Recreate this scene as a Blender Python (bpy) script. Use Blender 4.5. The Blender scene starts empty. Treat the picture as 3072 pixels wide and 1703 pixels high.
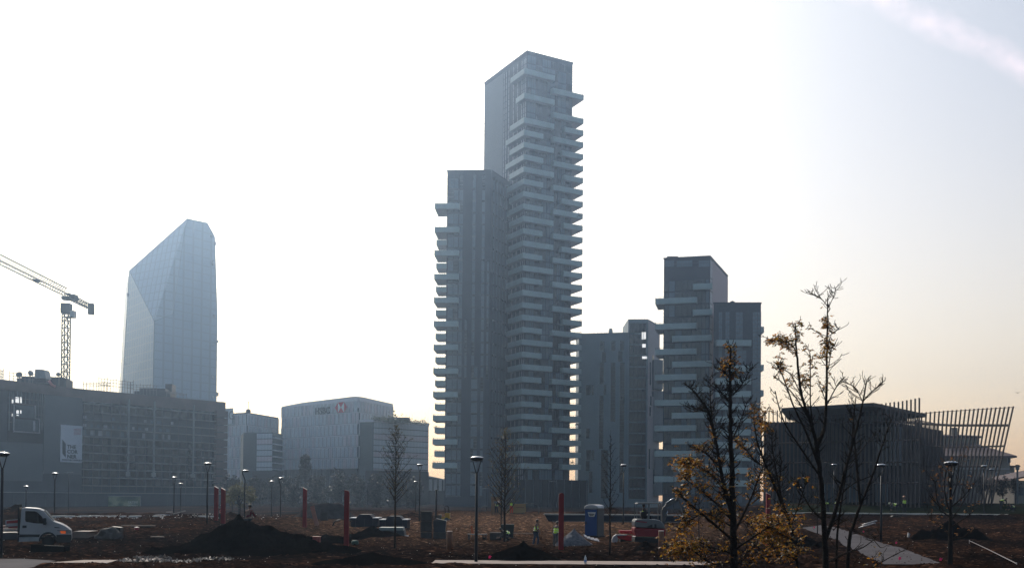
import bpy, bmesh, math, random
from mathutils import Vector, Matrix, noise
R = math.radians
SC = bpy.context.scene
C = SC.collection

# ------------------------------------------------------------------ camera, world, sun, exposure
EYE = Vector((0, 0, 3.0)); F = 2895.0; PITCH = R(0.7); ROLL = R(0.5); SHIFT = 603.0
_u0 = Vector((0, -math.sin(PITCH), math.cos(PITCH))); _r0 = Vector((1, 0, 0))
CF = Vector((0, math.cos(PITCH), math.sin(PITCH)))
CR = _r0*math.cos(ROLL) + _u0*math.sin(ROLL); CU = _u0*math.cos(ROLL) - _r0*math.sin(ROLL)
cam = bpy.data.objects.new('camera', bpy.data.cameras.new('camera')); C.objects.link(cam); SC.camera = cam
cam.matrix_world = Matrix(((CR.x, CU.x, -CF.x, EYE.x), (CR.y, CU.y, -CF.y, EYE.y), (CR.z, CU.z, -CF.z, EYE.z), (0, 0, 0, 1)))
cam.data.sensor_width = 36; cam.data.lens = 36*F/3072; cam.data.shift_y = SHIFT/3072
cam.data.clip_start = 0.5; cam.data.clip_end = 6000
SUN_EL = R(37); SUN_AZ = R(-22)          # azimuth from +Y, negative = left
w = bpy.data.worlds.new("World"); SC.world = w; w.use_nodes = True
nt = w.node_tree; nt.nodes.clear(); N = nt.nodes.new; L = nt.links.new
sky = N('ShaderNodeTexSky'); sky.sky_type = 'NISHITA'; sky.sun_disc = False
sky.sun_elevation = SUN_EL; sky.sun_rotation = SUN_AZ; sky.air_density = 1.3; sky.dust_density = 4.0; sky.ozone_density = 1.0
bg = N('ShaderNodeBackground'); bg.inputs['Strength'].default_value = 0.136
out = N('ShaderNodeOutputWorld')
# thin high cloud streak (old aircraft trail) painted on the sky in real directions
tc = N('ShaderNodeTexCoord')
def _dir(px, py):
    v = CF + CR*((px-1536)/F) + CU*((851.5+SHIFT-py)/F)
    return v.normalized()
_a, _b = _dir(2500, -70), _dir(3300, 305)
_n = _a.cross(_b).normalized(); _m = (_a+_b).normalized()
def vm(op, a, b=None):
    n = N('ShaderNodeVectorMath'); n.operation = op; L(a, n.inputs[0])
    if b is not None:
        if isinstance(b, Vector): n.inputs[1].default_value = b
        else: L(b, n.inputs[1])
    return n.outputs['Value'] if op == 'DOT_PRODUCT' else n.outputs[0]
def ma(op, a, b=0.0, c=None):
    n = N('ShaderNodeMath'); n.operation = op
    for i, v in enumerate((a, b, c)):
        if v is None: continue
        if hasattr(v, 'is_linked'): L(v, n.inputs[i])
        else: n.inputs[i].default_value = v
    return n.outputs[0]
G_ = tc.outputs['Generated']
ns = N('ShaderNodeTexNoise'); ns.inputs['Scale'].default_value = 22; ns.inputs['Detail'].default_value = 6; L(G_, ns.inputs['Vector'])
ns2 = N('ShaderNodeTexNoise'); ns2.inputs['Scale'].default_value = 60; ns2.inputs['Detail'].default_value = 5; L(G_, ns2.inputs['Vector'])
d = ma('ADD', vm('DOT_PRODUCT', G_, _n), ma('MULTIPLY', ma('SUBTRACT', ns.outputs['Fac'], 0.5), 0.022))
band = ma('SUBTRACT', 1.0, ma('DIVIDE', ma('ABSOLUTE', d), 0.0135)); band = ma('MAXIMUM', band, 0.0)
band = ma('MULTIPLY', band, ma('GREATER_THAN', vm('DOT_PRODUCT', G_, _m), 0.3))
band = ma('MULTIPLY', ma('MINIMUM', band, 1.0), ma('MULTIPLY', ma('MAXIMUM', ma('SUBTRACT', ns2.outputs['Fac'], 0.18), 0.0), 2.2))
mx = N('ShaderNodeMix'); mx.data_type = 'RGBA'; L(band, mx.inputs['Factor'])
sx_ = N('ShaderNodeSeparateXYZ'); L(G_, sx_.inputs[0])      # warm dust layer low over the horizon
wf = ma('POWER', 2.718, ma('MULTIPLY', ma('MAXIMUM', sx_.outputs['Z'], 0.0), -3.6))
wa = N('ShaderNodeMix'); wa.data_type = 'RGBA'; wa.blend_type = 'ADD'; 
fw = ma('POWER', ma('MAXIMUM', ma('MULTIPLY_ADD', vm('DOT_PRODUCT', G_, Vector((math.sin(R(8)), math.cos(R(8)), 0))), 0.5, 0.5), 0.0), 4.0)
L(ma('MULTIPLY', wf, fw), wa.inputs['Factor']); L(sky.outputs[0], wa.inputs['A']); wa.inputs['B'].default_value = (6.6, 3.2, 1.3, 1)
tn = N('ShaderNodeMix'); tn.data_type = 'RGBA'; tn.blend_type = 'MULTIPLY'; tn.inputs['Factor'].default_value = 1; L(wa.outputs['Result'], tn.inputs['A']); tn.inputs['B'].default_value = (.955, 1.0, .985, 1)
SKY = tn.outputs['Result']; L(SKY, mx.inputs['A'])
sc_ = N('ShaderNodeMix'); sc_.data_type = 'RGBA'; sc_.blend_type = 'ADD'; sc_.inputs['Factor'].default_value = 1
L(SKY, sc_.inputs['A']); sc_.inputs['B'].default_value = (2.4, 1.5, 1.5, 1)
L(sc_.outputs['Result'], mx.inputs['B']); L(mx.outputs['Result'], bg.inputs['Color']); L(bg.outputs[0], out.inputs['Surface'])
sl = bpy.data.lights.new('sun', 'SUN'); sl.energy = 3.0; sl.angle = R(0.6); sl.color = (1, 0.93, 0.84)
so = bpy.data.objects.new('sun', sl); C.objects.link(so)
_sd = Vector((math.sin(SUN_AZ)*math.cos(SUN_EL), math.cos(SUN_AZ)*math.cos(SUN_EL), math.sin(SUN_EL)))
so.rotation_euler = _sd.to_track_quat('Z', 'Y').to_euler(); so.location = (0, 0, 50)
SC.view_settings.view_transform = 'Standard'; SC.view_settings.look = 'None'
SC.view_settings.gamma = 1; SC.view_settings.use_curve_mapping = False; SC.view_settings.exposure = 0.0

# ------------------------------------------------------------------ geometry helpers
def ray(px, py):
    v = CF + CR*((px-1536)/F) + CU*((851.5+SHIFT-py)/F)
    return v/v.y
def at(px, py, D): return EYE + ray(px, py)*D
def at_z(px, py, z):
    r = ray(px, py); return EYE + r*((z-EYE.z)/r.z)
def V2(p): return Vector((p[0], p[1], 0))
def sm(a, b, t):
    t = max(0, min(1, (t-a)/(b-a))); return t*t*(3-2*t)
def interp(k, x):
    if x <= k[0][0]: return k[0][1]
    for (a, va), (b, vb) in zip(k, k[1:]):
        if x <= b:
            t = (x-a)/(b-a); t = t*t*(3-2*t); return va+(vb-va)*t
    return k[-1][1]
KL = ((56, 0), (75, .75), (88, 1.0), (97, .9), (120, -.8), (160, -1), (260, 0))
KC = ((70, 0), (95, .45), (128, .9), (138, .85), (160, 0), (260, 0))
KR = ((58, 0.2), (80, .75), (99, 1.6), (104, 1.75), (132, 2.55), (200, 2.6), (300, 2.4))
def smooth_ground(x, y):
    if y < 20: return 0.0
    b = x/max(y, 20)
    a = sm(-.34, -.16, b); c = sm(.17, .31, b)
    return (interp(KL, y)*(1-a) + interp(KC, y)*a)*(1-c) + interp(KR, y)*c
FLAT = []      # (polygon xy list) where the ground is kept level for paving
def in_poly(x, y, P):
    r = False; j = len(P)-1
    for i in range(len(P)):
        if (P[i][1] > y) != (P[j][1] > y) and x < (P[j][0]-P[i][0])*(y-P[i][1])/(P[j][1]-P[i][1])+P[i][0]: r = not r
        j = i
    return r
def rough(x, y):
    n = noise.fractal(Vector((x*.22, y*.22, 3.1)), 1.0, 2.0, 3)*.24
    n += noise.fractal(Vector((x*.9, y*1.3, 7.7)), 1.0, 2.0, 4)*.10
    n += abs(noise.noise(Vector((x*.5+y*.35, y*.9-x*.2, 1.0))))*.10
    return n
def ground(x, y, flat=False):
    z = smooth_ground(x, y)
    if flat: return z
    k = 1.0
    if y > 98 and x/y > .26: k = .25
    if abs(y-(43.4+(x+22)*.04)) < 2.3: k = 0.0
    for P in FLAT:
        if in_poly(x, y, P): k = 0.0
    if y > 170: k *= max(0, 1-(y-170)/60)
    return z + (rough(x, y)*k if k > 0 else -.015)
def gp(px, py, lo=34.0, hi=260.0, flat=False):
    r = ray(px, py); D = lo
    while D < hi:
        p = EYE + r*D
        if p.z <= ground(p.x, p.y, True): break
        D += .1
    p = EYE + r*D
    return Vector((p.x, p.y, ground(p.x, p.y, flat)))
def gd(px, D):                      # ground point on the bearing of a pixel column, at depth D
    z = 0
    for _ in range(3):
        py = 1490
        for _ in range(6):
            q = at(px, py, D); py += (q.z-z)/D*F
        q = at(px, py, D); z = ground(q.x, q.y, True)
    return Vector((q.x, q.y, z))

# ------------------------------------------------------------------ materials
MATS = {}
def mat(name, col, rough_=.8, metal=0, var=.18, scale=1.5, bump=0, emit=None, spec=.3, bscale=None, coat=0):
    if name in MATS: return MATS[name]
    m = bpy.data.materials.new(name); m.use_nodes = True; t = m.node_tree; b = t.nodes['Principled BSDF']
    b.inputs['Roughness'].default_value = rough_; b.inputs['Metallic'].default_value = metal
    b.inputs['Specular IOR Level'].default_value = spec; b.inputs['Coat Weight'].default_value = coat
    co = t.nodes.new('ShaderNodeTexCoord'); n = t.nodes.new('ShaderNodeTexNoise')
    n.inputs['Scale'].default_value = scale; n.inputs['Detail'].default_value = 5; n.inputs['Roughness'].default_value = .6
    t.links.new(co.outputs['Object'], n.inputs['Vector'])
    r = t.nodes.new('ShaderNodeValToRGB'); r.color_ramp.elements[0].position = .3; r.color_ramp.elements[1].position = .7
    r.color_ramp.elements[0].color = tuple(c*(1-var) for c in col)+(1,); r.color_ramp.elements[1].color = tuple(min(1, c*(1+var)) for c in col)+(1,)
    t.links.new(n.outputs['Fac'], r.inputs['Fac']); t.links.new(r.outputs['Color'], b.inputs['Base Color'])
    if bump:
        bn = t.nodes.new('ShaderNodeBump'); bn.inputs['Strength'].default_value = bump; bn.inputs['Distance'].default_value = .05
        n2 = t.nodes.new('ShaderNodeTexNoise'); n2.inputs['Scale'].default_value = bscale or scale*4; n2.inputs['Detail'].default_value = 6
        t.links.new(co.outputs['Object'], n2.inputs['Vector']); t.links.new(n2.outputs['Fac'], bn.inputs['Height']); t.links.new(bn.outputs[0], b.inputs['Normal'])
    if emit:
        b.inputs['Emission Color'].default_value = emit[0]+(1,); b.inputs['Emission Strength'].default_value = emit[1]
    MATS[name] = m; return m
def leaf_mat(name, cols):
    if name in MATS: return MATS[name]
    m = bpy.data.materials.new(name); m.use_nodes = True; t = m.node_tree; b = t.nodes['Principled BSDF']
    g = t.nodes.new('ShaderNodeNewGeometry'); r = t.nodes.new('ShaderNodeValToRGB')
    el = r.color_ramp.elements
    while len(el) < len(cols): el.new(.5)
    for i, c in enumerate(cols): el[i].position = i/(len(cols)-1); el[i].color = c+(1,)
    t.links.new(g.outputs['Random Per Island'], r.inputs['Fac']); t.links.new(r.outputs[0], b.inputs['Base Color'])
    b.inputs['Roughness'].default_value = .45
    tr = t.nodes.new('ShaderNodeBsdfTranslucent'); t.links.new(r.outputs[0], tr.inputs['Color'])
    mix = t.nodes.new('ShaderNodeMixShader'); mix.inputs[0].default_value = .45
    t.links.new(b.outputs[0], mix.inputs[1]); t.links.new(tr.outputs[0], mix.inputs[2])
    t.links.new(mix.outputs[0], t.nodes['Material Output'].inputs[0]); MATS[name] = m; return m

# ------------------------------------------------------------------ mesh builder
class MB:
    def __init__(s): s.v = []; s.f = []; s.mi = []; s.mats = []
    def m(s, mt):
        if mt is None: return 0
        if mt not in s.mats: s.mats.append(mt)
        return s.mats.index(mt)
    def face(s, pts, mt=None):
        i = len(s.v); s.v += [tuple(p) for p in pts]; s.f.append(tuple(range(i, i+len(pts)))); s.mi.append(s.m(mt))
    def hexa(s, P, mt=None):        # P: 4 bottom, 4 top
        i = len(s.v); s.v += [tuple(p) for p in P]; k = s.m(mt)
        for q in ((3, 2, 1, 0), (4, 5, 6, 7), (0, 1, 5, 4), (1, 2, 6, 5), (2, 3, 7, 6), (3, 0, 4, 7)):
            s.f.append(tuple(i+j for j in q)); s.mi.append(k)
        return s
    def box(s, c, sz, rz=0, mt=None, rx=0, ry=0):
        M = Matrix.Rotation(rz, 3, 'Z') @ Matrix.Rotation(ry, 3, 'Y') @ Matrix.Rotation(rx, 3, 'X'); c = Vector(c)
        hx, hy, hz = sz[0]/2, sz[1]/2, sz[2]/2
        return s.hexa([c+M@Vector((x*hx, y*hy, z*hz)) for z in (-1, 1) for x, y in ((-1, -1), (1, -1), (1, 1), (-1, 1))], mt)
    def prism(s, poly, z0, z1, mt=None):
        i = len(s.v); n = len(poly); k = s.m(mt)
        s.v += [(p[0], p[1], z0) for p in poly] + [(p[0], p[1], z1) for p in poly]
        a = sum(poly[j][0]*poly[(j+1) % n][1]-poly[(j+1) % n][0]*poly[j][1] for j in range(n))
        bt = tuple(range(i, i+n)); tp = tuple(range(i+n, i+2*n))
        s.f.append(bt[::-1] if a > 0 else bt); s.mi.append(k); s.f.append(tp if a > 0 else tp[::-1]); s.mi.append(k)
        for j in range(n):
            q = (i+j, i+(j+1) % n, i+n+(j+1) % n, i+n+j)
            s.f.append(q if a > 0 else q[::-1]); s.mi.append(k)
        return s
    def profile(s, pts, y0, y1, M=None, mt=None):     # pts (x,z) extruded along local y
        i = len(s.v); n = len(pts); k = s.m(mt)
        for y in (y0, y1): s.v += [(p[0], y, p[1]) for p in pts]
        s.f.append(tuple(range(i, i+n))); s.mi.append(k); s.f.append(tuple(range(i+2*n-1, i+n-1, -1))); s.mi.append(k)
        for j in range(n): s.f.append((i+j, i+n+j, i+n+(j+1) % n, i+(j+1) % n)); s.mi.append(k)
        return s
    def tube(s, pts, r, sides=6, mt=None, cap=True):
        pts = [Vector(p) for p in pts]; n = len(pts)
        if not hasattr(r, '__len__'): r = [r]*n
        i = len(s.v); k = s.m(mt); up = None
        for j, p in enumerate(pts):
            t = (pts[min(j+1, n-1)]-pts[max(j-1, 0)])
            t = t.normalized() if t.length > 1e-9 else Vector((0, 0, 1))
            if up is None: up = Vector((1, 0, 0)) if abs(t.x) < .8 else Vector((0, 1, 0))
            a = t.cross(up).normalized(); b_ = t.cross(a); up = -b_ if False else up
            for q in range(sides):
                an = 2*math.pi*q/sides; s.v.append(tuple(p+a*math.cos(an)*r[j]+b_*math.sin(an)*r[j]))
        for j in range(n-1):
            for q in range(sides):
                a0 = i+j*sides+q; a1 = i+j*sides+(q+1) % sides
                s.f.append((a0, a1, a1+sides, a0+sides)); s.mi.append(k)
        if cap:
            s.f.append(tuple(range(i, i+sides))[::-1]); s.mi.append(k)
            s.f.append(tuple(range(i+(n-1)*sides, i+n*sides))); s.mi.append(k)
        return s
    def lathe(s, prof, c=(0, 0, 0), seg=16, mt=None):    # prof (r,z)
        i = len(s.v); k = s.m(mt); n = len(prof)
        for r_, z in prof:
            for q in range(seg):
                a = 2*math.pi*q/seg; s.v.append((c[0]+r_*math.cos(a), c[1]+r_*math.sin(a), c[2]+z))
        for j in range(n-1):
            for q in range(seg):
                a0 = i+j*seg+q; a1 = i+j*seg+(q+1) % seg
                s.f.append((a0, a1, a1+seg, a0+seg)); s.mi.append(k)
        s.f.append(tuple(range(i, i+seg))[::-1]); s.mi.append(k); s.f.append(tuple(range(i+(n-1)*seg, i+n*seg))); s.mi.append(k)
        return s
    def wallpath(s, pts, z0, z1, th, mt=None):
        for a, b in zip(pts, pts[1:]):
            a = Vector((a[0], a[1], 0)); b = Vector((b[0], b[1], 0)); d_ = b-a
            if d_.length < 1e-6: continue
            n_ = Vector((d_.y, -d_.x, 0)).normalized()*th/2; e = d_.normalized()*th/2
            P = [a-e-n_, b+e-n_, b+e+n_, a-e+n_]
            s.hexa([Vector((p.x, p.y, z0)) for p in P]+[Vector((p.x, p.y, z1)) for p in P], mt)
        return s
    def build(s, name, mt=None, parent=None, smooth=False, loc=None):
        me = bpy.data.meshes.new(name); me.from_pydata(s.v, [], s.f)
        if s.mats:
            for q in s.mats: me.materials.append(q)
            me.polygons.foreach_set('material_index', s.mi)
        elif mt: me.materials.append(mt)
        if smooth: me.polygons.foreach_set('use_smooth', [True]*len(me.polygons))
        me.update(); o = bpy.data.objects.new(name, me); C.objects.link(o)
        if parent is not None: o.parent = parent
        if loc is not None: o.location = loc
        return o
def tag(o, label=None, cat=None, group=None, kind=None):
    if label: o['label'] = label
    if cat: o['category'] = cat
    if group: o['group'] = group
    if kind: o['kind'] = kind
    return o
def empty(name, label, cat, group=None, loc=(0, 0, 0), rz=0, sc=1):
    o = bpy.data.objects.new(name, None); C.objects.link(o); o.location = loc; o.rotation_euler = (0, 0, rz)
    o.scale = (sc, sc, sc); o.empty_display_size = .3
    return tag(o, label, cat, group)
def copy_tree(o, parent=None):
    c = o.copy(); C.objects.link(c)
    if parent is not None: c.parent = parent
    for ch in KIDS(o): copy_tree(ch, c)
    return c
def KIDS(o): return [x for x in bpy.data.objects if x.parent == o]
class Facade:
    """vertical plane P->Q; s metres from P, z height, d outward (towards the camera side)"""
    def __init__(s, P, Q, out_hint=None):
        s.P = V2(P); s.Q = V2(Q); s.t = (s.Q-s.P); s.len = s.t.length; s.t.normalize()
        s.n = Vector((s.t.y, -s.t.x, 0)); h = out_hint if out_hint is not None else -s.P
        if s.n.dot(h) < 0: s.n = -s.n
    def pt(s, a, z, d_=0): p = s.P+s.t*a+s.n*d_; return Vector((p.x, p.y, z))
    def px(s, px, py, d_=0):
        r = ray(px, py); P = s.P+s.n*d_
        D = (P-V2(EYE)).dot(s.n)/Vector((r.x, r.y, 0)).dot(s.n); q = EYE+r*D
        return (V2(q)-s.P).dot(s.t), q.z
    def box(s, mb, s0, s1, z0, z1, d0, d1, mt=None):
        P = [s.pt(s0, 0, d1), s.pt(s1, 0, d1), s.pt(s1, 0, d0), s.pt(s0, 0, d0)]
        if (P[1]-P[0]).cross(P[2]-P[1]).z < 0: P = P[::-1]
        mb.hexa([Vector((p.x, p.y, z0)) for p in P]+[Vector((p.x, p.y, z1)) for p in P], mt)
    def rect(s, mb, x0, y0, x1, y1, d0, d1, mt=None):
        a, _ = s.px(x0, (y0+y1)/2); b, _ = s.px(x1, (y0+y1)/2); _, z1 = s.px((x0+x1)/2, y0); _, z0 = s.px((x0+x1)/2, y1)
        s.box(mb, min(a, b), max(a, b), z0, z1, d0, d1, mt)
def text_mesh(txt, size, name, mt, M, parent=None, ext=.02, bold=0.0, xs=1.0):
    cu = bpy.data.curves.new(name, 'FONT'); cu.body = txt; cu.size = size; cu.extrude = ext; cu.offset = bold
    cu.resolution_u = 3
    t = bpy.data.objects.new(name, cu); C.objects.link(t)
    dg = bpy.context.evaluated_depsgraph_get(); me = bpy.data.meshes.new_from_object(t.evaluated_get(dg))
    bpy.data.objects.remove(t); me.name = name
    for v in me.vertices: v.co.x *= xs
    me.materials.clear(); me.materials.append(mt)
    o = bpy.data.objects.new(name, me); C.objects.link(o)
    me.transform(M)
    if parent is not None: o.parent = parent
    return o
def facade_matrix(fa, s, z, d_):
    # text x axis runs left->right as the camera sees it
    tx = fa.t if fa.t.x > 0 or (abs(fa.t.x) < 1e-6) else -fa.t
    p = fa.pt(s, z, d_)
    return Matrix(((tx.x, 0, fa.n.x, p.x), (tx.y, 0, fa.n.y, p.y), (0, 1, 0, p.z), (0, 0, 0, 1)))
# ------------------------------------------------------------------ ground, paths, heaps of soil
def soil_mat():
    m = bpy.data.materials.new('soil'); m.use_nodes = True; t = m.node_tree; b = t.nodes['Principled BSDF']; n = t.nodes.new; l = t.links.new
    co = n('ShaderNodeTexCoord'); mp = n('ShaderNodeMapping'); mp.inputs['Scale'].default_value = (1, 1, 1); l(co.outputs['Object'], mp.inputs[0])
    a = n('ShaderNodeTexNoise'); a.inputs['Scale'].default_value = .09; a.inputs['Detail'].default_value = 4; l(mp.outputs[0], a.inputs['Vector'])
    r = n('ShaderNodeValToRGB'); e = r.color_ramp.elements; e[0].position = .36; e[0].color = (.009, .0065, .006, 1); e[1].position = .68; e[1].color = (.062, .030, .017, 1)
    x = e.new(.52); x.color = (.026, .0145, .010, 1); l(a.outputs['Fac'], r.inputs[0])
    vd = n('ShaderNodeVectorMath'); vd.operation = 'DISTANCE'; vd.inputs[1].default_value = (1, 96, 0); wp = n('ShaderNodeVectorMath'); wp.operation = 'MULTIPLY'; wp.inputs[1].default_value = (1.5, 1, 0); l(co.outputs['Object'], wp.inputs[0]); l(wp.outputs[0], vd.inputs[0])
    an = n('ShaderNodeMath'); an.operation = 'MULTIPLY_ADD'; l(a.outputs['Fac'], an.inputs[0]); an.inputs[1].default_value = 26; l(vd.outputs['Value'], an.inputs[2])
    mr0 = n('ShaderNodeMapRange'); mr0.inputs[1].default_value = 24; mr0.inputs[2].default_value = 56; mr0.inputs[3].default_value = 1; mr0.inputs[4].default_value = 0; l(an.outputs[0], mr0.inputs[0])
    mt_ = n('ShaderNodeMix'); mt_.data_type = 'RGBA'; l(mr0.outputs[0], mt_.inputs['Factor']); l(r.outputs[0], mt_.inputs['A']); mt_.inputs['B'].default_value = (.125, .070, .042, 1)
    c = n('ShaderNodeTexNoise'); c.inputs['Scale'].default_value = 2.3; c.inputs['Detail'].default_value = 8; c.inputs['Roughness'].default_value = .7; l(mp.outputs[0], c.inputs['Vector'])
    mr = n('ShaderNodeMapRange'); mr.inputs[1].default_value = .25; mr.inputs[2].default_value = .75; mr.inputs[3].default_value = .05; mr.inputs[4].default_value = 1.15; l(c.outputs['Fac'], mr.inputs[0])
    c2 = n('ShaderNodeTexNoise'); c2.inputs['Scale'].default_value = 5.5; c2.inputs['Detail'].default_value = 5; m2_ = n('ShaderNodeMapping'); m2_.inputs['Scale'].default_value = (.45, 1.1, 1); m2_.inputs['Rotation'].default_value = (0, 0, .35); l(co.outputs['Object'], m2_.inputs[0]); l(m2_.outputs[0], c2.inputs['Vector'])
    ms = n('ShaderNodeMapRange'); ms.inputs[1].default_value = .56; ms.inputs[2].default_value = .72; ms.inputs[3].default_value = 0; ms.inputs[4].default_value = 4.2; l(c2.outputs['Fac'], ms.inputs[0])  # lighter specks paint the ground's highlights into its colour
    ad = n('ShaderNodeMath'); ad.operation = 'ADD'; l(mr.outputs[0], ad.inputs[0]); l(ms.outputs[0], ad.inputs[1])
    mu = n('ShaderNodeVectorMath'); mu.operation = 'SCALE'; l(mt_.outputs['Result'], mu.inputs[0]); l(ad.outputs[0], mu.inputs['Scale']); l(mu.outputs[0], b.inputs['Base Color'])
    h = n('ShaderNodeTexNoise'); h.inputs['Scale'].default_value = 3.5; h.inputs['Detail'].default_value = 9; h.inputs['Roughness'].default_value = .72; l(mp.outputs[0], h.inputs['Vector'])
    bp = n('ShaderNodeBump'); bp.inputs['Strength'].default_value = 1; bp.inputs['Distance'].default_value = .35; l(h.outputs['Fac'], bp.inputs['Height']); l(bp.outputs[0], b.inputs['Normal'])
    b.inputs['Roughness'].default_value = .8; b.inputs['Specular IOR Level'].default_value = .0
    MATS['soil'] = m; return m
SOIL = soil_mat()
DARKSOIL = mat('dark_soil', (.003, .0024, .002), .95, var=.6, scale=1.2, bump=1, bscale=5, spec=0)
CONC = mat('pale_concrete', (.24, .185, .16), .85, var=.22, scale=1.4, bump=.3)
CONC2 = mat('grey_concrete', (.065, .058, .063), .9, var=.25, scale=.5, bump=.3, spec=.05)
GRASS = mat('grass', (.012, .015, .008), .95, var=.7, scale=.6, bump=1, bscale=9, spec=0)
STRIPY0 = lambda x: 43.4+(x+22)*.04
diag = [gp(*p, flat=True) for p in ((2400, 1583), (2510, 1622), (2572, 1655), (2652, 1693), (2835, 1694), (2700, 1642), (2585, 1607), (2470, 1573))]
FLAT.append([(p.x, p.y) for p in diag])
slab = [gp(*p, flat=True) for p in ((-260, 1677), (70, 1676), (168, 1682), (60, 1712), (-260, 1720))]
FLAT.append([(p.x, p.y) for p in slab])

def ground_sheet():
    ys = [-120, -60, -20, 0, 8, 15, 20, 26]; y = 30.0
    while y < 175: ys.append(y); y += .19 + (y-30)*.0065
    while y < 1150: ys.append(y); y *= 1.13
    NX = 560; v = []; f = []
    for y in ys:
        half = (max(y, 20)+14)*.78
        for i in range(NX+1):
            x = (i/NX*2-1)*half; v.append((x, y, ground(x, y)))
    for j in range(len(ys)-1):
        for i in range(NX):
            a = j*(NX+1)+i; f.append((a, a+1, a+NX+2, a+NX+1))
    me = bpy.data.meshes.new('ground'); me.from_pydata(v, [], f); me.materials.append(SOIL)
    me.polygons.foreach_set('use_smooth', [True]*len(me.polygons)); me.update()
    o = bpy.data.objects.new('ground', me); C.objects.link(o); tag(o, kind='structure')
ground_sheet()
# concrete footpath that runs across the foreground, level strip with an earth edge
mb = MB(); N_ = 220
for i in range(N_):
    for w0, w1 in ((-.9, 1.05),):
        xs = [-17.2+i*50.0/N_, -17.2+(i+1)*50.0/N_]
        if -17 < xs[0] < -3.7 and xs[0] > -16.2: continue
        q = []
        for x in xs:
            jag = .12*noise.noise(Vector((x*1.7, 0, 4)))
            for wv in (w0+jag, w1): q.append((x, STRIPY0(x)+wv, .012+(.02 if wv > 0 else 0)))
        mb.face([q[0], q[2], q[3], q[1]])
tag(mb.build('footpath', CONC), kind='structure')
mb = MB(); a = gp(175, 1683, flat=True); b = gp(352, 1683, flat=True)
mb.face([(a.x, a.y-.9, .014), (b.x, b.y-1.0, .014), (b.x-.2, b.y+.6, .03), (a.x+.8, a.y+.7, .03)])
tag(mb.build('footpath_stub', CONC), kind='structure')
def paving(name, P, m, lift=.02):
    b_ = bmesh.new(); vs = [b_.verts.new((p[0], p[1], 0)) for p in P]; b_.faces.new(vs)
    bmesh.ops.triangulate(b_, faces=b_.faces[:])
    for _ in range(4): bmesh.ops.subdivide_edges(b_, edges=b_.edges[:], cuts=1, use_grid_fill=True)
    for v_ in b_.verts: v_.co.z = smooth_ground(v_.co.x, v_.co.y)+lift
    me = bpy.data.meshes.new(name); b_.to_mesh(me); me.materials.append(m); o = bpy.data.objects.new(name, me); C.objects.link(o)
    return tag(o, kind='structure')
paving('diagonal_path', FLAT[0], CONC2, .03)
paving('site_road', FLAT[1], CONC2, .02)
# lawn bank and pale kerb on the right, small grass strip in the corner
mb = MB()
rows = [99.2, 101, 104, 110, 120, 132, 150, 175]
for j in range(len(rows)-1):
    for i in range(60):
        q = []
        for y, bb in ((rows[j], i), (rows[j], i+1), (rows[j+1], i+1), (rows[j+1], i)):
            x = y*(.285+.33*bb/60); q.append((x, y, ground(x, y)+.05))
        mb.face(q)
tag(mb.build('lawn', GRASS), kind='structure')
mb = MB()
for i in range(60):
    q = []
    for bb, y in ((i, 98.6), (i+1, 98.6), (i+1, 99.2), (i, 99.2)):
        x = y*(.285+.33*bb/60); q.append(Vector((x, y, smooth_ground(x, y)+.10)))
    mb.hexa([p-Vector((0, 0, .4)) for p in q]+q)
tag(mb.build('lawn_kerb', mat('kerb_stone', (.5, .48, .46), .5)), kind='structure')
mb = MB()
for i in range(20):
    x0 = 19.6+i*.8; mb.face([(x0, 40, .03), (x0+.8, 40, .03), (x0+.8, STRIPY0(x0)-1.0, .02), (x0, STRIPY0(x0)-1.0, .02)])
tag(mb.build('grass_verge', mat('verge_grass', (.03, .05, .012), .95, var=.4, scale=3, bump=1, bscale=20, spec=0)), kind='structure')

def heap(label, cx, D, w_, h, depth=None, m=DARKSOIL, name='soil_heap', seed=0, skew=0, cat='soil heap', group=None, plateau=0, lumpy=1.0):
    """w_ full width, h height; irregular cone"""
    c = gd(cx, D); depth = depth or w_*.7; v = []; f = []; nr = 26; na = 60
    for j in range(nr+1):
        r = 1-j/nr
        for i in range(na):
            a = 2*math.pi*i/na
            e = 1+.22*noise.noise(Vector((math.cos(a)*1.3+seed*3.1, math.sin(a)*1.3, seed)))
            x = math.cos(a)*r*e*w_/2 + skew*(1-r)*w_/2; y = math.sin(a)*r*e*depth/2
            t = 1-r; z = h*(min(1, t*(1+plateau))**.92)*(1 if plateau else (1-.25*(1-t)*t*2))
            z += lumpy*(noise.fractal(Vector((x*1.1+seed*9, y*1.1, z*.8)), 1, 2, 5)*.13*h**.5)*min(1, t*5)
            v.append((x, y, z-(.18 if j == 0 else 0)-.02))
    for j in range(nr):
        for i in range(na): f.append((j*na+i, j*na+(i+1) % na, (j+1)*na+(i+1) % na, (j+1)*na+i))
    f.append(tuple(nr*na+i for i in range(na)))
    me = bpy.data.meshes.new(name); me.from_pydata(v, [], f); me.materials.append(m); me.polygons.foreach_set('use_smooth', [True]*len(f))
    o = bpy.data.objects.new(name, me); C.objects.link(o); o.location = c
    return tag(o, label, cat, group)
HG = 'heaps of soil around the building site'
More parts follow.
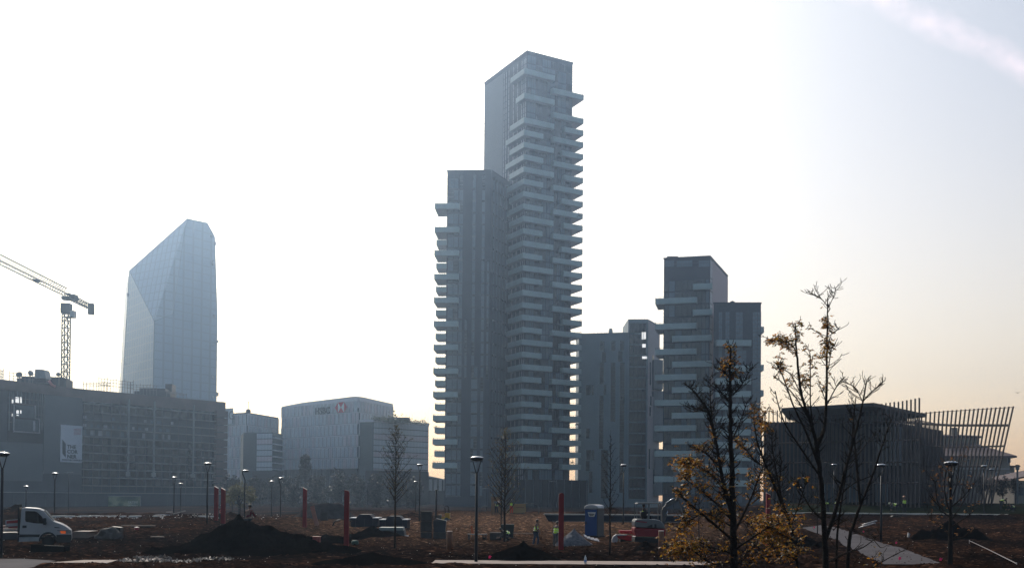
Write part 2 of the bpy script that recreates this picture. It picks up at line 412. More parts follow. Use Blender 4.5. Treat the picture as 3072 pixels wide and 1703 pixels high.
def big_heap():
    D = 51; c = gd(765, D); v = []; f = []; nx, ny = 120, 70; W_, H_ = 10.5, 6.4
    cones = ((-.85, 0, 2.05, 2.9, .9), (-.9, .1, 2.3, .9, .5), (.55, .2, 1.55, 2.6, .8), (1.9, 0, 1.15, 2.6, .9), (-2.2, -.2, 1.05, 2.2, .8), (3.4, 0, .45, 1.8, .7))
    for j in range(ny+1):
        for i in range(nx+1):
            x = (i/nx-.5)*W_; y = (j/ny-.5)*H_; z = 0
            for cx_, cy_, h_, r_, sy_ in cones:
                q = math.sqrt(((x-cx_)/r_)**2+((y-cy_)/(r_*sy_))**2); k = h_*max(0, 1-q)**.9; k -= .12*h_*max(0, 1-q*4); z = max(z, k) if z < k-.3 or k < z-.3 else max(z, k)+.08*(1-abs(z-k)/.3)
            e = min(1, (W_/2-abs(x))*1.5, (H_/2-abs(y))*1.5); n_ = noise.fractal(Vector((x*1.4, y*1.4, z)), 1, 2, 5)*.15+abs(noise.noise(Vector((x*4, y*4, z*3))))*.08
            v.append((x, y, (z+n_*min(1, z*3))*max(0, e)-.06))
    for j in range(ny):
        for i in range(nx): a = j*(nx+1)+i; f.append((a, a+1, a+nx+2, a+nx+1))
    me = bpy.data.meshes.new('soil_heap'); me.from_pydata(v, [], f); me.materials.append(DARKSOIL)
    o = bpy.data.objects.new('soil_heap', me); C.objects.link(o); o.location = c; tag(o, 'largest black earth heap, with a peaked top, in the left foreground', 'soil heap', HG)
big_heap()
heap('low dark heap in front of the two workers near the tall red post', 1570, 46.5, 3.9, .95, 3, seed=2, group=HG)
heap('low dark heap at the bottom edge beyond the end of the pale footpath', 1120, 42.5, 5.5, .55, 3, seed=3, group=HG)
heap('flat-topped grey heap far behind the middle red posts', 978, 100, 7.2, 1.65, 6, m=mat('grey_soil', (.05, .045, .045), .95, var=.3, bump=.8, spec=0), seed=4, plateau=.9, group=HG)
heap('grey gravel heap beside the tall red post with a white sheet on its side', 1722, 62, 2.5, 1.0, 2, m=mat('gravel', (.10, .10, .11), .9, var=.4, scale=6, bump=1, bscale=20), name='gravel_heap', seed=5, cat='gravel heap', group=HG)
heap('small brown heap in front of the white and red excavator', 1938, 53, 2.4, .78, 1.8, m=SOIL, seed=6, group=HG)
heap('wide black brushwood and earth heap behind the slender tree on the right', 2855, 66, 5.6, 1.35, 3, seed=8, group=HG, lumpy=3)
heap('low brown heap seen above the bed of the white truck', 45, 92, 4.2, 1.0, 3, m=SOIL, seed=9, group=HG)
heap('small dark hump on the skyline right of the pair of red posts', 692, 92, 3.0, .5, 2, m=SOIL, seed=10, group=HG)
heap('low brown rise behind the blue skips', 1235, 104, 9, .8, 5, m=SOIL, seed=11, group=HG)
heap('dark earth heap between the middle red post and the first blue skip', 1120, 70, 5.0, .75, 3, seed=12, group=HG, lumpy=2)
heap('dark low heap below the leaning board', 980, 62, 4.0, .7, 3, seed=13, group=HG, lumpy=2)
heap('dark heap behind the leafy young tree at the right', 2410, 58, 3.2, .75, 2, seed=14, group=HG, lumpy=2)
heap('low brown rise behind the portable toilet', 1830, 120, 14, 1.0, 6, m=SOIL, seed=15, group=HG)

rnd = random.Random(5)
def gpf(px, py):
    r_ = ray(px, py); D = 36.0
    while D < 200:
        p = EYE+r_*D
        if p.z <= smooth_ground(p.x, p.y): break
        D += 1.5
    for s_ in (.75, .38, .19, .1, .05):
        p = EYE+r_*D; D += -s_ if p.z <= smooth_ground(p.x, p.y) else s_
    return EYE+r_*D
def lumps(name, n, region, s0, s1, m, label=None):
    mb = MB(); k = 0
    while k < n:
        px = rnd.uniform(region[0], region[2]); py = rnd.uniform(region[1], region[3])
        q = gpf(px, py); z = ground(q.x, q.y)
        if (z-smooth_ground(q.x, q.y)) == -.015 and s1 > .1: k += 1; continue
        s = rnd.uniform(s0, s1)*rnd.uniform(.5, 1); i = len(mb.v)
        pts = [(1, 0, 0), (0, 1, 0), (-1, 0, 0), (0, -1, 0), (0, 0, 1), (0, 0, -1)]; a = rnd.random()*6.3
        for p in pts:
            x, y, zz = (c*rnd.uniform(.6, 1.2) for c in p)
            mb.v.append((q.x+(x*math.cos(a)-y*math.sin(a))*s, q.y+(x*math.sin(a)+y*math.cos(a))*s, z+zz*s*.55))
        for t in ((0, 1, 4), (1, 2, 4), (2, 3, 4), (3, 0, 4), (1, 0, 5), (2, 1, 5), (3, 2, 5), (0, 3, 5)):
            mb.f.append(tuple(i+j for j in t)); mb.mi.append(0)
        k += 1
    return tag(mb.build(name, m), label, None, None, 'stuff')
lumps('earth_clods', 16000, (-60, 1545, 3130, 1702), .03, .16, SOIL)
mb = MB(); x = 150
while x < 645:
    ln = rnd.uniform(8, 46); a = gpf(x, 1550); b = gpf(x+ln, 1549.5)
    if rnd.random() < .8: mb.hexa([a, b, b+Vector((0, .5, 0)), a+Vector((0, .5, 0))]+[p+Vector((0, 0, .13)) for p in (a, b, b+Vector((0, .5, 0)), a+Vector((0, .5, 0)))])
    x += ln+rnd.uniform(2, 20)
tag(mb.build('broken_glint_strip', mat('glint_white', (.55, .54, .53), .5)), kind='structure')  # broken white strip standing for the bright glints along the left crest
lumps('white_rubble', 420, (130, 1545, 900, 1556), .04, .13, mat('rubble', (.7, .68, .66), .5))  # white debris, coloured bright to give the glints on the left skyline
lumps('stone_chips', 900, (0, 1560, 3072, 1698), .02, .05, mat('chips', (.55, .5, .46), .45))
# ------------------------------------------------------------------ buildings
rb = random.Random(11)
SLATE = mat('slate_cladding', (.032, .040, .058), .6, var=.12, scale=.4)
DARKGL = mat('dark_glass', (.010, .014, .020), .2, var=.2, scale=.3, spec=.6)
BLUEGL = mat('pale_glass', (.12, .17, .22), .25, var=.2, scale=.3, spec=.5)
MULL = mat('mullion', (.10, .11, .13), .5)
PARAP = mat('balcony_glass', (.38, .46, .46), .35, var=.1, scale=.5, spec=.5)
SOFF = mat('balcony_slab', (.34, .35, .39), .7)
RAIL = mat('railing', (.05, .06, .07), .5)
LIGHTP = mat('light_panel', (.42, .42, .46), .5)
def poly_building(name, P, z0, z1, m, parent, roofm=None):
    mb = MB(); mb.prism([(p[0], p[1]) for p in P], z0, z1, m); return mb.build(name, m, parent)
def balcony(parent, path, z, drop=.42, ph=1.1, rail=True, close=None, back=None):
    """path = outer edge points (xy); slab polygon closed by `back` points"""
    mb = MB(); poly = [(p.x, p.y) for p in path]+[(p.x, p.y) for p in (back or [])]
    mb.prism(poly, z-drop, z-.02, SOFF); mb.wallpath(path, z-drop-.12, z+ph, .16, PARAP)
    o = mb.build('balcony', None, parent)
    if rail:
        r = MB(); r.wallpath(path, z+ph+.32, z+ph+.38, .06, RAIL)
        for a, b in zip(path, path[1:]):
            n = max(1, int((b-a).length/1.3))
            for i in range(n+1):
                p = a+(b-a)*i/n; r.box((p.x, p.y, z+ph+.17), (.06, .06, .34), 0, RAIL)
        r.build('railing', None, o)
    return o
def strips(fa, s0, s1, z0, z1, fh, parent, seed, dens=.5, every=1, w=(1.1, 2.0), d=.12, mats=None, names='window_band'):
    """one object per storey: upright glass panes and frames with a staggered rhythm"""
    r = random.Random(seed); z = z0; k = 0; cols = []
    s = s0
    while s < s1-.4:
        ww = min(r.uniform(*w), s1-s); cols.append((s, s+ww, r.random(), r.random())); s += ww
    while z < z1-1:
        mb = MB(); zt = min(z+fh, z1)
        for a, b, u, ph in cols:
            on = math.sin(k*.9*ph+u*40) > (1-2*dens) if u < .55 else u < .55+.45*dens
            gm = (mats or (DARKGL, BLUEGL))[1 if (on and (r.random() < .85)) else 0]
            fa.box(mb, a+.08, b-.08, z+.35, zt-.1, -.05, d, gm)
            if on:
                fa.box(mb, (a+b)/2-.05, (a+b)/2+.05, z+.3, zt-.1, d-.02, d+.06, MULL)
                fa.box(mb, a+.05, b-.05, z+fh*.62, z+fh*.62+.09, d-.02, d+.05, MULL)
        mb.build(names, None, parent); z += fh; k += 1

# --- tall residential tower with staggered wrap-round balconies
D0 = 300.0
Cn = at(1581, 157, D0); ZT = Cn.z; Bn = at_z(1718, 192.5, ZT); An = at_z(1454, 252, ZT)
Cv, Bv, Av = V2(Cn), V2(Bn), V2(An)
T = empty('residential_tower', 'tallest tower of the skyline, dark slate with staggered wrap-around glass balconies', 'tower block', None, (Cv.x, Cv.y, 0)); 
INV = Matrix.Translation((-Cv.x, -Cv.y, 0))
def at_root(root):
    """children are built in world coordinates: put the Empty at the base and keep them there"""
    ks = KIDS(root)
    if root.location.length < 1e-6:
        xs = []
        for c in ks: xs += [c.matrix_basis @ Vector(b) for b in c.bound_box]
        lo = [min(p[i] for p in xs) for i in range(3)]; hi = [max(p[i] for p in xs) for i in range(3)]
        root.location = ((lo[0]+hi[0])/2, (lo[1]+hi[1])/2, max(lo[2], -1))
    M = Matrix.Translation(root.location).inverted()
    for c in ks: c.matrix_parent_inverse = M
    return root
Dv = Av+(Bv-Cv)
poly_building('wall', (Cv, Bv, Dv, Av), -2, ZT, SLATE, T)
FR = Facade(Cv, Bv); FLf = Facade(Cv, Av)
strips(FR, .2, FR.len-.2, 4, ZT-.8, 3.84, T, 3, .45)
# left flank: plain grey screen, window slots whose pale colour stands for bright sky
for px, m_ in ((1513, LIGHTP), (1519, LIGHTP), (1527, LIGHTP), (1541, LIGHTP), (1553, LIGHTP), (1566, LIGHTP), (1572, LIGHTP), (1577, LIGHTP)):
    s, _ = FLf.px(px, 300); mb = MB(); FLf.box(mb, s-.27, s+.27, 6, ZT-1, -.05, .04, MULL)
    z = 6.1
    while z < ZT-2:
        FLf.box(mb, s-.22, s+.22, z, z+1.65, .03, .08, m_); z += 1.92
    mb.build('window_strip', None, T)
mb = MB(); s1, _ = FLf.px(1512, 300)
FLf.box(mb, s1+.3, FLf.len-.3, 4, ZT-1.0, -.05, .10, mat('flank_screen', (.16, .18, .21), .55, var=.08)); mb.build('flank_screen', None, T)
mb = MB()
for a, b in ((Cv, Bv), (Bv, Dv), (Dv, Av), (Av, Cv)): mb.wallpath([a, b], ZT, ZT+.5, .3, SLATE)
q = Cv+(Av-Cv)*.42+(Bv-Cv)*.5; mb.box((q.x, q.y, ZT+.9), (7, 9, 1.8), math.atan2(FR.t.y, FR.t.x), SLATE)
mb.box((Cv.x+.2, Cv.y+.4, ZT+1), (.1, .1, 2.2), 0, RAIL)
mb.build('roof_parapet', None, T)
tL, tR, nL, nR = FLf.t, FR.t, FLf.n, FR.n
zf4 = at(1575, 365, D0-2).z; FH = 3.82
def corner_balc(z, La, Lb, o=1.9):
    balcony(T, [Cv+tL*La, Cv+tL*La+nL*o, Cv+nL*o+nR*o, Cv+tR*Lb+nR*o, Cv+tR*Lb], z, back=[Cv])
def right_balc(z, s0, o=1.7, e=3.1):
    balcony(T, [Cv+tR*s0, Cv+tR*s0+nR*o, Bv+tR*e+nR*o, Bv+tR*e-nR*5.5, Bv-nR*5.5], z, back=[Bv])
i = 0; z = zf4+4*FH
corner_balc(z, 6.6, 9.0); right_balc(z-FH*1, 8.6); corner_balc(z-2*FH, 3.2, 9.0); right_balc(z-3*FH, 8.8)
for k in range(30):
    z = zf4-k*FH
    if z < 12: break
    if k % 2 == 0: corner_balc(z, 6.9, 8.9); right_balc(z-.0, 12.2+.8*(k % 4 == 0))
    else: corner_balc(z, 9.4, 5.0); right_balc(z, 9.0)
# shrubs in pots on a few balconies are separate things (below); glazed podium
mb = MB(); FR.box(mb, -1.2, FR.len+5, -2, 8.5, 0, 3.2, DARKGL)
for k in range(9): FR.box(mb, -1.2+k*2.8, -1.0+k*2.8, -2, 8.7, 3.2, 3.35, MULL)
mb.build('podium', None, T); at_root(T)

# --- lower tower joined to it on the left
T2 = empty('residential_tower', 'flat-topped dark tower half the height of the tallest one and joined to its left side', 'tower block', None)
w1, w2 = at(1342, 514, 297), at(1474, 513, 297); ZW = w1.z; w2 = at_z(1474, 513, ZW); w3 = at_z(1527, 549, ZW)
w4 = V2(w1)+Vector((1.5, 16, 0))
P = [V2(w1), V2(w2), V2(w3), V2(w3)+Vector((-3, 5, 0)), w4]
poly_building('wall', P, -2, ZW, SLATE, T2)
F1 = Facade(w1, w2); F2 = Facade(w2, w3, Vector((1, -1, 0)))
SLOT = mat('window_slot_glass', (.12, .16, .20), .2, var=.2, spec=.6)
for (a, b, base) in ((1343, 1358, 1), (1360, 1372, 1), (1376, 1386, 1), (1416, 1424, 1), (1424, 1434, 0), (1444, 1452, 1), (1395, 1401, 0), (1460, 1466, 0)):
    mb = MB(); r = random.Random(a); sa, _ = F1.px(a, 900); sb, _ = F1.px(b, 900); z0_ = 3 if base else 3+r.randint(0, 12)*3.64; z1_ = ZW-1.2 if base else z0_+r.randint(4, 12)*3.64
    F1.box(mb, sa-.05, sb+.05, z0_, z1_, -.05, .06, DARKGL); z = z0_
    while z < z1_-2:
        if r.random() < .85: F1.box(mb, sa, sb, z+.3, z+3.3, .05, .1, SLOT)
        for q in range(3): F1.box(mb, sa, sb, z+.3+q*1.1, z+.42+q*1.1, .08, .16, MULL)
        z += 3.64
    mb.build('window_strip', None, T2)
for q in range(5):
    mb = MB(); F2.box(mb, 1.45+q*2.2, 2.15+q*2.2, 3, ZW-1.5, -.05, .06, DARKGL); z = 3
    while z < ZW-5: F2.box(mb, 1.5+q*2.2, 2.1+q*2.2, z+.3, z+3.3, .05, .1, SLOT); z += 3.64
    mb.build('window_strip', None, T2)
mb = MB(); mb.wallpath([p for p in P]+[P[0]], ZW, ZW+.35, .3, SLATE); at1 = at(1408, 508, 300)
mb.box((at1.x, at1.y, ZW+.5), (1.6, 2, 1.3), .2, SLATE); mb.build('roof_parapet', None, T2)
zb = at(1320, 622, 296).z; A1 = V2(w1); tA = F1.t; nA = F1.n; k = 0
for k in range(27):
    z = zb-k*3.62
    if z < 10: break
    if k == 1: continue
    Lf = 3.9 if k % 2 == 0 else 0.0
    if Lf: path = [A1+tA*Lf, A1+tA*Lf+nA*1.5, A1-tA*3.5+nA*1.5, A1-tA*3.5-nA*7, A1-nA*7]
    else: path = [A1+nA*.05, A1-tA*3.1+nA*.05, A1-tA*3.1-nA*6, A1-nA*6]
    balcony(T2, path, z, back=[A1])
at_root(T2)

# --- right tower pair: one taller block, one lower block in front
T3 = empty('residential_tower', 'dark tower with long staggered balconies at the right, its top a grid of blue glass', 'tower block')
h2 = at(2130, 770, 277); ZH = h2.z; h1 = at_z(1992, 777, ZH); h3 = at_z(2183, 829, ZH)
P = [V2(h1), V2(h2), V2(h3), V2(h1)+V2(h3)-V2(h2)]
poly_building('wall', P, -2, ZH, SLATE, T3); F3 = Facade(h1, h2); F3s = Facade(h2, h3, Vector((1, -.3, 0)))
strips(F3, .2, F3.len-.2, 4, ZH-6.5, 3.67, T3, 8, .4)
mb = MB()
for a, b in ((1994, 2022), (2030, 2077), (2096, 2129)):
    F3.rect(mb, a, 782, b, 800, -.05, .15, BLUEGL)
    for q in range(int((b-a)/7)): F3.rect(mb, a+q*7, 781, a+q*7+1.2, 801, .14, .2, MULL)
F3.rect(mb, 1994, 790, 2129, 791.5, .15, .22, MULL); mb.build('glazed_crown', None, T3)
mb = MB(); F3s.box(mb, 3.6, F3s.len-.1, 2, ZH-.6, -.05, .12, mat('rosy_lit_flank', (.42, .34, .37), .6, var=.08))  # right flank's paler tone puts the bright haze light into its colour
F3s.box(mb, .3, 3.2, 2, ZH-.8, -.05, .10, LIGHTP)
for k in range(18): F3s.box(mb, .3, 3.2, 4+k*3.67, 4.3+k*3.67, .09, .16, MULL)
mb.build('flank_screen', None, T3)
mb = MB(); mb.wallpath([V2(p) for p in P]+[V2(P[0])], ZH, ZH+.35, .3, SLATE); q = V2(h1)+F3.t*2.2-F3.n*2; mb.box((q.x, q.y, ZH+.5), (3.2, 2, .9), 0, SLATE)
mb.build('roof_parapet', None, T3)
tH, nH, A3 = F3.t, F3.n, V2(h1)
def lvl(py, px=2050, D=277): return at(px, py, D).z
ys = 750+265/1.83
for k in range(9):                         # left wrap balconies
    z = lvl(ys+8+k*76.6)
    if z < 6: break
    s1_, _ = F3.px(2091, 900)
    balcony(T3, [A3+tH*s1_, A3+tH*s1_+nH*1.5, A3-tH*2.2+nH*1.5, A3-tH*2.2-nH*7, A3-nH*7], z, back=[A3])
for k in range(10):
    z = lvl((750+200/1.83)+4+k*77)
    if z < 6: break
    x0 = 2080 if k < 2 else 2019
    sa, _ = F3.px(x0, 900); sb = F3.len+.7
    balcony(T3, [A3+tH*sa, A3+tH*sa+nH*1.5, A3+tH*sb+nH*1.5, A3+tH*sb], z, back=[])
at_root(T3)
T4 = empty('residential_tower', 'lower flat-topped dark block with a chimney, in front of the right-hand tower', 'tower block')
s1 = at(2141, 910, 266); ZS = s1.z; s2 = at_z(2283, 910, ZS)
P = [V2(s1), V2(s2), V2(s2)+Vector((3, 17, 0)), V2(s1)+Vector((5, 17, 0))]
poly_building('wall', P, -2, ZS, mat('dark_slate', (.06, .068, .085), .6, var=.1), T4); F4 = Facade(s1, s2)
for a, b, k0_, k1_ in ((2156, 2165, 11, 15), (2176, 2187, 0, 15), (2207, 2227, 11, 15), (2209, 2217, 4, 11), (2229, 2238, 8, 12), (2218, 2227, 0, 5), (2156, 2166, 2, 6), (2258, 2270, 0, 15), (2272, 2282, 0, 15)):
    mb = MB(); sa, _ = F4.px(a, 1100); sb, _ = F4.px(b, 1100); z0_, z1_ = 2+k0_*3.5, min(2+k1_*3.5, ZS-.5); F4.box(mb, sa-.05, sb+.05, z0_, z1_, -.05, .06, MULL); z = z0_
    while z < z1_-.6:
        F4.box(mb, sa, (sa+sb)/2-.04, z+.1, min(z+1.06, z1_), .05, .1, SLOT); F4.box(mb, (sa+sb)/2+.04, sb, z+.1, min(z+1.06, z1_), .05, .1, SLOT); z += 1.17
    mb.build('window_strip', None, T4)
mb = MB(); mb.wallpath([V2(p) for p in P]+[V2(P[0])], ZS, ZS+.3, .3, SLATE); mb.build('roof_parapet', None, T4)
mb = MB(); q = at(2197, 905, 272); mb.lathe([(.9, -1.5), (.9, 1.0), (.6, 1.8), (.1, 2.0)], (q.x, q.y, ZS), 12, SLATE); mb.build('chimney', None, T4, True)
A4, t4, n4 = V2(s1), F4.t, F4.n
for k in range(13):
    z = lvl(750+505/1.83+8+(0 if k == 0 else 38*(k+1)), 2200, 266)
    if z < 5: break
    sa, _ = F4.px(2147, 1100); sb, _ = F4.px(2250, 1100)
    balcony(T4, [A4+t4*sa, A4+t4*sa+n4*1.4, A4+t4*sb+n4*1.4, A4+t4*sb], z, back=[], rail=False)
    if k % 2 == 0:
        zz = z+4; B4 = V2(s2); balcony(T4, [B4-n4*.6, B4+t4*.9-n4*.6, B4+t4*.9-n4*5, B4-n4*5], zz, back=[], rail=False)
at_root(T4)

# --- grey slab with recessed dark slots, between the towers
T5 = empty('slab_block', 'plain grey slab block with dark upright slots, between the tall tower and the right-hand pair', 'apartment block')
GREYW = mat('grey_render', (.24, .30, .34), .7, var=.08, scale=.2)
m1 = at(1737, 1004, 322); ZM = m1.z; m2 = at_z(1885, 1000, ZM)
P = [V2(m1), V2(m2), V2(m2)+Vector((2, 14, 0)), V2(m1)+Vector((0, 14, 0))]
poly_building('wall', P, -2, ZM, GREYW, T5); F5 = Facade(m1, m2)
k_ = 1.83
def Z4(*r): return (1720+r[0]/k_, 750+r[1]/k_, 1720+r[2]/k_, 750+r[3]/k_)
for r_ in ((147, 500, 170, 555), (208, 497, 231, 552), (257, 495, 280, 550), (158, 558, 180, 615), (246, 555, 270, 612), (145, 617, 168, 735), (205, 617, 230, 940), (255, 617, 280, 1060), (168, 738, 180, 795), (70, 740, 95, 795), (100, 740, 113, 795), (142, 797, 165, 1090), (253, 1062, 275, 1330), (70, 978, 90, 1032), (72, 1095, 97, 1152), (103, 1095, 115, 1152), (68, 1155, 90, 1210), (85, 1215, 105, 1330), (152, 1095, 190, 1360)):
    mb = MB(); x0, y0, x1, y1 = Z4(*r_); F5.rect(mb, x0, y0, x1, y1, -.3, .06, DARKGL)
    n = max(1, int((y1-y0)/11))
    for q in range(n): F5.rect(mb, x0, y0+q*11, x1, y0+q*11+1, .05, .12, MULL)
    mb.build('window_slot', None, T5)
mb = MB(); q = at(1832, 985, 326)
mb.lathe([(.7, -1), (.7, 2.2), (.45, 2.9)], (q.x, q.y, ZM), 10, GREYW); mb.wallpath([V2(p) for p in P]+[V2(P[0])], ZM, ZM+.4, .3, GREYW)
q = at(1808, 995, 326); mb.box((q.x, q.y, ZM+.3), (4, 2, .9), 0, GREYW); mb.build('roof_plant', None, T5)
n1 = at(1885, 957, 318); ZN = n1.z; n2 = at_z(1944, 957, ZN); n3 = at_z(1979, 976, ZN)
P = [V2(n1), V2(n2), V2(n3), V2(n3)-F5.t*6+Vector((0, 2, 0)), V2(n1)+Vector((0, 16, 0))]
poly_building('stair_tower', P, -2, ZN, GREYW, T5); F6 = Facade(n1, n2); F7 = Facade(n2, n3, Vector((1, -.3, 0)))
mb = MB(); sa, za = F6.px(1889, 967); sb, _ = F6.px(1939, 967)
zt = za; q = 0
while zt > 6:
    F6.box(mb, sa, sb, zt-3.4, zt-.25, -.2, .08, DARKGL); zt -= 3.65; q += 1
for c in range(5): F6.box(mb, sa+(sb-sa)*c/4-.05, sa+(sb-sa)*c/4+.05, 4, za, .07, .14, MULL)
mb.build('glazing', None, T5)
for x0, y0, x1, y1 in ((375, 450, 385, 490), (388, 450, 398, 488), (378, 515, 397, 534), (377, 583, 404, 596)):
    mb = MB(); F6.rect(mb, *Z4(x0, y0, x1, y1), .06, .1, mat('glow_pane', (.85, .87, .9), .2, emit=((1, .98, .95), 1.0))); mb.build('window', None, T5)  # glowing panes stand for sky seen through the building
mb = MB(); L7 = F7.len
F7.box(mb, .1, L7-.1, 2, ZN-.5, -.05, .1, mat('side_render_lit', (.42, .40, .42), .7, var=.06))  # side coloured paler for the bright haze light falling on it
for y0, y1, a, b in ((570, 800, .35, .5), (615, 740, .15, .25), (800, 850, .2, .3), (1090, 1200, .1, .22), (860, 910, .15, .25), (1200, 1280, .5, .6)):
    F7.box(mb, L7*a, L7*b, lvl(750+y1/k_, 1955, 320), lvl(750+y0/k_, 1955, 320), .09, .16, DARKGL)
mb.build('side_wall', None, T5)
for (x0, y0, x1, y1) in ((426, 600, 492, 762), (440, 772, 492, 1048), (446, 1090, 490, 1345)):
    a = at(*Z4(x0, y0, 0, 0)[:2], 323); b = at(*Z4(x1, y1, 0, 0)[:2], 323); mb = MB()
    mb.prism([(a.x, a.y), (b.x, b.y), (b.x+.5, b.y+7), (a.x+1, a.y+7)], b.z, a.z, mat('bay_render', (.27, .29, .31), .7, var=.06)); mb.build('bay', None, T5)
at_root(T5)

# --- faceted glass office tower (left)
T6 = empty('glass_tower', 'pale blue faceted glass office tower with a slanting top, far left behind the crane', 'office tower')
def fz(zx, zy): return 350+zx/2.461, 640+zy/2.461
Dd = 455
c0 = at(*fz(262, 1500), Dd-6); a5 = at(*fz(734, 1500), Dd+24); RP = Facade(c0, a5)
def onp(zx, zy): s_, z_ = RP.px(*fz(zx, zy)); return RP.pt(s_, z_)
Pk = onp(522, 38); a2 = onp(670, 70); a3 = onp(725, 172); a4 = onp(743, 760)
c1 = onp(278, 795); l1 = at(*fz(93, 422), Dd+22); l0 = at(*fz(30, 1500), Dd+22)
mid = onp(505, 112); mid2 = onp(412, 745)
def gmat(name, col, sx, sz, ang, lines=.75, light=None):
    """glass curtain wall: upright and level mullion lines in real metres on the facade"""
    m = bpy.data.materials.new(name); m.use_nodes = True; t = m.node_tree; b = t.nodes['Principled BSDF']; n = t.nodes.new; l = t.links.new
    g = n('ShaderNodeNewGeometry'); rt = n('ShaderNodeVectorRotate'); rt.rotation_type = 'Z_AXIS'; rt.inputs['Angle'].default_value = ang; l(g.outputs['Position'], rt.inputs['Vector'])
    sp = n('ShaderNodeSeparateXYZ'); l(rt.outputs[0], sp.inputs[0])
    def line(o, per, wd):
        a = n('ShaderNodeMath'); a.operation = 'DIVIDE'; l(o, a.inputs[0]); a.inputs[1].default_value = per
        f_ = n('ShaderNodeMath'); f_.operation = 'FRACT'; l(a.outputs[0], f_.inputs[0])
        c = n('ShaderNodeMath'); c.operation = 'LESS_THAN'; l(f_.outputs[0], c.inputs[0]); c.inputs[1].default_value = wd; return c.outputs[0]
    u = line(sp.outputs['X'], sx, .22); v = line(sp.outputs['Z'], sz, .12)
    mxx = n('ShaderNodeMath'); mxx.operation = 'MAXIMUM'; l(u, mxx.inputs[0]); l(v, mxx.inputs[1])
    cell = n('ShaderNodeTexNoise'); cell.inputs['Scale'].default_value = .05; l(g.outputs['Position'], cell.inputs['Vector'])
    r = n('ShaderNodeMix'); r.data_type = 'RGBA'; r.inputs['A'].default_value = tuple(col)+(1,); lc = light or [c*lines for c in col]; r.inputs['B'].default_value = tuple(lc)+(1,)
    l(mxx.outputs[0], r.inputs['Factor']); l(r.outputs['Result'], b.inputs['Base Color']); b.inputs['Roughness'].default_value = .3
    b.inputs['Specular IOR Level'].default_value = .5; MATS[name] = m; return m
GA = gmat('curtain_wall', (.24, .34, .44), 3.0, 4.1, 0)  # glass colour made paler to stand in for distance haze
GB = gmat('curtain_wall_lit', (.26, .34, .40), 3.0, 4.1, .6, light=(.40, .44, .44))  # lit copy of the glass, its brightness put into the colour
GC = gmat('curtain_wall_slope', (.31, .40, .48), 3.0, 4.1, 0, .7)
mb = MB(); back = Vector((-20, 45, 0))
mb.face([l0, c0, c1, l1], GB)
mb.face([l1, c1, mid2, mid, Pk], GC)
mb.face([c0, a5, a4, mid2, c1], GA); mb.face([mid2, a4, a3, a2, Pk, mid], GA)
bk = [p+back for p in (l0, l1, Pk, a2, a3, a4, a5)]; fr = [l0, l1, Pk, a2, a3, a4, a5]
for i in range(6): mb.face([fr[i], fr[i+1], bk[i+1], bk[i]], GA)
mb.face(bk, GA); o = mb.build('curtain_wall', None, T6)
mb = MB()
for pts in ((l0, l1, Pk, a2, a3, a4, a5), (l1, c1, c0), (Pk, mid, mid2, c1)): mb.tube([p+Vector((0, -.05, 0)) for p in pts], .14, 4, BLUEGL)
mb.build('edge_trim', None, T6)
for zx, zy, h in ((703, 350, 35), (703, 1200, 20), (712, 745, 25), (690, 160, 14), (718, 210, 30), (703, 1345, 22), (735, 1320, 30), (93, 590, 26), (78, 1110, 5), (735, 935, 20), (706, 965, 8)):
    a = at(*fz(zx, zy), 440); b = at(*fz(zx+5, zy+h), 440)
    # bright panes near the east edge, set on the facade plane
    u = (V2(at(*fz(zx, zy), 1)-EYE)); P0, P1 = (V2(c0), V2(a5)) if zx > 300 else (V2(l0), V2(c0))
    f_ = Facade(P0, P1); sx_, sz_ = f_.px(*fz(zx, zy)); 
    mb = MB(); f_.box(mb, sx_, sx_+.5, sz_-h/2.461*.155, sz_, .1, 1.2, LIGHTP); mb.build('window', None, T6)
at_root(T6)

# --- banks and offices with staggered pale panels
PANEL = mat('pale_facade_panel', (.70, .70, .74), .5, var=.06, scale=.1)
PANG = mat('pale_facade_glass', (.50, .55, .60), .3, var=.12, scale=.08, spec=.5)
PANP = mat('pinkish_facade_glass', (.56, .50, .54), .3, var=.1, scale=.08, spec=.5)
GAP = mat('facade_gap', (.05, .06, .08), .6)
BASEM = mat('office_base', (.035, .038, .048), .5, var=.25, scale=.12)
def panel_rows(fa, s0, s1, ztop, fh, n, parent, seed, w=2.35):
    r = random.Random(seed)
    for k in range(n):
        mb = MB(); z1 = ztop-k*fh; z0 = z1-fh; s = s0+(.0 if k % 2 else -w/2)
        fa.box(mb, s0, s1, z1-.18, z1+.10, -.05, .30, PANEL)
        while s < s1:
            a, b = max(s+.62, s0), min(s+w, s1)
            if b-a > .3:
                fa.box(mb, a, b, z0+.25, z1-.25, -.05, .18, PANG if r.random() < .75 else PANP)
                fa.box(mb, a-.06, a+.14, z0+.2, z1-.2, .1, .34, PANEL); fa.box(mb, b-.14, b+.02, z0+.2, z1-.2, .1, .28, PANEL)
                fa.box(mb, a, b, z1-.75, z1-.6, .1, .26, PANEL)
            s += w
        mb.build('facade_storey', None, parent)
T7 = empty('office_building', 'pale grid-faced bank building with a slanting roof and a red and white hexagon logo', 'office building')
k0 = at(1077, 1222, 352); ZK = k0.z; kl = at_z(845, 1241, ZK); kr = at_z(1179, 1240, ZK)
P = [V2(kl), V2(k0), V2(kr), V2(kr)+Vector((-12, 30, 0)), V2(kl)+Vector((2, 30, 0))]
poly_building('wall', P, -2, ZK, GAP, T7); F8 = Facade(kl, k0); F9 = Facade(k0, kr, Vector((1, -1, 0)))
tops = [at(845, 1219, 400), at(907, 1207, 390), at(1060, 1187.5, 356), at(1089, 1190, 356), at(1179, 1211, 380)]
mb = MB(); sA, _ = F8.px(845, 1230); 
pts = []
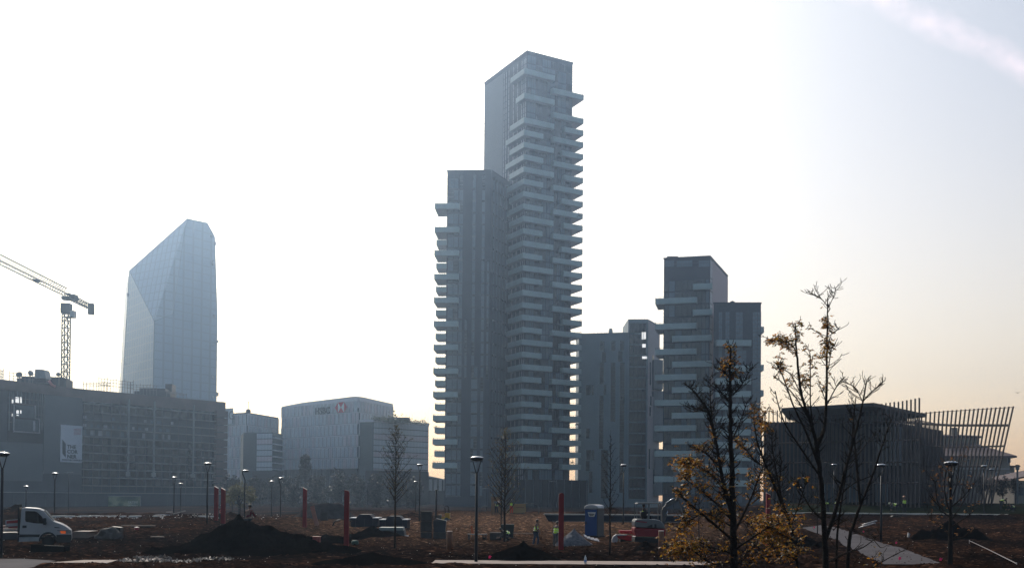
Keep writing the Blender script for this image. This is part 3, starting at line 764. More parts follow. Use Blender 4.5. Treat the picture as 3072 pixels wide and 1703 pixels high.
for (px, py) in ((845, 1219), (907, 1207), (1060, 1188.5), (1077, 1189)): s, z = F8.px(px, py); pts.append((min(max(s, 0), F8.len), z))
for (a, za), (b, zb_) in zip(pts, pts[1:]):
    q0, q1 = F8.pt(a, ZK, 0), F8.pt(b, ZK, 0); bkv = Vector((0, .6, 0))
    mb.hexa([q0, q1, q1+bkv, q0+bkv, Vector((q0.x, q0.y, za)), Vector((q1.x, q1.y, zb_)), Vector((q1.x, q1.y, zb_))+bkv, Vector((q0.x, q0.y, za))+bkv], PANEL)
pts = []
for (px, py) in ((1078, 1189), (1092, 1191), (1179, 1211)): s, z = F9.px(px, py); pts.append((min(max(s, 0), F9.len), z))
for (a, za), (b, zb_) in zip(pts, pts[1:]):
    q0, q1 = F9.pt(a, ZK, 0), F9.pt(b, ZK, 0); bkv = Vector((-.3, .6, 0))
    mb.hexa([q0, q1, q1+bkv, q0+bkv, Vector((q0.x, q0.y, za)), Vector((q1.x, q1.y, zb_)), Vector((q1.x, q1.y, zb_))+bkv, Vector((q0.x, q0.y, za))+bkv], PANEL)
mb.build('roof_edge', None, T7)
_, zt8 = F8.px(1070, 1199); _, zr8 = F8.px(1070, 1233)
fh8 = zt8-zr8
panel_rows(F8, .2, F8.len-.1, zt8-.3, fh8, 6, T7, 4); panel_rows(F9, .1, F9.len-.2, zt8-.3, fh8, 6, T7, 5)
mb = MB(); zb8 = zt8-.3-6*fh8; F8.box(mb, -2, F8.len, -2, zb8, -.1, .6, BASEM); F9.box(mb, 0, F9.len+4, -2, zb8, -.1, .5, BASEM)
for q in range(16): F8.box(mb, q*2.6, q*2.6+.3, -2, zb8, .5, .8, mat('base_column', (.13, .14, .15), .6))
mb.build('base', None, T7)
s_, z_ = F8.px(950, 1240); _, zt_ = F8.px(950, 1212); hh = (zt_-z_)
tA_, zA_ = F8.px(948, 1243)
text_mesh('HSBC', hh*1.02, 'sign_letters', mat('sign_dark', (.05, .055, .06), .5), facade_matrix(F8, tA_, zA_, .5), T7, .12, .05, 1.0)
mb = MB(); sx0, _ = F8.px(1008, 1222); sx1, _ = F8.px(1045, 1222); _, y1_ = F8.px(1026, 1206); _, y0_ = F8.px(1026, 1237)
RED = mat('sign_red', (.55, .03, .05), .5, var=.05); WHT = mat('sign_white', (.75, .75, .75), .5, var=.03)
cx, cz = (sx0+sx1)/2, (y0_+y1_)/2; w2_, h2_ = abs(sx1-sx0)/2, (y1_-y0_)/2; q_ = w2_*.5
def tri(pts, m_, d_):
    mb.face([F8.pt(cx+a*w2_, cz+b*h2_, d_) for a, b in pts], m_)
tri([(-.5, -1), (.5, -1), (.5, 1), (-.5, 1)], WHT, .55)
tri([(-1, 0), (-.5, -1), (-.5, 1)], RED, .55); tri([(1, 0), (.5, 1), (.5, -1)], RED, .55)
tri([(-.5, 1), (0, 0), (.5, 1)], RED, .58); tri([(-.5, -1), (.5, -1), (0, 0)], RED, .58)
mb.build('sign_logo', None, T7); at_root(T7)
def gridblock(root, fa, s0, s1, z0, z1, seed, rows=None):
    k = 0; z = z1
    while z > z0+.5:
        mb = MB(); h = min(2.0, z-z0)
        fa.box(mb, s0, s1, z-h+.22, z, -.05, .12, PANG if (k*7+seed) % 3 else PANP)
        s = s0
        while s < s1: fa.box(mb, s, s+.12, z-h+.22, z, .1, .2, PANEL); s += 1.3
        mb.build('glass_band', None, root); z -= 2.0; k += 1
T8 = empty('office_building', 'lower office block with fine horizontal glass bands and a planted roof, right of the bank', 'office building')
g0 = at(1120, 1262, 330); ZG = g0.z; g1 = at_z(1080, 1263, ZG); g2 = at_z(1286, 1273, ZG)
P = [V2(g1), V2(g0), V2(g2), V2(g2)+Vector((-3, 24, 0)), V2(g1)+Vector((-3, 24, 0))]
poly_building('wall', P, -2, ZG, mat('recess', (.06, .085, .095), .5), T8); Fg = Facade(g0, g2)
_, zb_ = Fg.px(1200, 1413); gridblock(T8, Fg, .2, Fg.len-.2, zb_, ZG-.4, 1)
mb = MB(); Fg.box(mb, -3, Fg.len, -2, zb_, -.1, .4, BASEM); mb.build('base', None, T8)
mb = MB(); mb.wallpath([V2(p) for p in P]+[V2(P[0])], ZG-.3, ZG+.5, .4, PANEL); q = at(1160, 1258, 335); mb.box((q.x+2, q.y, ZG+.8), (12, 5, 1.5), 0, BASEM); mb.build('roof_edge', None, T8); at_root(T8)
T9 = empty('office_building', 'pale office building right of the scaffolded block, with a roof sign ending in NG', 'office building')
i0 = at(741, 1236, 365); ZI = i0.z; i1 = at_z(640, 1243, ZI); i2 = at_z(835, 1252, ZI)
P = [V2(i1), V2(i0), V2(i2), V2(i2)+Vector((-9, 25, 0)), V2(i1)+Vector((-9, 25, 0))]
poly_building('wall', P, -2, ZI, GAP, T9); Fi = Facade(i1, i0); Fj = Facade(i0, i2, Vector((.5, -1, 0)))
panel_rows(Fi, .1, Fi.len-.1, ZI-.6, fh8, 6, T9, 8); panel_rows(Fj, .1, Fj.len-.1, ZI-.6, fh8, 2, T9, 9)
mb = MB(); Fi.box(mb, 0, Fi.len, -2, ZI-.6-6*fh8, -.1, .5, BASEM); mb.build('base', None, T9)
mb = MB(); Fi.rect(mb, 672, 1225, 702, 1272, .4, .9, PANG); mb.build('sign_board', None, T9)
ts, tz = Fi.px(675, 1259); text_mesh('NG', 4.6, 'sign_letters', mat('sign_grey', (.22, .24, .26), .5), facade_matrix(Fi, ts, tz, 1.0), T9, .05, .06, .95)
mb = MB(); q = at(745, 1226, 372); mb.lathe([(.1, 0), (.8, .3), (1.0, 1), (.7, 1.7), (.1, 2)], (q.x, q.y, ZI), 10, BASEM); mb.tube([(q.x, q.y, ZI+1), (q.x, q.y, ZI+5)], .08, 4, BASEM)
mb.tube([(q.x-1.2, q.y, ZI+4.2), (q.x+1.2, q.y, ZI+4.8)], .05, 4, BASEM); mb.build('roof_aerial', None, T9); at_root(T9)
T10 = empty('office_building', 'small banded office block in the dip between the two pale panelled buildings', 'office building')
j0 = at(771, 1297, 338); ZJ = j0.z; jm = at_z(730, 1297, ZJ); j1 = at_z(818, 1296, ZJ); j2 = at_z(848, 1302, ZJ)
P = [V2(jm), V2(j0), V2(j1), V2(j2), V2(j2)+Vector((-6, 18, 0)), V2(jm)+Vector((-6, 18, 0))]
poly_building('wall', P, -2, ZJ, mat('recess', (.06, .085, .095), .5), T10); Fk = Facade(j0, j1)
_, zb_ = Fk.px(800, 1412); gridblock(T10, Fk, .1, Fk.len-.1, zb_, ZJ-.3, 2); mb = MB(); Fk.box(mb, -6, Fk.len+4, -2, zb_, -.1, .4, BASEM); mb.build('base', None, T10)
Fl = Facade(j1, j2); mb = MB()
for q in range(8): Fl.box(mb, 0, Fl.len, ZJ-2-q*2.2, ZJ-1.6-q*2.2, 0, .8, PANG)
mb.build('side_balconies', None, T10); at_root(T10)

T12 = empty('low_building', 'low hazy building with a sloping roof in the gap left of the flat-topped tower', 'building')
a = at(1283, 1428, 380); b = at_z(1352, 1440, a.z-2); mb = MB()
mb.hexa([Vector((a.x, a.y, -2)), Vector((b.x, a.y, -2)), Vector((b.x, a.y+12, -2)), Vector((a.x, a.y+12, -2)), Vector((a.x, a.y, a.z)), Vector((b.x, a.y, a.z-2.5)), Vector((b.x, a.y+12, a.z-2.5)), Vector((a.x, a.y+12, a.z))]); mb.build('wall', BASEM, T12)
mb = MB(); P0 = [Vector((a.x-1, a.y-.5, a.z+.02)), Vector((b.x+1, a.y-.5, a.z-2.6)), Vector((b.x+1, a.y+12.5, a.z-2.6)), Vector((a.x-1, a.y+12.5, a.z+.02))]; mb.hexa(P0+[p+Vector((0, 0, .5)) for p in P0]); mb.build('roof', PANG, T12)
for k in range(5): mb = MB(); mb.box((a.x+1.2+k*1.9, a.y-.06, 7.5), (1.2, .12, 4.5), 0, PANG); mb.build('window', None, T12)
at_root(T12)
# --- large scaffolded block with hoarding (left)
T11 = empty('scaffolded_building', 'large block wrapped in scaffolding and dark netting, filling the left of the skyline', 'building under renovation')
NET = mat('netting', (.075, .085, .10), .8, var=.2, scale=.25); NET2 = mat('pale_netting', (.12, .14, .155), .8, var=.12, scale=.1)
BAND = mat('brown_band', (.17, .13, .12), .8, var=.2, scale=.3); LEDGE = mat('scaffold_board', (.23, .25, .26), .7); POLE = mat('scaffold_pole', (.15, .14, .14), .6)
e1 = at(0, 1140, 236); ZE = e1.z; e2 = at_z(247, 1169, ZE); e3 = at_z(672, 1208, ZE)
e0 = V2(e1)+(V2(e1)-V2(e2))*1.1; Fm0 = Facade(e0, e2); FE = Facade(e2, e3)
off = Fm0.len-(V2(e2)-V2(e1)).length
P = [e0, V2(e2), V2(e3), V2(e3)+Vector((-34, 8, 0)), e0+Vector((-30, 20, 0))]
poly_building('wall', P, -2, ZE, NET, T11)
mb = MB(); Fm0.box(mb, 0, Fm0.len, ZE-2.2, ZE+.2, -.1, .5, BAND); FE.box(mb, 0, FE.len+.2, ZE-3.0, ZE+.2, -.1, .55, BAND); mb.build('cornice', None, T11)
mb = MB(); sa, _ = Fm0.px(130, 1300); Fm0.box(mb, sa, Fm0.len-.1, 8, ZE-2.3, -.1, .25, NET2)
sb, _ = Fm0.px(128, 1300); _, zq = Fm0.px(60, 1328); Fm0.box(mb, 0, sb, 6, zq, -.1, .22, NET2); mb.build('sheeting', None, T11)
# open bay with bare frame and light zigzag outline
mb = MB(); DKR = mat('open_bay', (.03, .034, .042), .9)
Fm0.rect(mb, 22, 1172, 130, 1326, -.1, .15, DKR)
for k in range(9): x = 24+k*12.3; Fm0.rect(mb, x, 1172, x+3, 1210 if 1 < k < 7 else 1290, .14, .35, NET2)
for y in (1196, 1212, 1240, 1268): Fm0.rect(mb, 22, y, 130, y+1.3, .14, .3, BAND)
Fm0.rect(mb, 42, 1216, 98, 1252, .2, .45, mat('teal_panel', (.055, .085, .10), .4)); Fm0.rect(mb, 42, 1258, 112, 1292, .2, .45, MATS['teal_panel'])
for a in ((37, 1214, 39, 1296), (37, 1294, 116, 1297), (113, 1256, 115, 1296), (100, 1254, 115, 1256.5), (100, 1216, 102, 1256), (95, 1262, 101, 1292)): Fm0.rect(mb, *a, .4, .6, LIGHTP)
mb.build('open_bay', None, T11)
for a in ((32, 1198, 36, 1208), (43, 1191, 53, 1193.5), (43, 1196, 53, 1207), (57, 1191, 61, 1194), (57, 1196, 61, 1208), (46, 1230, 52, 1240), (57, 1230, 60, 1240), (46, 1244, 52, 1246), (32, 1240, 34, 1248)):
    mb = MB(); Fm0.rect(mb, *a, .46, .52, MATS['glow_pane']); mb.build('window', None, T11)  # panes glow on their own, brightness put into the material
for k in range(13):
    z = ZE-3.6-k*2.18
    if z < 4: break
    mb = MB(); s = 0
    r = random.Random(k)
    FE.box(mb, 0, FE.len-2.5, z-.12, z+.12, .3, 1.25, LEDGE)
    if k in (2, 3, 4):
        while s < FE.len*.62:
            ww = r.choice((.9, 1.1, .7)); 
            if r.random() < (.5 if k == 2 else .75): FE.box(mb, s+.3, s+.3+ww, z+.4, z+(1.2 if k != 4 else 1.8), -.05, .1, LIGHTP if r.random() < .4 else BLUEGL)
            s += ww+1.1
    else:
        while s < FE.len-4: FE.box(mb, s+.3, s+2.1, z+.3, z+1.9, -.05, .1, DARKGL); s += 2.6
    mb.build('scaffold_lift', None, T11)
mb = MB(); s = 0
while s < FE.len: FE.box(mb, s, s+.09, 0, ZE-2, 1.2, 1.29, POLE); s += 2.5
mb.build('scaffold_standards', None, T11)
for x in (377, 454, 572):
    mb = MB(); s, _ = FE.px(x, 1300); FE.box(mb, s-.22, s+.22, 9.0, ZE-1.5, 1.3, 1.7, LEDGE); FE.box(mb, s-.7, s+.5, 7.8, 9.0, 1.3, 1.9, LEDGE); mb.build('rubble_chute', None, T11)
mb = MB(); s0_, _ = FE.px(641, 1350)
for k in range(14): z = ZE-2.5-k*2.18; FE.box(mb, s0_, FE.len+.4, z-1.9, z, .2, 1.5, BAND)
mb.build('stair_scaffold', None, T11)
# banner
mb = MB(); Fm0.rect(mb, 178, 1275, 243, 1386, .35, .5, mat('banner_cloth', (.62, .64, .70), .7, var=.05)); bn = mb.build('banner', None, T11)
INK = mat('banner_ink', (.05, .06, .075), .7)
for i, (t_, yy) in enumerate((('THE', 1344), ('COR', 1358.5), ('NER', 1373))):
    s, z = Fm0.px(197, yy); _, zt2 = Fm0.px(197, yy-11.8)
    text_mesh(t_, (zt2-z)*1.32, 'banner_lettering', INK, facade_matrix(Fm0, s, z, .56), bn, .01, .05, 1.08)
s, z = Fm0.px(182, 1380); text_mesh('WWW.THECORNER.MI.IT', .52, 'banner_lettering', INK, facade_matrix(Fm0, s, z, .56), bn, .01, .02, 1.0)
mb = MB(); PK = mat('banner_pink', (.42, .27, .32), .7)
def fq(pts, m_, d_=.56): mb.face([Fm0.pt(*Fm0.px(x, y), d_) for x, y in pts], m_)
fq([(183, 1317), (193, 1330), (193, 1372), (183, 1359)], INK)
for k in range(5): fq([(216, 1286+k*4), (238, 1284+k*4), (240, 1286+k*4), (218, 1288+k*4)], PK)
mb.build('banner_emblem', None, bn)
mb = MB(); mb.tube([Fm0.pt(*Fm0.px(x, y), 1.2) for x, y in ((138, 1142), (142, 1149), (148, 1155), (156, 1159))], .35, 6, mat('red_chute', (.6, .25, .25), .5)); mb.build('hanging_tape', None, T11)
# roof plant
mb = MB(); r = random.Random(3)
for (x0, y0, x1, y1) in ((48, 1133, 190, 1150), (62, 1128, 180, 1136), (400, 1172, 505, 1186), (415, 1163, 490, 1176), (492, 1150, 511, 1170)):
    mb = MB()
    a = at(x0, y0, 250+x0*.09); b = at(x1, y1, 250+x0*.09); mb.box(((a.x+b.x)/2, a.y+3, (a.z+b.z)/2-1), (b.x-a.x, 5, a.z-b.z+2), .1, BASEM); mb.build('roof_plant', None, T11)
def scaffold_run(x0, y0, x1, y1, h, n, D):
    mb = MB()
    for i in range(n+1):
        t = i/n; a = at(x0+(x1-x0)*t, y0+(y1-y0)*t, D); mb.tube([a-Vector((0, 0, 1)), a+Vector((0, 0, h*(1 if i % 3 else 1.25)))], .07, 4, POLE)
    for q in range(3):
        mb.tube([at(x0, y0, D)+Vector((0, 0, h*(q+1)/3)), at(x1, y1, D)+Vector((0, 0, h*(q+1)/3))], .06, 4, POLE)
    mb.build('roof_scaffold', None, T11)
scaffold_run(28, 1143, 110, 1147, 2.2, 7, 252); scaffold_run(250, 1160, 330, 1162, 1.2, 8, 268); scaffold_run(296, 1162, 400, 1174, 2.6, 12, 270); scaffold_run(390, 1172, 470, 1176, 1.9, 8, 280); scaffold_run(0, 1140, 10, 1141, 2.5, 3, 245); scaffold_run(500, 1180, 560, 1190, .8, 6, 284)
at_root(T11)
DISH = mat('dish', (.22, .25, .28), .5)
for x, y, rr, lab in ((58, 1125, 9, 'leftmost and widest'), (89, 1120, 8.5, 'tall oval second'), (110, 1118, 4.5, 'narrow third'), (176, 1124, 6.5, 'rightmost round')):
    e = empty('satellite_dish', lab+' satellite dish on the scaffolded roof', 'satellite dish', 'satellite dishes on the scaffolded roof', at(x, y, 250)); s_ = rr/2895*250
    mb = MB(); mb.lathe([(s_*.15, 0), (s_*.6, .12), (s_, .5)], (0, 0, 0), 16, DISH); o = mb.build('reflector', None, e, True); o.rotation_euler = (R(80), 0, R({58: 20, 89: 55, 110: 70, 176: 15}[x]))
    mb = MB(); mb.tube([(0, .3, -2.6), (0, .2, 0)], .12, 5, POLE); mb.tube([(0, .2, 0), (.3, -.9, .2)], .05, 4, POLE); mb.build('mast', None, e)
e = empty('cooling_unit', 'pale blue-grey cooling unit between the satellite dishes on the roof', 'cooling unit', None, at(128, 1122, 250))
mb = MB(); mb.profile([(-1.4, -1.2), (1.6, -1.2), (1.0, 1.0), (-1.2, 1.1)], -1.5, 1.5, None, DISH); mb.build('casing', None, e); mb = MB(); mb.box((0, 0, -1.8), (3, 2.4, 1), 0, BASEM); mb.build('frame', None, e)

# --- site hoarding with billboard in front of it
H = empty('site_hoarding', 'long dark hoarding along the foot of the scaffolded building', 'hoarding')
h0 = at(-60, 1474, 218); hE = at(685, 1484, 266); hE = Vector((hE.x, hE.y, h0.z))
FH_ = Facade(h0, hE); mb = MB(); FH_.box(mb, -8, FH_.len, -3, h0.z, -.15, .15, mat('hoarding', (.05, .058, .075), .7, var=.12, scale=.3))
q = 0
while q < FH_.len: FH_.box(mb, q, q+.1, -3, h0.z, .14, .22, NET); q += 2.4
FH_.box(mb, -8, FH_.len, h0.z-.12, h0.z+.06, -.2, .25, LEDGE); mb.build('boards', None, H); at_root(H)
BB = empty('billboard', 'green picture billboard with pale lettering on the dark hoarding', 'billboard')
bm_ = bpy.data.materials.new('poster_print'); bm_.use_nodes = True; t_ = bm_.node_tree; b_ = t_.nodes['Principled BSDF']
g_ = t_.nodes.new('ShaderNodeNewGeometry'); n_ = t_.nodes.new('ShaderNodeTexNoise'); n_.inputs['Scale'].default_value = .35; n_.inputs['Detail'].default_value = 3
r_ = t_.nodes.new('ShaderNodeValToRGB'); el = r_.color_ramp.elements; el[0].position = .35; el[0].color = (.03, .05, .045, 1); el[1].position = .7; el[1].color = (.30, .33, .22, 1); x_ = el.new(.5); x_.color = (.09, .13, .07, 1)
t_.links.new(g_.outputs['Position'], n_.inputs['Vector']); t_.links.new(n_.outputs['Fac'], r_.inputs[0]); t_.links.new(r_.outputs[0], b_.inputs['Base Color'])
mb = MB(); FH_.rect(mb, 323, 1488, 418, 1548, .2, .35, bm_); mb.build('poster', None, BB)
mb = MB(); FH_.rect(mb, 321, 1486, 420, 1488, .2, .45, LEDGE); FH_.rect(mb, 418, 1488, 420, 1548, .2, .45, LEDGE); mb.build('frame', None, BB)
PAL = mat('poster_text', (.50, .52, .50), .7)
for t, x, y, sz, xs in (('FATEVI', 382, 1509.5, 12, 1.15), ('UN REGALO', 382, 1517, 7, 1.08), ('DA URLO', 382, 1524.5, 7.5, 1.4)):
    s, z = FH_.px(x, y); text_mesh(t, sz/2895*225, 'lettering', PAL, facade_matrix(FH_, s, z, .38), BB, .01, .01, xs*.78)
at_root(BB)

# --- tower crane
CRN = mat('crane_steel', (.01, .01, .014), .9, spec=.05)
mp = at(200, 880, 290); CR_ = empty('tower_crane', 'flat-top tower crane standing behind the scaffolded building', 'tower crane', None, (mp.x, mp.y, 0)); zc = mp.z
def lattice(mb, a, b, wd, n, sec=4, r=.09):
    a, b = Vector(a), Vector(b); t = (b-a).normalized(); u = t.cross(Vector((0, 0, 1)) if abs(t.z) < .9 else Vector((1, 0, 0))).normalized(); v = t.cross(u)
    cs = [(u+v)*wd/2, (u-v)*wd/2, (-u-v)*wd/2, (-u+v)*wd/2] if sec == 4 else [u*wd/2+v*wd*.4, -u*wd/2+v*wd*.4, -v*wd*.6]
    for c in cs: mb.tube([a+c, b+c], r, 4)
    m_ = len(cs)
    for i in range(n):
        p = a+(b-a)*i/n; q = a+(b-a)*(i+1)/n
        for j in range(m_):
            mb.tube([p+cs[j], q+cs[(j+1) % m_]], r*.55, 4, cap=False)
            if sec == 4: mb.tube([p+cs[j], p+cs[(j+1) % m_]], r*.55, 4, cap=False)
mb = MB(); lattice(mb, (0, 0, 0), (0, 0, zc-6), 1.75, 26, 4, .19); mb.build('mast', CRN, CR_)
jd = Vector((.036, -.9993, 0)); cj = -jd
mb = MB(); mb.box((0, 0, zc-4.6), (2.6, 2.6, 3.0), .1); mb.lathe([(1.2, -2), (1.5, -1.6), (1.5, -1.0)], (0, 0, zc), 14); mb.box((.9, 0, zc-7.2), (3, 2.4, .15)); mb.build('slewing_unit', CRN, CR_)
mb = MB(); mb.box((2.2, -.4, zc-6.3), (1.3, 1.6, 1.9)); mb.build('cab', mat('cab', (.4, .42, .44), .4), CR_)
mb = MB(); lattice(mb, Vector((0, 0, zc+.3)), Vector((0, 0, zc+.3))+jd*62, 2.2, 40, 3, .17); mb.build('jib', CRN, CR_)
mb = MB(); lattice(mb, Vector((0, 0, zc-.6)), Vector((0, 0, zc-.6))+cj*17, 1.3, 9, 4, .15); mb.tube([(0, 0, zc+2.4), Vector((0, 0, zc-.2))+cj*15], .06, 4); mb.box(Vector((0, 0, zc-.2))+cj*5, (1.6, 3, 1.6)); mb.build('counter_jib', CRN, CR_)
mb = MB(); mb.box(Vector((.8, 0, zc-1.5))+cj*16.5, (1.7, 2.6, 3.3), .3); mb.build('counterweight', CRN, CR_)
mb = MB(); q = Vector((0, 0, zc-.6))+jd*20; mb.tube([q, q-Vector((0, 0, 42))], .025, 4); mb.box(q, (1.5, 1.5, .6)); mb.build('trolley', CRN, CR_)
# ------------------------------------------------------------------ slatted pavilion (right)
PV = empty('slatted_pavilion', 'dark wooden pavilion with a thin flat roof and curving open slat screens, at the right', 'pavilion')
WOOD = mat('slat_wood', (.085, .065, .060), .75, var=.3, scale=.6); PWALL = mat('pavilion_wall', (.032, .030, .035), .6, var=.2, scale=.2)
PGL = mat('pavilion_glass', (.32, .33, .38), .25, var=.3, scale=.15, spec=.5)
b0 = at(2291, 1268, 140); b1 = at(2696, 1268, 128); zB = b0.z; b1 = at_z(2696, 1268, zB); b2 = at_z(2822, 1290, zB)
P = [V2(b0), V2(b1), V2(b2), V2(b2)+Vector((2, 10, 0)), V2(b0)+Vector((9, 28, 0))]
mb = MB(); mb.prism([(p.x, p.y) for p in P], .5, zB, PWALL); mb.build('wall', None, PV)
Fa, Fb = Facade(b0, b1), Facade(b1, b2, Vector((.3, -1, 0)))
mb = MB(); Fb.box(mb, .3, Fb.len-.2, 8.0, zB-.5, -.05, .1, PGL); Fa.box(mb, Fa.len-3.2, Fa.len-.2, 8.0, zB-.5, -.05, .1, PGL); mb.build('glazing', None, PV)
r1 = at(2622, 1207, 118); zR = r1.z; r0 = at_z(2344, 1223, zR); r2 = at_z(2778, 1241, zR)
P = [V2(r0), V2(r1), V2(r2), V2(r2)+Vector((-6, 12, 0)), V2(r0)+Vector((5, 14, 0))]
mb = MB(); mb.prism([(p.x, p.y) for p in P], zR-.45, zR, PWALL); mb.build('roof', None, PV)
u0 = V2(at(2385, 1240, 136)); u1 = V2(at(2630, 1240, 124)); u2 = V2(at(2722, 1252, 134)); u3 = u2+Vector((-2, 12, 0)); u4 = u0+Vector((5, 14, 0))
mb = MB(); mb.prism([(p.x, p.y) for p in (u0, u1, u2, u3, u4)], zB-.1, zR-.44, PWALL); mb.build('upper_storey', None, PV)
gz = 2.3
def slat(mb, a, b, w_=.11, d_=.2, ang=0):
    t = Vector((math.cos(ang), math.sin(ang), 0)); n_ = Vector((-t.y, t.x, 0)); a, b = Vector(a), Vector(b)
    q = [t*sx*w_/2+n_*sy*d_/2 for sx, sy in ((-1, -1), (1, -1), (1, 1), (-1, 1))]
    mb.hexa([a+k for k in q]+[b+k for k in q])
# near screen: rises towards its right end, comes nearer to the camera there
mb = MB(); n = 38
zt1 = at(2757, 1193, 112).z
def s1pos(t): px = 2293+(2757-2293)*t; D = 137-25*t**1.6; return px, D
for i in range(n):
    t = i/(n-1); px, D = s1pos(t); q = at(px, 1500, D); top = at(px, 1230-37*t**2.2, D).z
    if t > .86: top = at(px, 1205-(t-.86)/.14*12, D).z
    bot = 2.0 if t < .72 else 2.2
    slat(mb, (q.x, q.y, bot), (q.x, q.y, top), .14, .3, -.2-.4*t)
mb.build('slat_screen', WOOD, PV)
mb = MB()
for yy0, yy1, ta, w_ in ((1268, 1264, .0, .22), (1330, 1318, 0, .2), (1388, 1385, 0, .2), (1450, 1447, 0, .2)):
    pts = []
    for i in range(25):
        t = i/24; px, D = s1pos(t); pts.append(at(px, yy0+(yy1-yy0)*t, D+.25))
    mb.tube(pts, w_/2, 4)
mb.build('screen_rail', WOOD, PV)
# far screen: sweeps out to the right and leans outward
mb = MB(); n = 27
def s2b(t): return 2705+(2972-2705)*t, 141-7*t
def s2t(t):
    x = 2700+(3040-2700)*t; return x, 1243-25*t**.8, 141-9*t
for i in range(n):
    t = i/(n-1); x, D = s2b(t); a = at(x, 1496, D); a.z = 2.0; x2, y2, D2 = s2t(t); slat(mb, a, at(x2, y2, D2), .15, .2, .1)
mb.build('slat_screen', WOOD, PV)
mb = MB()
for yy0, yy1, ye in ((1266, 1275, 1275), (1330, 1341, 1337), (1391, 1398, 1397), (1448, 1452, 1452)):
    pts = []
    for i in range(25):
        t = i/24; bx, bD = s2b(t); tx, ty, tD = s2t(t); y = yy0+(yy1-yy0)*min(1, t*2.2) if t < .45 else yy1+(ye-yy1)*(t-.45)/.55
        u = (1496-y)/(1496-ty); pts.append(at(bx+(tx-bx)*u, y, bD+(tD-bD)*u+.3))
    mb.tube(pts, .12 if yy0 > 1300 else .17, 4)
pts = [at(s2t(i/24)[0], s2t(i/24)[1]+3, s2t(i/24)[2]+.2) for i in range(25)]; mb.tube(pts, .04, 4)
mb.build('screen_rail', WOOD, PV)
# slats on the main front and right side, doors, terrace rail
mb = MB(); s = .3; r = random.Random(2)
while s < Fa.len: Fa.box(mb, s, s+.12, 2.2, zB+.2, .3, .55, WOOD); s += .55
s = .3
while s < Fb.len: Fb.box(mb, s, s+.12, 2.2, zB-.1, .3, .5, WOOD); s += .5
mb.build('cladding_slats', None, PV)
DF = mat('door_frame', (.16, .18, .2), .5)
for x0, x1 in ((2470, 2500), (2545, 2573), (2623, 2659)):
    mb = MB(); Fa.rect(mb, x0, 1448, x1, 1505, .56, .66, mat('door_glass', (.05, .065, .085), .2)); d_ = mb.build('door', None, PV)
    mb = MB(); Fa.rect(mb, x0, 1447, x1, 1449, .56, .78, DF); Fa.rect(mb, x0, 1449, x0+1.6, 1505, .56, .78, DF); Fa.rect(mb, x1-1.6, 1449, x1, 1505, .56, .78, DF); mb.build('frame', None, d_)
mb = MB(); Fb.box(mb, Fb.len*.45, Fb.len, zB+.95, zB+1.05, -.4, -.3, WOOD); s = Fb.len*.45
while s < Fb.len: Fb.box(mb, s, s+.07, zB, zB+1, -.4, -.33, WOOD); s += .45
mb.build('terrace_railing', None, PV); at_root(PV)

# ------------------------------------------------------------------ old house behind the pavilion and low shed
HS = empty('old_house', 'pale old house with hipped roofs seen through the slats at the far right', 'house')
STU = mat('stucco', (.20, .175, .15), .8, var=.15, scale=.3); ROOF = mat('roof_tiles', (.11, .075, .07), .8, var=.3, scale=.5); HGL = mat('house_window', (.05, .055, .07), .3)
q0 = at(2780, 1372, 195); zE = q0.z; q1 = at_z(3030, 1372, zE)
FHs = Facade(q0, q1); Pq = [V2(q0), V2(q1), V2(q1)+Vector((3, 14, 0)), V2(q0)+Vector((0, 14, 0))]
mb = MB(); mb.prism([(p.x, p.y) for p in Pq], 1, zE, STU); mb.build('wall', None, HS)
def hip(nm, P, z0, h, ov=.9):
    c = sum(P, Vector())/4; E = [p+(p-c).normalized()*ov*1.5 for p in P]; mb = MB()
    a, b = (E[0]+E[3])/2, (E[1]+E[2])/2; l_ = (b-a).length; t = (b-a).normalized(); g = min(6, l_*.35); a2_, b2_ = a+t*g, b-t*g
    B = [Vector((p.x, p.y, z0)) for p in E]; T_ = [Vector((a2_.x, a2_.y, z0+h)), Vector((b2_.x, b2_.y, z0+h))]
    mb.face([B[0], B[1], T_[1], T_[0]]); mb.face([B[2], B[3], T_[0], T_[1]]); mb.face([B[3], B[0], T_[0]]); mb.face([B[1], B[2], T_[1]])
    mb.prism([(p.x, p.y) for p in E], z0-.35, z0-.001); return mb.build(nm, ROOF, HS)
hip('roof', Pq, zE+.35, 3.0)
v0 = at(2818, 1315, 200); zU = at(2880, 1312, 200).z; v1 = at(2938, 1315, 200)
Pu = [V2(v0), V2(v1), V2(v1)+Vector((0, 8, 0)), V2(v0)+Vector((0, 8, 0))]
mb = MB(); mb.prism([(p.x, p.y) for p in Pu], zE, zU, STU); mb.build('upper_storey', None, HS); hip('roof', Pu, zU+.35, .6, .5)
mb = MB(); ch = at(2861, 1300, 202); mb.box((ch.x, ch.y, zU+1.0), (1.1, 1.1, 2.4)); mb.build('chimney', STU, HS)
w0_ = at(3030, 1388, 197); Pw = [V2(q1)+Vector((0, 2, 0)), V2(at(3044, 1390, 197)), V2(at(3044, 1390, 197))+Vector((0, 12, 0)), V2(q1)+Vector((0, 14, 0))]
mb = MB(); mb.prism([(p.x, p.y) for p in Pw], 1, w0_.z-.6, STU); mb.build('wing', None, HS)
mb = MB(); a = V2(at(3020, 1380, 194)); b = V2(at(3061, 1380, 194)); mb.prism([(a.x, a.y), (b.x, b.y), (b.x, b.y+14), (a.x, a.y+14)], w0_.z-.9, w0_.z-.6); mb.build('eave', ROOF, HS)
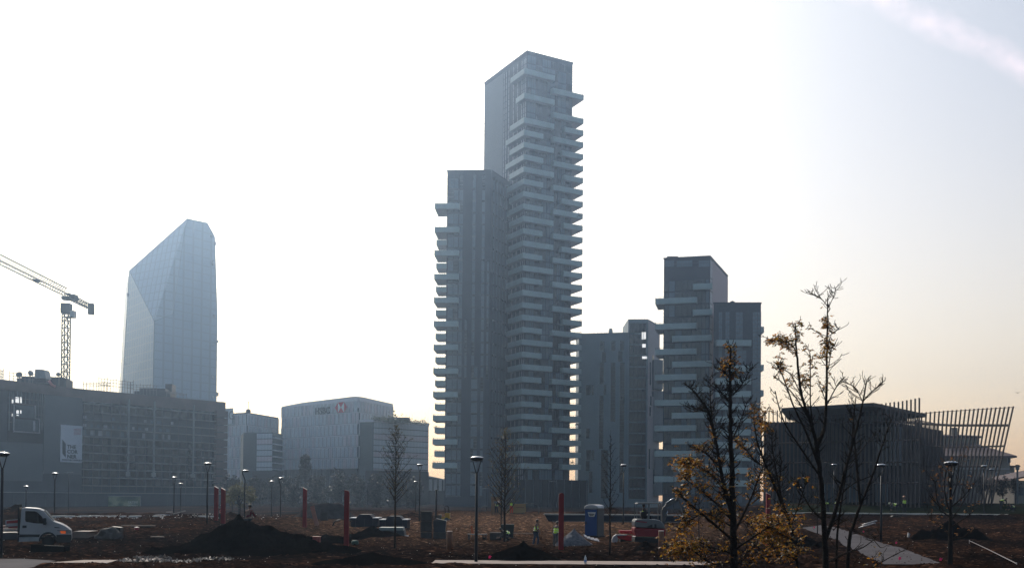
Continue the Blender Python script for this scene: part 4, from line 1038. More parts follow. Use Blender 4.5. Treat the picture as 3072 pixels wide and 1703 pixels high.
for i, (x, y) in enumerate(((2850, 1385), (2903, 1385), (2960, 1385), (3022, 1378), (2852, 1425), (2905, 1422), (2947, 1420), (2988, 1424), (3021, 1424), (2870, 1345), (2915, 1345))):
    f_ = FHs if y > 1360 else Facade(v0, v1); mb = MB(); f_.rect(mb, x, y-8, x+8, y+9, .05, .12, HGL); wv = mb.build('window', None, HS)
    mb = MB(); f_.rect(mb, x-1.2, y-9.3, x+9.2, y-8, .05, .2, LIGHTP); f_.rect(mb, x-1.3, y-8, x, y+9, .05, .18, LIGHTP); f_.rect(mb, x+8, y-8, x+9.2, y+9, .05, .18, LIGHTP); mb.build('frame', None, wv)
mb = MB()
for y in (1404, 1452): FHs.rect(mb, 2782, y, 3029, y+2, .05, .2, LIGHTP)
mb.build('string_course', None, HS); at_root(HS)
SH = empty('low_shed', 'low building with a sloping roof cut by the right edge of the picture', 'shed')
a = at(3043, 1430, 170); mb = MB(); mb.prism([(a.x, a.y), (a.x+14, a.y), (a.x+14, a.y+12), (a.x, a.y+12)], 1, a.z-.6, STU); mb.build('wall', None, SH)
mb = MB(); P0 = [(a.x-.6, a.y-.6, a.z-.6), (a.x+14, a.y-.6, a.z+2.6), (a.x+14, a.y+12, a.z+2.6), (a.x-.6, a.y+12, a.z-.6)]; mb.hexa([Vector(p) for p in P0]+[Vector(p)+Vector((0, 0, .3)) for p in P0]); mb.build('roof', ROOF, SH)
mb = MB()
for k in range(4): mb.box((a.x+1.2+k*1.6, a.y-.03, a.z-2.5), (.8, .1, 1.4))
mb.build('windows', HGL, SH); at_root(SH)
mb = MB(); c_ = gd(3052, 150); mb.tube([(0, 0, 0), (0, 0, at(3052, 1393, 150).z-c_.z)], .14, 6); mb.tube([(0, 0, at(3052, 1393, 150).z-c_.z-.8), (0, 0, at(3052, 1393, 150).z-c_.z)], .28, 6)
tag(mb.build('utility_pole', MULL, None, False, c_), 'short dark pole standing against the sky beside the old house', 'pole')

# ------------------------------------------------------------------ lamps, red posts, stakes
LM = mat('lamp_post_paint', (.008, .009, .013), .5, spec=.2); LT = mat('lamp_top', (.45, .46, .48), .22, metal=.9, var=.05); LGL = mat('lamp_lens', (.12, .13, .14), .15)
def lamp(px, py, D, label, base_px=None, kind='v', wpx=None, group='street lamps across the building site'):
    g = gd(px, D); top = at(px, py, D).z; H_ = top-g.z; rw = .31 if wpx is None else wpx/2/F*D
    e = empty('street_lamp', label, 'street lamp', group, g)
    mb = MB()
    if kind == 'v':
        mb.tube([(0, 0, -.2), (0, 0, .9), (0, 0, H_-.72)], [.075, .075, .055], 8)
    elif kind == 'bent':
        mb.tube([(0, 0, -.2), (0, 0, H_*.62), (.02, 0, H_*.8), (-.22*rw/.31, 0, H_-.3), (-.24*rw/.31, 0, H_-.1)], [.07, .06, .055, .05, .045], 8)
    else: mb.tube([(0, 0, -.2), (0, 0, H_)], [.09, .06], 6)
    mb.build('post', LM, e, True)
    if kind == 'v':
        mb = MB()
        for sx in (-1, 1): mb.tube([(0, 0, H_-.74), (sx*.05, 0, H_-.66), (sx*rw*.62, 0, H_-.14)], [.035, .028, .024], 6)
        mb.build('bracket', LM, e, True)
    if kind in ('v', 'bent'):
        ox = 0 if kind == 'v' else .06*rw/.31
        mb = MB(); mb.lathe([(rw*.45, -.16), (rw*.72, -.15), (rw, -.05), (rw, -.03)], (ox, 0, H_), 20); hd = mb.build('lamp_head', LM, e, True)
        mb = MB(); mb.lathe([(rw*1.0, -.028), (rw*.97, -.005), (rw*.7, .035), (rw*.3, .055), (.01, .06)], (ox, 0, H_), 20); mb.build('cap', LT, hd, True)
        mb = MB(); mb.lathe([(rw*.4, -.175), (rw*.05, -.19)], (ox, 0, H_), 14); mb.build('lens', LGL, hd)
    else:
        for sx in (-1, 1):
            mb = MB(); mb.tube([(0, 0, H_-.1), (sx*rw*.4, 0, H_)], .04, 4); mb.box((sx*rw*.75, 0, H_), (rw*.62, .3, .12), 0, None, 0, -sx*.06); mb.build('lamp_head', LT, e)
    return e
LL = ((1428, 1371, 44.5, 'nearest complete lamp in front of the two towers, with a big V bracket', 'v'),
 (3, 1358, 45, 'lamp cut by the left edge above the truck bed', 'v'),
 (621, 1388, 75, 'tall lamp just left of the pair of red posts', 'v'),
 (163, 1418, 92, 'lamp rising behind the white truck cab', 'v'),
 (77, 1457, 118, 'small far lamp above the truck bed, left of the cab', 'v'),
 (521, 1430, 110, 'left one of two small lamps side by side before the scaffolding', 'v'),
 (541, 1449, 122, 'right, shorter one of two small lamps before the scaffolding', 'v'),
 (733, 1410, 92, 'lamp with a bent neck, behind the person on the black heap', 'bent'),
 (841, 1432, 108, 'smaller lamp with a bent neck, left of the lone middle red post', 'bent'),
 (814, 1442, 118, 'small straight lamp beside the smaller bent-neck lamp', 'v'),
 (1258, 1392, 95, 'tall lamp beside the concrete block stack', 'v'),
 (1247, 1443, 128, 'short far lamp half hidden behind the tall one by the block stack', 'v'),
 (1870, 1393, 92, 'lamp between the portable toilet and the excavator', 'v'),
 (2643, 1393, 64, 'lamp at the edge of the diagonal path on the right', 'v'),
 (2852, 1386, 44, 'large lamp behind the bare slender tree at the right', 'v'),
 (2952, 1396, 100, 'left one of the two lamps in front of the old house', 'v'),
 (2974, 1406, 124, 'right, smaller one of the two lamps in front of the old house', 'v'),
 (2502, 1392, 105, 'lamp hidden behind the stems of the tallest autumn tree', 'v'),
 (205, 1416, 180, 'thin double-headed lamp in front of the pale netting', 't'),
 (697, 1433, 180, 'thin double-headed lamp by the round hazy tree', 't'),
 (1103, 1447, 180, 'thin double-headed lamp between the middle red post and the slender tree', 't'),
 (1459, 1464, 190, 'thin double-headed lamp just right of the nearest lamp post', 't'),
 (1659, 1442, 200, 'thin double-headed lamp at the foot of the tallest tower', 't'),
 (2318, 1406, 190, 'thin double-headed lamp between the autumn trees', 't'),
 (2021, 1428, 190, 'thin double-headed lamp above the excavator arm', 't'))
for px, py, D, lab, kd in LL: lamp(px, py, D, lab, None, kd, 19 if kd == 't' else None)

REDP = mat('red_paint', (.17, .0015, .005), .6, var=.12, scale=3)
TOPP = mat('post_top', (.75, .55, .50), .35)
def red_post(px, ty, D, label, shape='slant', wpx=15):
    g = gd(px, D); H_ = at(px, ty, D).z-g.z; w_ = wpx/F*D; e = empty('red_post', label, 'post', 'red posts planted round the site', g)
    mb = MB(); h2_ = w_*.55 if shape == 'slant' else w_*.3
    if shape == 'slant': pr = [(-w_/2, -.3), (w_/2, -.3), (w_/2, H_-h2_), (-w_/2, H_)]
    else:
        pr = [(-w_/2, -.3), (w_/2, -.3)]+[(w_/2*math.cos(a), H_-w_/2+w_/2*math.sin(a)*1.0) for a in [i*math.pi/8 for i in range(9)]]
        if shape == 'half': pr = [(-w_/2, -.3), (w_/2, -.3), (w_/2, H_-w_*.5), (w_*.35, H_-w_*.2), (0, H_-.02), (-w_/2, H_)]
    mb.profile(pr, -.11, .11); mb.build('shaft', REDP, e)
    if shape == 'slant':
        mb = MB(); P_ = [(-w_/2, -.11, H_+.005), (w_/2, -.11, H_-h2_+.005), (w_/2, .11, H_-h2_+.005), (-w_/2, .11, H_+.005)]
        mb.hexa([Vector(p) for p in P_]+[Vector(p)+Vector((0, 0, .03)) for p in P_]); mb.build('top_plate', TOPP, e)
    return e
red_post(648, 1458, 78, 'left one of the close pair of red posts by the black heap', 'slant', 11)
red_post(669, 1463, 76, 'right one of the close pair of red posts by the black heap', 'slant', 12)
red_post(914, 1462, 80, 'lone slant-topped red post right of the black heap', 'slant', 11.5)
red_post(1039, 1469, 54, 'thick red post in front of the dark skips', 'half', 14)
red_post(1683, 1477, 53.5, 'round-topped red post beside the two working men', 'round', 15)
red_post(2304, 1478, 60, 'red post glimpsed through the yellow-leaved tree', 'slant', 12)
PW = mat('stake_wood', (.16, .065, .035), .6, var=.25, scale=4)
for px, y0, D, lab in ((1348, 1593, 52, 'short round brown timber post left of the nearest lamp'), (1983, 1592, 51.5, 'short round brown timber post in front of the excavator')):
    g = gd(px, D); h = at(px, y0, D).z-g.z; e = empty('timber_post', lab, 'post', 'short brown timber posts', g)
    mb = MB(); mb.lathe([(.15, -.2), (.145, h-.02), (.13, h)], (0, 0, 0), 14); mb.build('shaft', PW, e, True)
    mb = MB(); mb.lathe([(.155, h), (.155, h+.03), (.02, h+.035)], (0, 0, 0), 14); mb.build('cap', TOPP, e)
g = gd(1307, 95); mb = MB(); hh_ = at(1308, 1470, 95).z-g.z; mb.tube([(0, 0, -.3), (.05, 0, hh_)], .10, 8); mb.lathe([(.13, 0), (.13, .06), (.02, .08)], (.05, 0, hh_), 8); mb.lathe([(.2, -.1), (.16, .12), (.1, .2)], (0, 0, 0), 8)
tag(mb.build('black_pole', LM, None, True, g), 'plain black pole without a lamp, behind the concrete block stacks', 'pole')

# ------------------------------------------------------------------ white flatbed truck
WHITE = mat('white_paint', (.32, .31, .33), .28, var=.05, scale=.6, coat=.4, spec=.5); BLK = mat('black_plastic', (.012, .012, .014), .5); GLS = mat('car_glass', (.004, .005, .007), .15, spec=.25)
RUB = mat('tyre_rubber', (.012, .012, .013), .85); STEEL = mat('steel', (.10, .10, .11), .5, metal=.6)
fp = gp(218, 1648, flat=True); D = 54.5; g = gd(218, D); U = D/F/6.403     # metres per zoom pixel
e = empty('flatbed_truck', 'white flatbed truck with an orange indicator parked at the left edge', 'truck', None, (g.x, g.y-.2, g.z), R(23), .93)
def tz(x, y): return ((x-1395)*U, (1075-y)*U)
wheel = [tz(965+150*math.cos(a), 960-165*math.sin(a)) for a in [math.pi*(.0+i/14) for i in range(15)]]
prof = [tz(440, 960), tz(445, 700), tz(460, 480), tz(474, 310), tz(490, 285), tz(540, 272), tz(730, 284), tz(800, 300), tz(872, 335), tz(960, 440), tz(1050, 545), tz(1110, 572), tz(1200, 605), tz(1290, 655), tz(1350, 705), tz(1388, 745), tz(1398, 820), tz(1395, 960)]
cabp = prof+[tz(1130, 965)]+wheel[0:]+[tz(800, 960)]
mb = MB(); mb.profile(cabp, 0, 2.0); body = mb.build('cab', WHITE, e)
bv = body.modifiers.new('b', 'BEVEL'); bv.width = .05; bv.segments = 2; bv.limit_method = 'ANGLE'; bv.angle_limit = R(60)
def panel(pts, m_, nm, d_=.012, par=e, y=0):
    mb = MB(); mb.profile([tz(*p) for p in pts], y-d_, y+.002); return mb.build(nm, m_, par)
dr = panel([(478, 330), (500, 298), (720, 305), (790, 340), (870, 430), (940, 545), (962, 620), (950, 760), (930, 768), (860, 800), (450, 812), (452, 700)], WHITE, 'door', .014)
panel([(545, 350), (560, 343), (720, 350), (770, 375), (850, 460), (880, 520), (890, 600), (700, 590), (555, 560), (543, 520)], GLS, 'window', .022, dr)
panel([(495, 635), (572, 635), (572, 685), (495, 688)], BLK, 'handle', .05, dr)
panel([(770, 380), (785, 385), (788, 600), (772, 595)], BLK, 'window_divider', .03, dr)
panel([(440, 815), (820, 818), (800, 872), (438, 872)], BLK, 'side_trim', .03)
panel([(438, 874), (785, 874), (790, 955), (436, 965)], mat('silver_skirt', (.25, .25, .26), .4), 'side_skirt', .03)
fl = [(835, 800)]+[(965+170*math.cos(a), 965-195*math.sin(a)) for a in [math.pi*(1-i/12) for i in range(13)]]+[(1118, 960)]+[(965+140*math.cos(a), 960-155*math.sin(a)) for a in [math.pi*i/12 for i in range(13)]]
panel([(965+172*math.cos(a), 960-190*math.sin(a)) for a in [math.pi*(1-i/12) for i in range(13)]]+[(965+140*math.cos(a), 960-150*math.sin(a)) for a in [math.pi*i/12 for i in range(13)]], BLK, 'wheel_arch', .02)
panel([(1120, 830), (1400, 826), (1402, 900), (1385, 985), (1120, 990)], BLK, 'bumper', .04)
panel([(1185, 752), (1292, 745), (1290, 806), (1205, 802)], mat('orange_lens', (.62, .10, .02), .3, emit=((1, .18, .03), .25)), 'indicator', .03)
panel([(1292, 745), (1390, 748), (1392, 800), (1290, 806)], mat('lamp_glass', (.45, .46, .48), .1, metal=.6), 'headlight', .03)
panel([(1130, 738), (1390, 738), (1390, 748), (1140, 750)], BLK, 'headlight_trim', .04)
panel([(1078, 665), (1180, 680), (1180, 692), (1085, 688)], BLK, 'side_vent', .02)
mb = MB(); x0, z0 = tz(1064, 552); x1, z1 = tz(874, 338); n_ = Vector((z0-z1, 0, x1-x0)).normalized()*-.015
A_ = [Vector((x1+.02, .12, z1)), Vector((x0-.02, .12, z0)), Vector((x0-.02, 1.88, z0)), Vector((x1+.02, 1.88, z1))]
o_ = Vector((.03, 0, .035)); mb.hexa(A_+[p+o_ for p in A_]); mb.build('windscreen', mat('windscreen', (.40, .41, .41), .12, metal=.7, var=.05), e)
mb = MB(); x, z = tz(1185, 622); mb.box((x, .9, z+.035), (.25, 1.1, .02), 0, None, 0, .46); mb.build('bonnet_vent', BLK, e)
mb = MB(); x, z = tz(905, 555); mb.box((x, -.16, z), (.16, .22, .40)); mb.box((x+.05, -.02, z-.1), (.1, .2, .1)); mr_ = mb.build('wing_mirror', BLK, e)
for nm, wx in (('front', 965), ('rear', -80)):
    for y in (.14, 1.86):
        c = tz(wx, 960); w0 = empty('wheel', None, None); w0.parent = e; w0.location = (c[0], y, .335)
        mb = MB(); mb.lathe([(.20, -.11), (.30, -.11), (.338, -.07), (.338, .07), (.30, .11), (.20, .11)], (0, 0, 0), 22); t_ = mb.build('tyre', RUB, w0, True); t_.rotation_euler = (R(90), 0, 0)
        mb = MB(); mb.lathe([(.02, -.06), (.1, -.08), (.2, -.05), (.2, .08), (.02, .08)], (0, 0, 0), 16); t_ = mb.build('rim', STEEL, w0, True); t_.rotation_euler = (R(90), 0, 0)
mb = MB(); xb = tz(405, 0)[0]; x9 = tz(-900, 0)[0]
mb.box(((xb+x9)/2, 1, tz(0, 850)[1]), (xb-x9, 2.05, .38)); bd = mb.build('bed_side', mat('bed_side', (.035, .037, .042), .5, var=.2), e)
mb = MB(); mb.box(((xb+x9)/2, .03, tz(0, 728)[1]), (xb-x9, .1, .05)); mb.box(((xb+x9)/2, 1.97, tz(0, 728)[1]), (xb-x9, .1, .05)); mb.box(((x9+tz(180, 0)[0])/2, -.05, tz(0, 928)[1]), (tz(180, 0)[0]-x9, .06, .04)); mb.build('bed_edge', mat('worn_white', (.3, .3, .29), .4), e)
mb = MB()
for y in (.1, 1.0, 1.9): mb.box((tz(422, 0)[0], y, (tz(0, 215)[1]+tz(0, 960)[1])/2), (.09, .07, (960-215)*U))
mb.box((tz(425, 0)[0], 1, tz(0, 620)[1]), (.08, 1.95, 680*U)); mb.build('headboard', BLK, e)
mb = MB(); mb.box(((x9+0)/2, 1, .5), (-x9-.2, .8, .16)); mb.build('chassis', BLK, e)
TB = lambda x, y, z: (g.x+.93*(x*math.cos(R(23))-y*math.sin(R(23))), g.y-.2+.93*(x*math.sin(R(23))+y*math.cos(R(23))), g.z+.93*z)
CRr = mat('red_crate', (.28, .03, .03), .5)
e2_ = empty('red_white_box', 'red and white box carried on the truck bed behind the cab', 'box', None, TB(tz(290, 0)[0], .8, tz(0, 700)[1]), R(23), .93)
mb = MB(); mb.profile([(-.33, 0), (.3, 0), (.3, .52), (-.33, .46)], 0, .6); mb.build('body', CRr, e2_)
mb = MB(); mb.profile([(-.30, .1), (.29, .14), (.29, .32), (-.30, .27)], -.02, .0); mb.build('white_stripe', WHITE, e2_); mb = MB(); mb.profile([(-.35, 0), (-.31, 0), (-.31, .44), (.3, .5), (.3, .54), (-.35, .48)], -.04, -.005); mb.build('edge', LIGHTP, e2_)
e3_ = empty('plank_bundle', 'pale plank bundle on the truck bed at the left edge', 'planks', None, TB(tz(70, 0)[0], .6, tz(0, 712)[1]), R(23), .93)
for k in range(3):
    mb = MB(); mb.box((0, k*.25, .07*k+.03), (.9, .22, .05), 0, None, 0, -.08); mb.build('plank', PW if k == 1 else TOPP, e3_)

# ------------------------------------------------------------------ portable toilet
g = gd(1783, 74); e = empty('portable_toilet', 'blue and grey portable toilet cabin with a rounded grey roof', 'portable toilet', None, g, R(-33))
H_ = at(1783, 1524, 74).z-g.z
PG = mat('grey_plastic', (.06, .063, .068), .5, var=.1); PBl = mat('blue_plastic', (.004, .04, .15), .4, var=.08); PR = mat('roof_plastic', (.30, .30, .31), .35, var=.06)
mb = MB(); mb.box((0, 0, H_/2), (1.12, 1.1, H_)); c_ = mb.build('cabin', PG, e); bv = c_.modifiers.new('b', 'BEVEL'); bv.width = .06; bv.segments = 3
mb = MB(); mb.box((0, -.56, H_/2-.02), (1.0, .05, H_-.12)); dd = mb.build('door', PBl, e); mb = MB(); mb.box((-.40, -.60, 1.05), (.06, .05, .22)); mb.build('handle', BLK, dd)
mb = MB(); mb.profile([(-.22, 0), (.22, 0), (.34, .34), (-.34, .34)], -.62, -.59); sp = mb.build('sign_plate', mat('sign_plate', (.5, .5, .48), .5), dd); sp.location = (.08, 0, H_-.62)
mb = MB(); mb.box((.08, -.63, H_-.42), (.5, .01, .07)); mb.box((.08, -.63, H_-.53), (.34, .01, .06)); mb.build('sign_print', BLK, sp).location = (-.08, 0, -(H_-.62))
mb = MB(); mb.profile([(-.62, 0), (.62, 0), (.60, .12), (.45, .27), (.15, .33), (-.15, .33), (-.45, .27), (-.60, .12)], -.60, .60); rf = mb.build('roof', PR, e); rf.location = (0, 0, H_-.02); bv = rf.modifiers.new('b', 'BEVEL'); bv.width = .06; bv.segments = 3
for c, s_ in (((-.575, -.1, 1.75), .13), ((-.575, .22, 1.8), .09)):
    mb = MB(); mb.lathe([(s_, 0), (s_, .02), (.01, .03)], (0, 0, 0), 14); sk = mb.build('sticker', WHITE, e); sk.location = c; sk.rotation_euler = (0, R(-90), 0)
mb = MB(); mb.box((-.575, .15, 1.35), (.02, .32, .5)); mb.build('notice', LIGHTP, e)
mb = MB(); mb.box((0, 0, .05), (1.25, 1.25, .12)); mb.build('base', BLK, e)

# ------------------------------------------------------------------ mini excavator
D = 62; g = gd(1943, D); V = D/F/7.515; EX0, EX1 = 1503, 1428
def ez(x, y): return ((x-700)*V, (1330-y)*V)          # zoomed crop px -> metres, origin on the ground line
EXW = mat('excavator_white', (.12, .12, .125), .35, var=.05, coat=.3); EXR = mat('excavator_red', (.19, .004, .012), .4, var=.1); 
e = empty('mini_excavator', 'white and red mini excavator with an open canopy and raised arm', 'excavator', None, g)
def ep(pts, y0, y1, m_, nm, par=e, bev=0):
    mb = MB(); mb.profile([ez(*p) for p in pts], y0, y1); o = mb.build(nm, m_, par)
    if bev: b_ = o.modifiers.new('b', 'BEVEL'); b_.width = bev; b_.segments = 3; b_.limit_method = 'ANGLE'; b_.angle_limit = R(40)
    return o
ep([(385, 760), (420, 740), (840, 745), (930, 765), (1000, 820), (1040, 900), (1055, 945), (400, 925), (368, 890), (368, 800)], -.75, .75, EXW, 'engine_cover', e, .06)
ep([(365, 935), (1065, 955), (1060, 1110), (900, 1130), (400, 1130), (362, 1000)], -.72, .72, EXR, 'lower_body', e, .04)
ep([(400, 780), (640, 800), (640, 822), (400, 800)], -.765, -.75, EXR, 'stripe')
ep([(650, 905), (765, 855), (765, 930), (650, 922)], -.765, -.75, BLK, 'vent'); ep([(810, 850), (855, 855), (855, 930), (810, 928)], -.765, -.75, BLK, 'vent')
for y in (-.68, .38):
    tr = [ez(430+60*math.cos(a), 1235+80*math.sin(a)) for a in [math.pi/2+i*math.pi/8 for i in range(9)]]+[ez(1000+60*math.cos(a), 1235+80*math.sin(a)) for a in [-math.pi/2+i*math.pi/8 for i in range(9)]]
    mb = MB(); mb.profile(tr, y, y+.3); mb.build('track', RUB, e)
ep([(375, 1140), (400, 1130), (400, 1420), (375, 1400)], -.8, .8, BLK, 'blade')
ep([(425, 400), (445, 378), (940, 374), (965, 385), (960, 402), (715, 402), (690, 412), (430, 412)], -.62, .62, EXW, 'canopy', e, .03)
for x, y in ((425, -.58), (425, .58), (960, -.58), (960, .58)): mb = MB(); mb.tube([(ez(x, 400)[0], y, ez(x, 400)[1]), (ez(x, 760)[0], y, ez(x, 760)[1])], .022, 6); mb.build('canopy_post', mat('canopy_grey', (.14, .145, .15), .5), e)
mb = MB()
for y in (-.58,): mb.profile([ez(*p) for p in ((665, 405), (715, 405), (705, 760), (640, 760), (680, 600))], y-.03, y)
mb.build('canopy_frame', mat('canopy_grey', (.14, .145, .15), .5), e)
ep([(530, 580), (640, 560), (665, 600), (655, 690), (600, 700), (530, 690)], -.28, .2, BLK, 'seat', e, .04)
BM = mat('boom_grey', (.07, .07, .075), .4)
ep([(1000, 900), (1060, 900), (1110, 700), (1140, 560), (1090, 440), (1040, 470), (1010, 540), (1015, 800)], -.12, .12, BM, 'boom')
ep([(1080, 440), (1100, 400), (1360, 235), (1400, 260), (1380, 330), (1140, 470), (1110, 470)], -.10, .10, BM, 'arm')
ep([(1380, 300), (1415, 300), (1540, 660), (1510, 670)], -.09, .09, BM, 'dipper'); ep([(1500, 640), (1570, 640), (1600, 760), (1520, 800), (1450, 760), (1460, 700)], -.25, .25, BLK, 'bucket')
mb = MB(); a = ez(1100, 402); b = ez(1358, 238); mb.tube([(a[0], -.02, a[1]+.05), (b[0], -.02, b[1]+.05)], .04, 8); a = ez(1090, 690); b = ez(1135, 560); mb.tube([(a[0], -.14, a[1]), (b[0], -.14, b[1])], .03, 6); mb.build('hydraulic_ram', LT, e, True)
EXC = e; EXG = g

# red sheeted pallet and white sack left of the excavator, boards to the right
g = gd(1872, 66); v_ = 66/F/5.43
e = empty('red_sheet_stack', 'stack under shiny red sheeting left of the excavator', 'sheeted stack', None, g)
def rz5(x, y, g0=1872): return (((1700+x/5.43)-g0)*66/F, (930-y)*v_)
for pts, y0, nm in (([(870, 745), (1100, 745), (1100, 800), (880, 790)], .2, 'red_sheet'), ([(790, 815), (960, 812), (1090, 830), (1140, 880), (1100, 905), (960, 895), (830, 870)], -.6, 'red_sheet')):
    mb = MB(); mb.profile([rz5(*p) for p in pts], y0, y0+.9); o = mb.build(nm, mat('red_sheet', (.34, .004, .012), .3, var=.2, scale=4, bump=.4), e)
mb = MB(); mb.profile([rz5(*p) for p in [(870, 870), (1080, 900), (1085, 930), (870, 930)]], -.2, .6); mb.build('pallet', BLK, e)
WS = mat('white_sheet', (.3, .29, .31), .5, var=.15, scale=3, bump=.8)
mb = MB(); mb.profile([rz5(*p) for p in [(725, 955), (722, 880), (745, 830), (790, 800), (960, 805), (965, 815), (800, 825), (815, 880), (795, 950), (760, 960)]], -.75, -.4)
tag(mb.build('white_sack', WS, None, False, g), 'crumpled white sack hanging in front of the red sheeting', 'sack')
mb = MB()
for k in range(12):
    t = k/12; x0, x1 = 1750+t*50, 1750+(t+1/12)*50
    a = at(1753+45*t, 1608+16*t**.6, 60.4); b = at(1753+45*(t+.085), 1608+16*(t+.085)**.6, 60.4)
    w_ = .05+.03*math.sin(k*2.1); mb.hexa([a, b, b+Vector((0, .5, 0)), a+Vector((0, .5, 0)), a+Vector((0, 0, w_)), b+Vector((0, 0, w_)), b+Vector((0, .5, w_+.1)), a+Vector((0, .5, w_+.1))])
tag(mb.build('white_tarp', WS), 'twisted strip of white tarp running down the gravel heap', 'tarp')

# ------------------------------------------------------------------ roller, skips, tank, blocks
D = 98; g = gd(1331, D); v_ = D/F/7.933
def kz(x, y): return ((1240+x/7.933-1331)*D/F, (765-y)*v_)
YEL = mat('yellow_paint', (.42, .24, .03), .45, var=.12); e = empty('road_roller', 'small yellow road roller with a black roll bar on the brown rise', 'road roller', None, g)
for pts, m_, nm, y0, y1 in (([(570, 620), (600, 600), (670, 600), (680, 690), (650, 760), (575, 760)], mat('roller_dark', (.07, .055, .04), .6), 'hood', -.6, .6), ([(575, 690), (760, 640), (760, 560), (870, 560), (870, 690), (700, 740), (650, 760)], YEL, 'body', -.55, .55), ([(750, 570), (830, 550), (840, 575), (760, 590)], BLK, 'seat', -.4, .4)):
    mb = MB(); mb.profile([kz(*p) for p in pts], y0, y1); mb.build(nm, m_, e)
for x in (620, 800):
    mb = MB(); c = kz(x, 725); r_ = 52*v_*1.1; mb.profile([(c[0]+r_*math.cos(a), c[1]+r_*math.sin(a)) for a in [i*math.pi/10 for i in range(20)]], -.6, .6); mb.build('drum', STEEL, e)
mb = MB()
for y in (-.5, .5):
    mb.tube([(kz(770, 600)[0], y, kz(770, 600)[1]), (kz(750, 430)[0], y, kz(750, 430)[1])], .035, 6); mb.tube([(kz(858, 600)[0], y, kz(858, 600)[1]), (kz(835, 420)[0], y, kz(835, 420)[1]), (kz(800, 392)[0], y, kz(800, 392)[1]), (kz(750, 400)[0], y, kz(750, 400)[1])], .035, 6)
mb.build('roll_bar', BLK, e)
NAVY = mat('skip_navy', (.007, .010, .022), .6, var=.2, spec=.1); 
for cx_, D, lab, x0, flip in ((1090, 84, 'left, half-buried one of two navy skips', 1040, 0), (1180, 82, 'right navy skip with a raised hump, behind the slender tree', 1515, 0)):
    g = gd(cx_, D); v_ = D/F/5.43; sh = 0 if cx_ > 1100 else 480
    def sz(x, y): return ((860+x/5.43-cx_)*D/F, (745-y)*v_)
    e = empty('skip', lab, 'skip', 'navy skips on the site', g)
    P_ = [(1515, 600), (1605, 600), (1660, 537), (1830, 537), (1885, 597), (1965, 597), (1960, 760), (1525, 760)]
    mb = MB(); mb.profile([sz(x-sh, y) for x, y in P_], 0, 2.2); mb.build('body', NAVY, e)
    mb = MB(); mb.profile([sz(x-sh, y) for x, y in [(1505, 588), (1610, 588), (1610, 602), (1505, 602)]], -.1, 2.3); mb.profile([sz(x-sh, y) for x, y in [(1880, 585), (1972, 585), (1972, 599), (1880, 599)]], -.1, 2.3); mb.build('rim', LIGHTP, e)
    mb = MB()
    for x in (1600, 1740, 1880): mb.profile([sz(x-sh+a, y) for a, y in ((-5, 605), (5, 605), (5, 760), (-5, 760))], -.08, 0)
    mb.build('rib', NAVY, e)
D = 72; g = gd(1172, D); v_ = D/F/5.43
def sz(x, y): return ((860+x/5.43-1172)*D/F, (832-y)*v_)
e = empty('water_trough', 'low grey trough with a pale rim in front of the right-hand skip', 'trough', None, g)
mb = MB(); mb.profile([sz(*p) for p in [(1495, 735), (1905, 735), (1925, 835), (1490, 835)]], 0, 1.3); mb.build('body', mat('trough_grey', (.05, .055, .06), .5), e)
mb = MB(); mb.profile([sz(*p) for p in [(1505, 690), (1885, 688), (1900, 738), (1500, 738)]], -.05, 1.35); mb.build('rim', mat('trough_rim', (.16, .19, .19), .4), e)
mb = MB(); mb.box((0, .2, .02), (2.6, .3, .08)); mb.build('sill', LIGHTP, e)
BLC = mat('block_concrete', (.05, .045, .043), .9, var=.25, scale=2, bump=.5)
D = 68
for cx_, w_, rows, lab0, cat_ in ((1279, 33, ((1520, 1551), (1551, 1582), (1583, 1604)), 'tall', 'block'), (1319, 38, ((1584, 1606),), 'low', 'block')):
    for i, (y0, y1) in enumerate(rows):
        h = (y1-y0)/F*D; q = gd(cx_, D); z_ = q.z+(1604-y1)/F*D if cx_ < 1300 else q.z
        labs = {'tall0': 'topmost concrete block of the tall stack of three', 'tall1': 'middle concrete block of the tall stack of three', 'tall2': 'bottom concrete block of the tall stack of three', 'low0': 'concrete block that carries the lidded bin beside the tall stack'}
        mb = MB(); mb.box((0, 0, h/2), (w_/F*D, .8, h-.02), (.03, -.02, .02)[i % 3]); o = mb.build('concrete_block', BLC, None, False, (q.x, q.y, z_))
        b_ = o.modifiers.new('b', 'BEVEL'); b_.width = .03; b_.segments = 2
        tag(o, labs[lab0+str(i)], 'concrete block', 'concrete blocks by the lamp')
q = gd(1319, D); e = empty('site_bin', 'dark blue bin with a sloping lid standing on a concrete block', 'bin', None, (q.x, q.y, q.z+.52))
mb = MB(); hb = (1584-1552)/F*D; mb.profile([(-.40, 0), (.40, 0), (.46, hb), (-.46, hb)], -.35, .35); mb.build('body', mat('bin_dark', (.03, .035, .045), .5), e)
mb = MB(); mb.profile([(-.50, hb), (.5, hb), (.42, hb+.05), (-.2, hb+.17), (-.3, hb+.15)], -.4, .4); mb.build('lid', mat('bin_lid', (.06, .065, .07), .4), e)

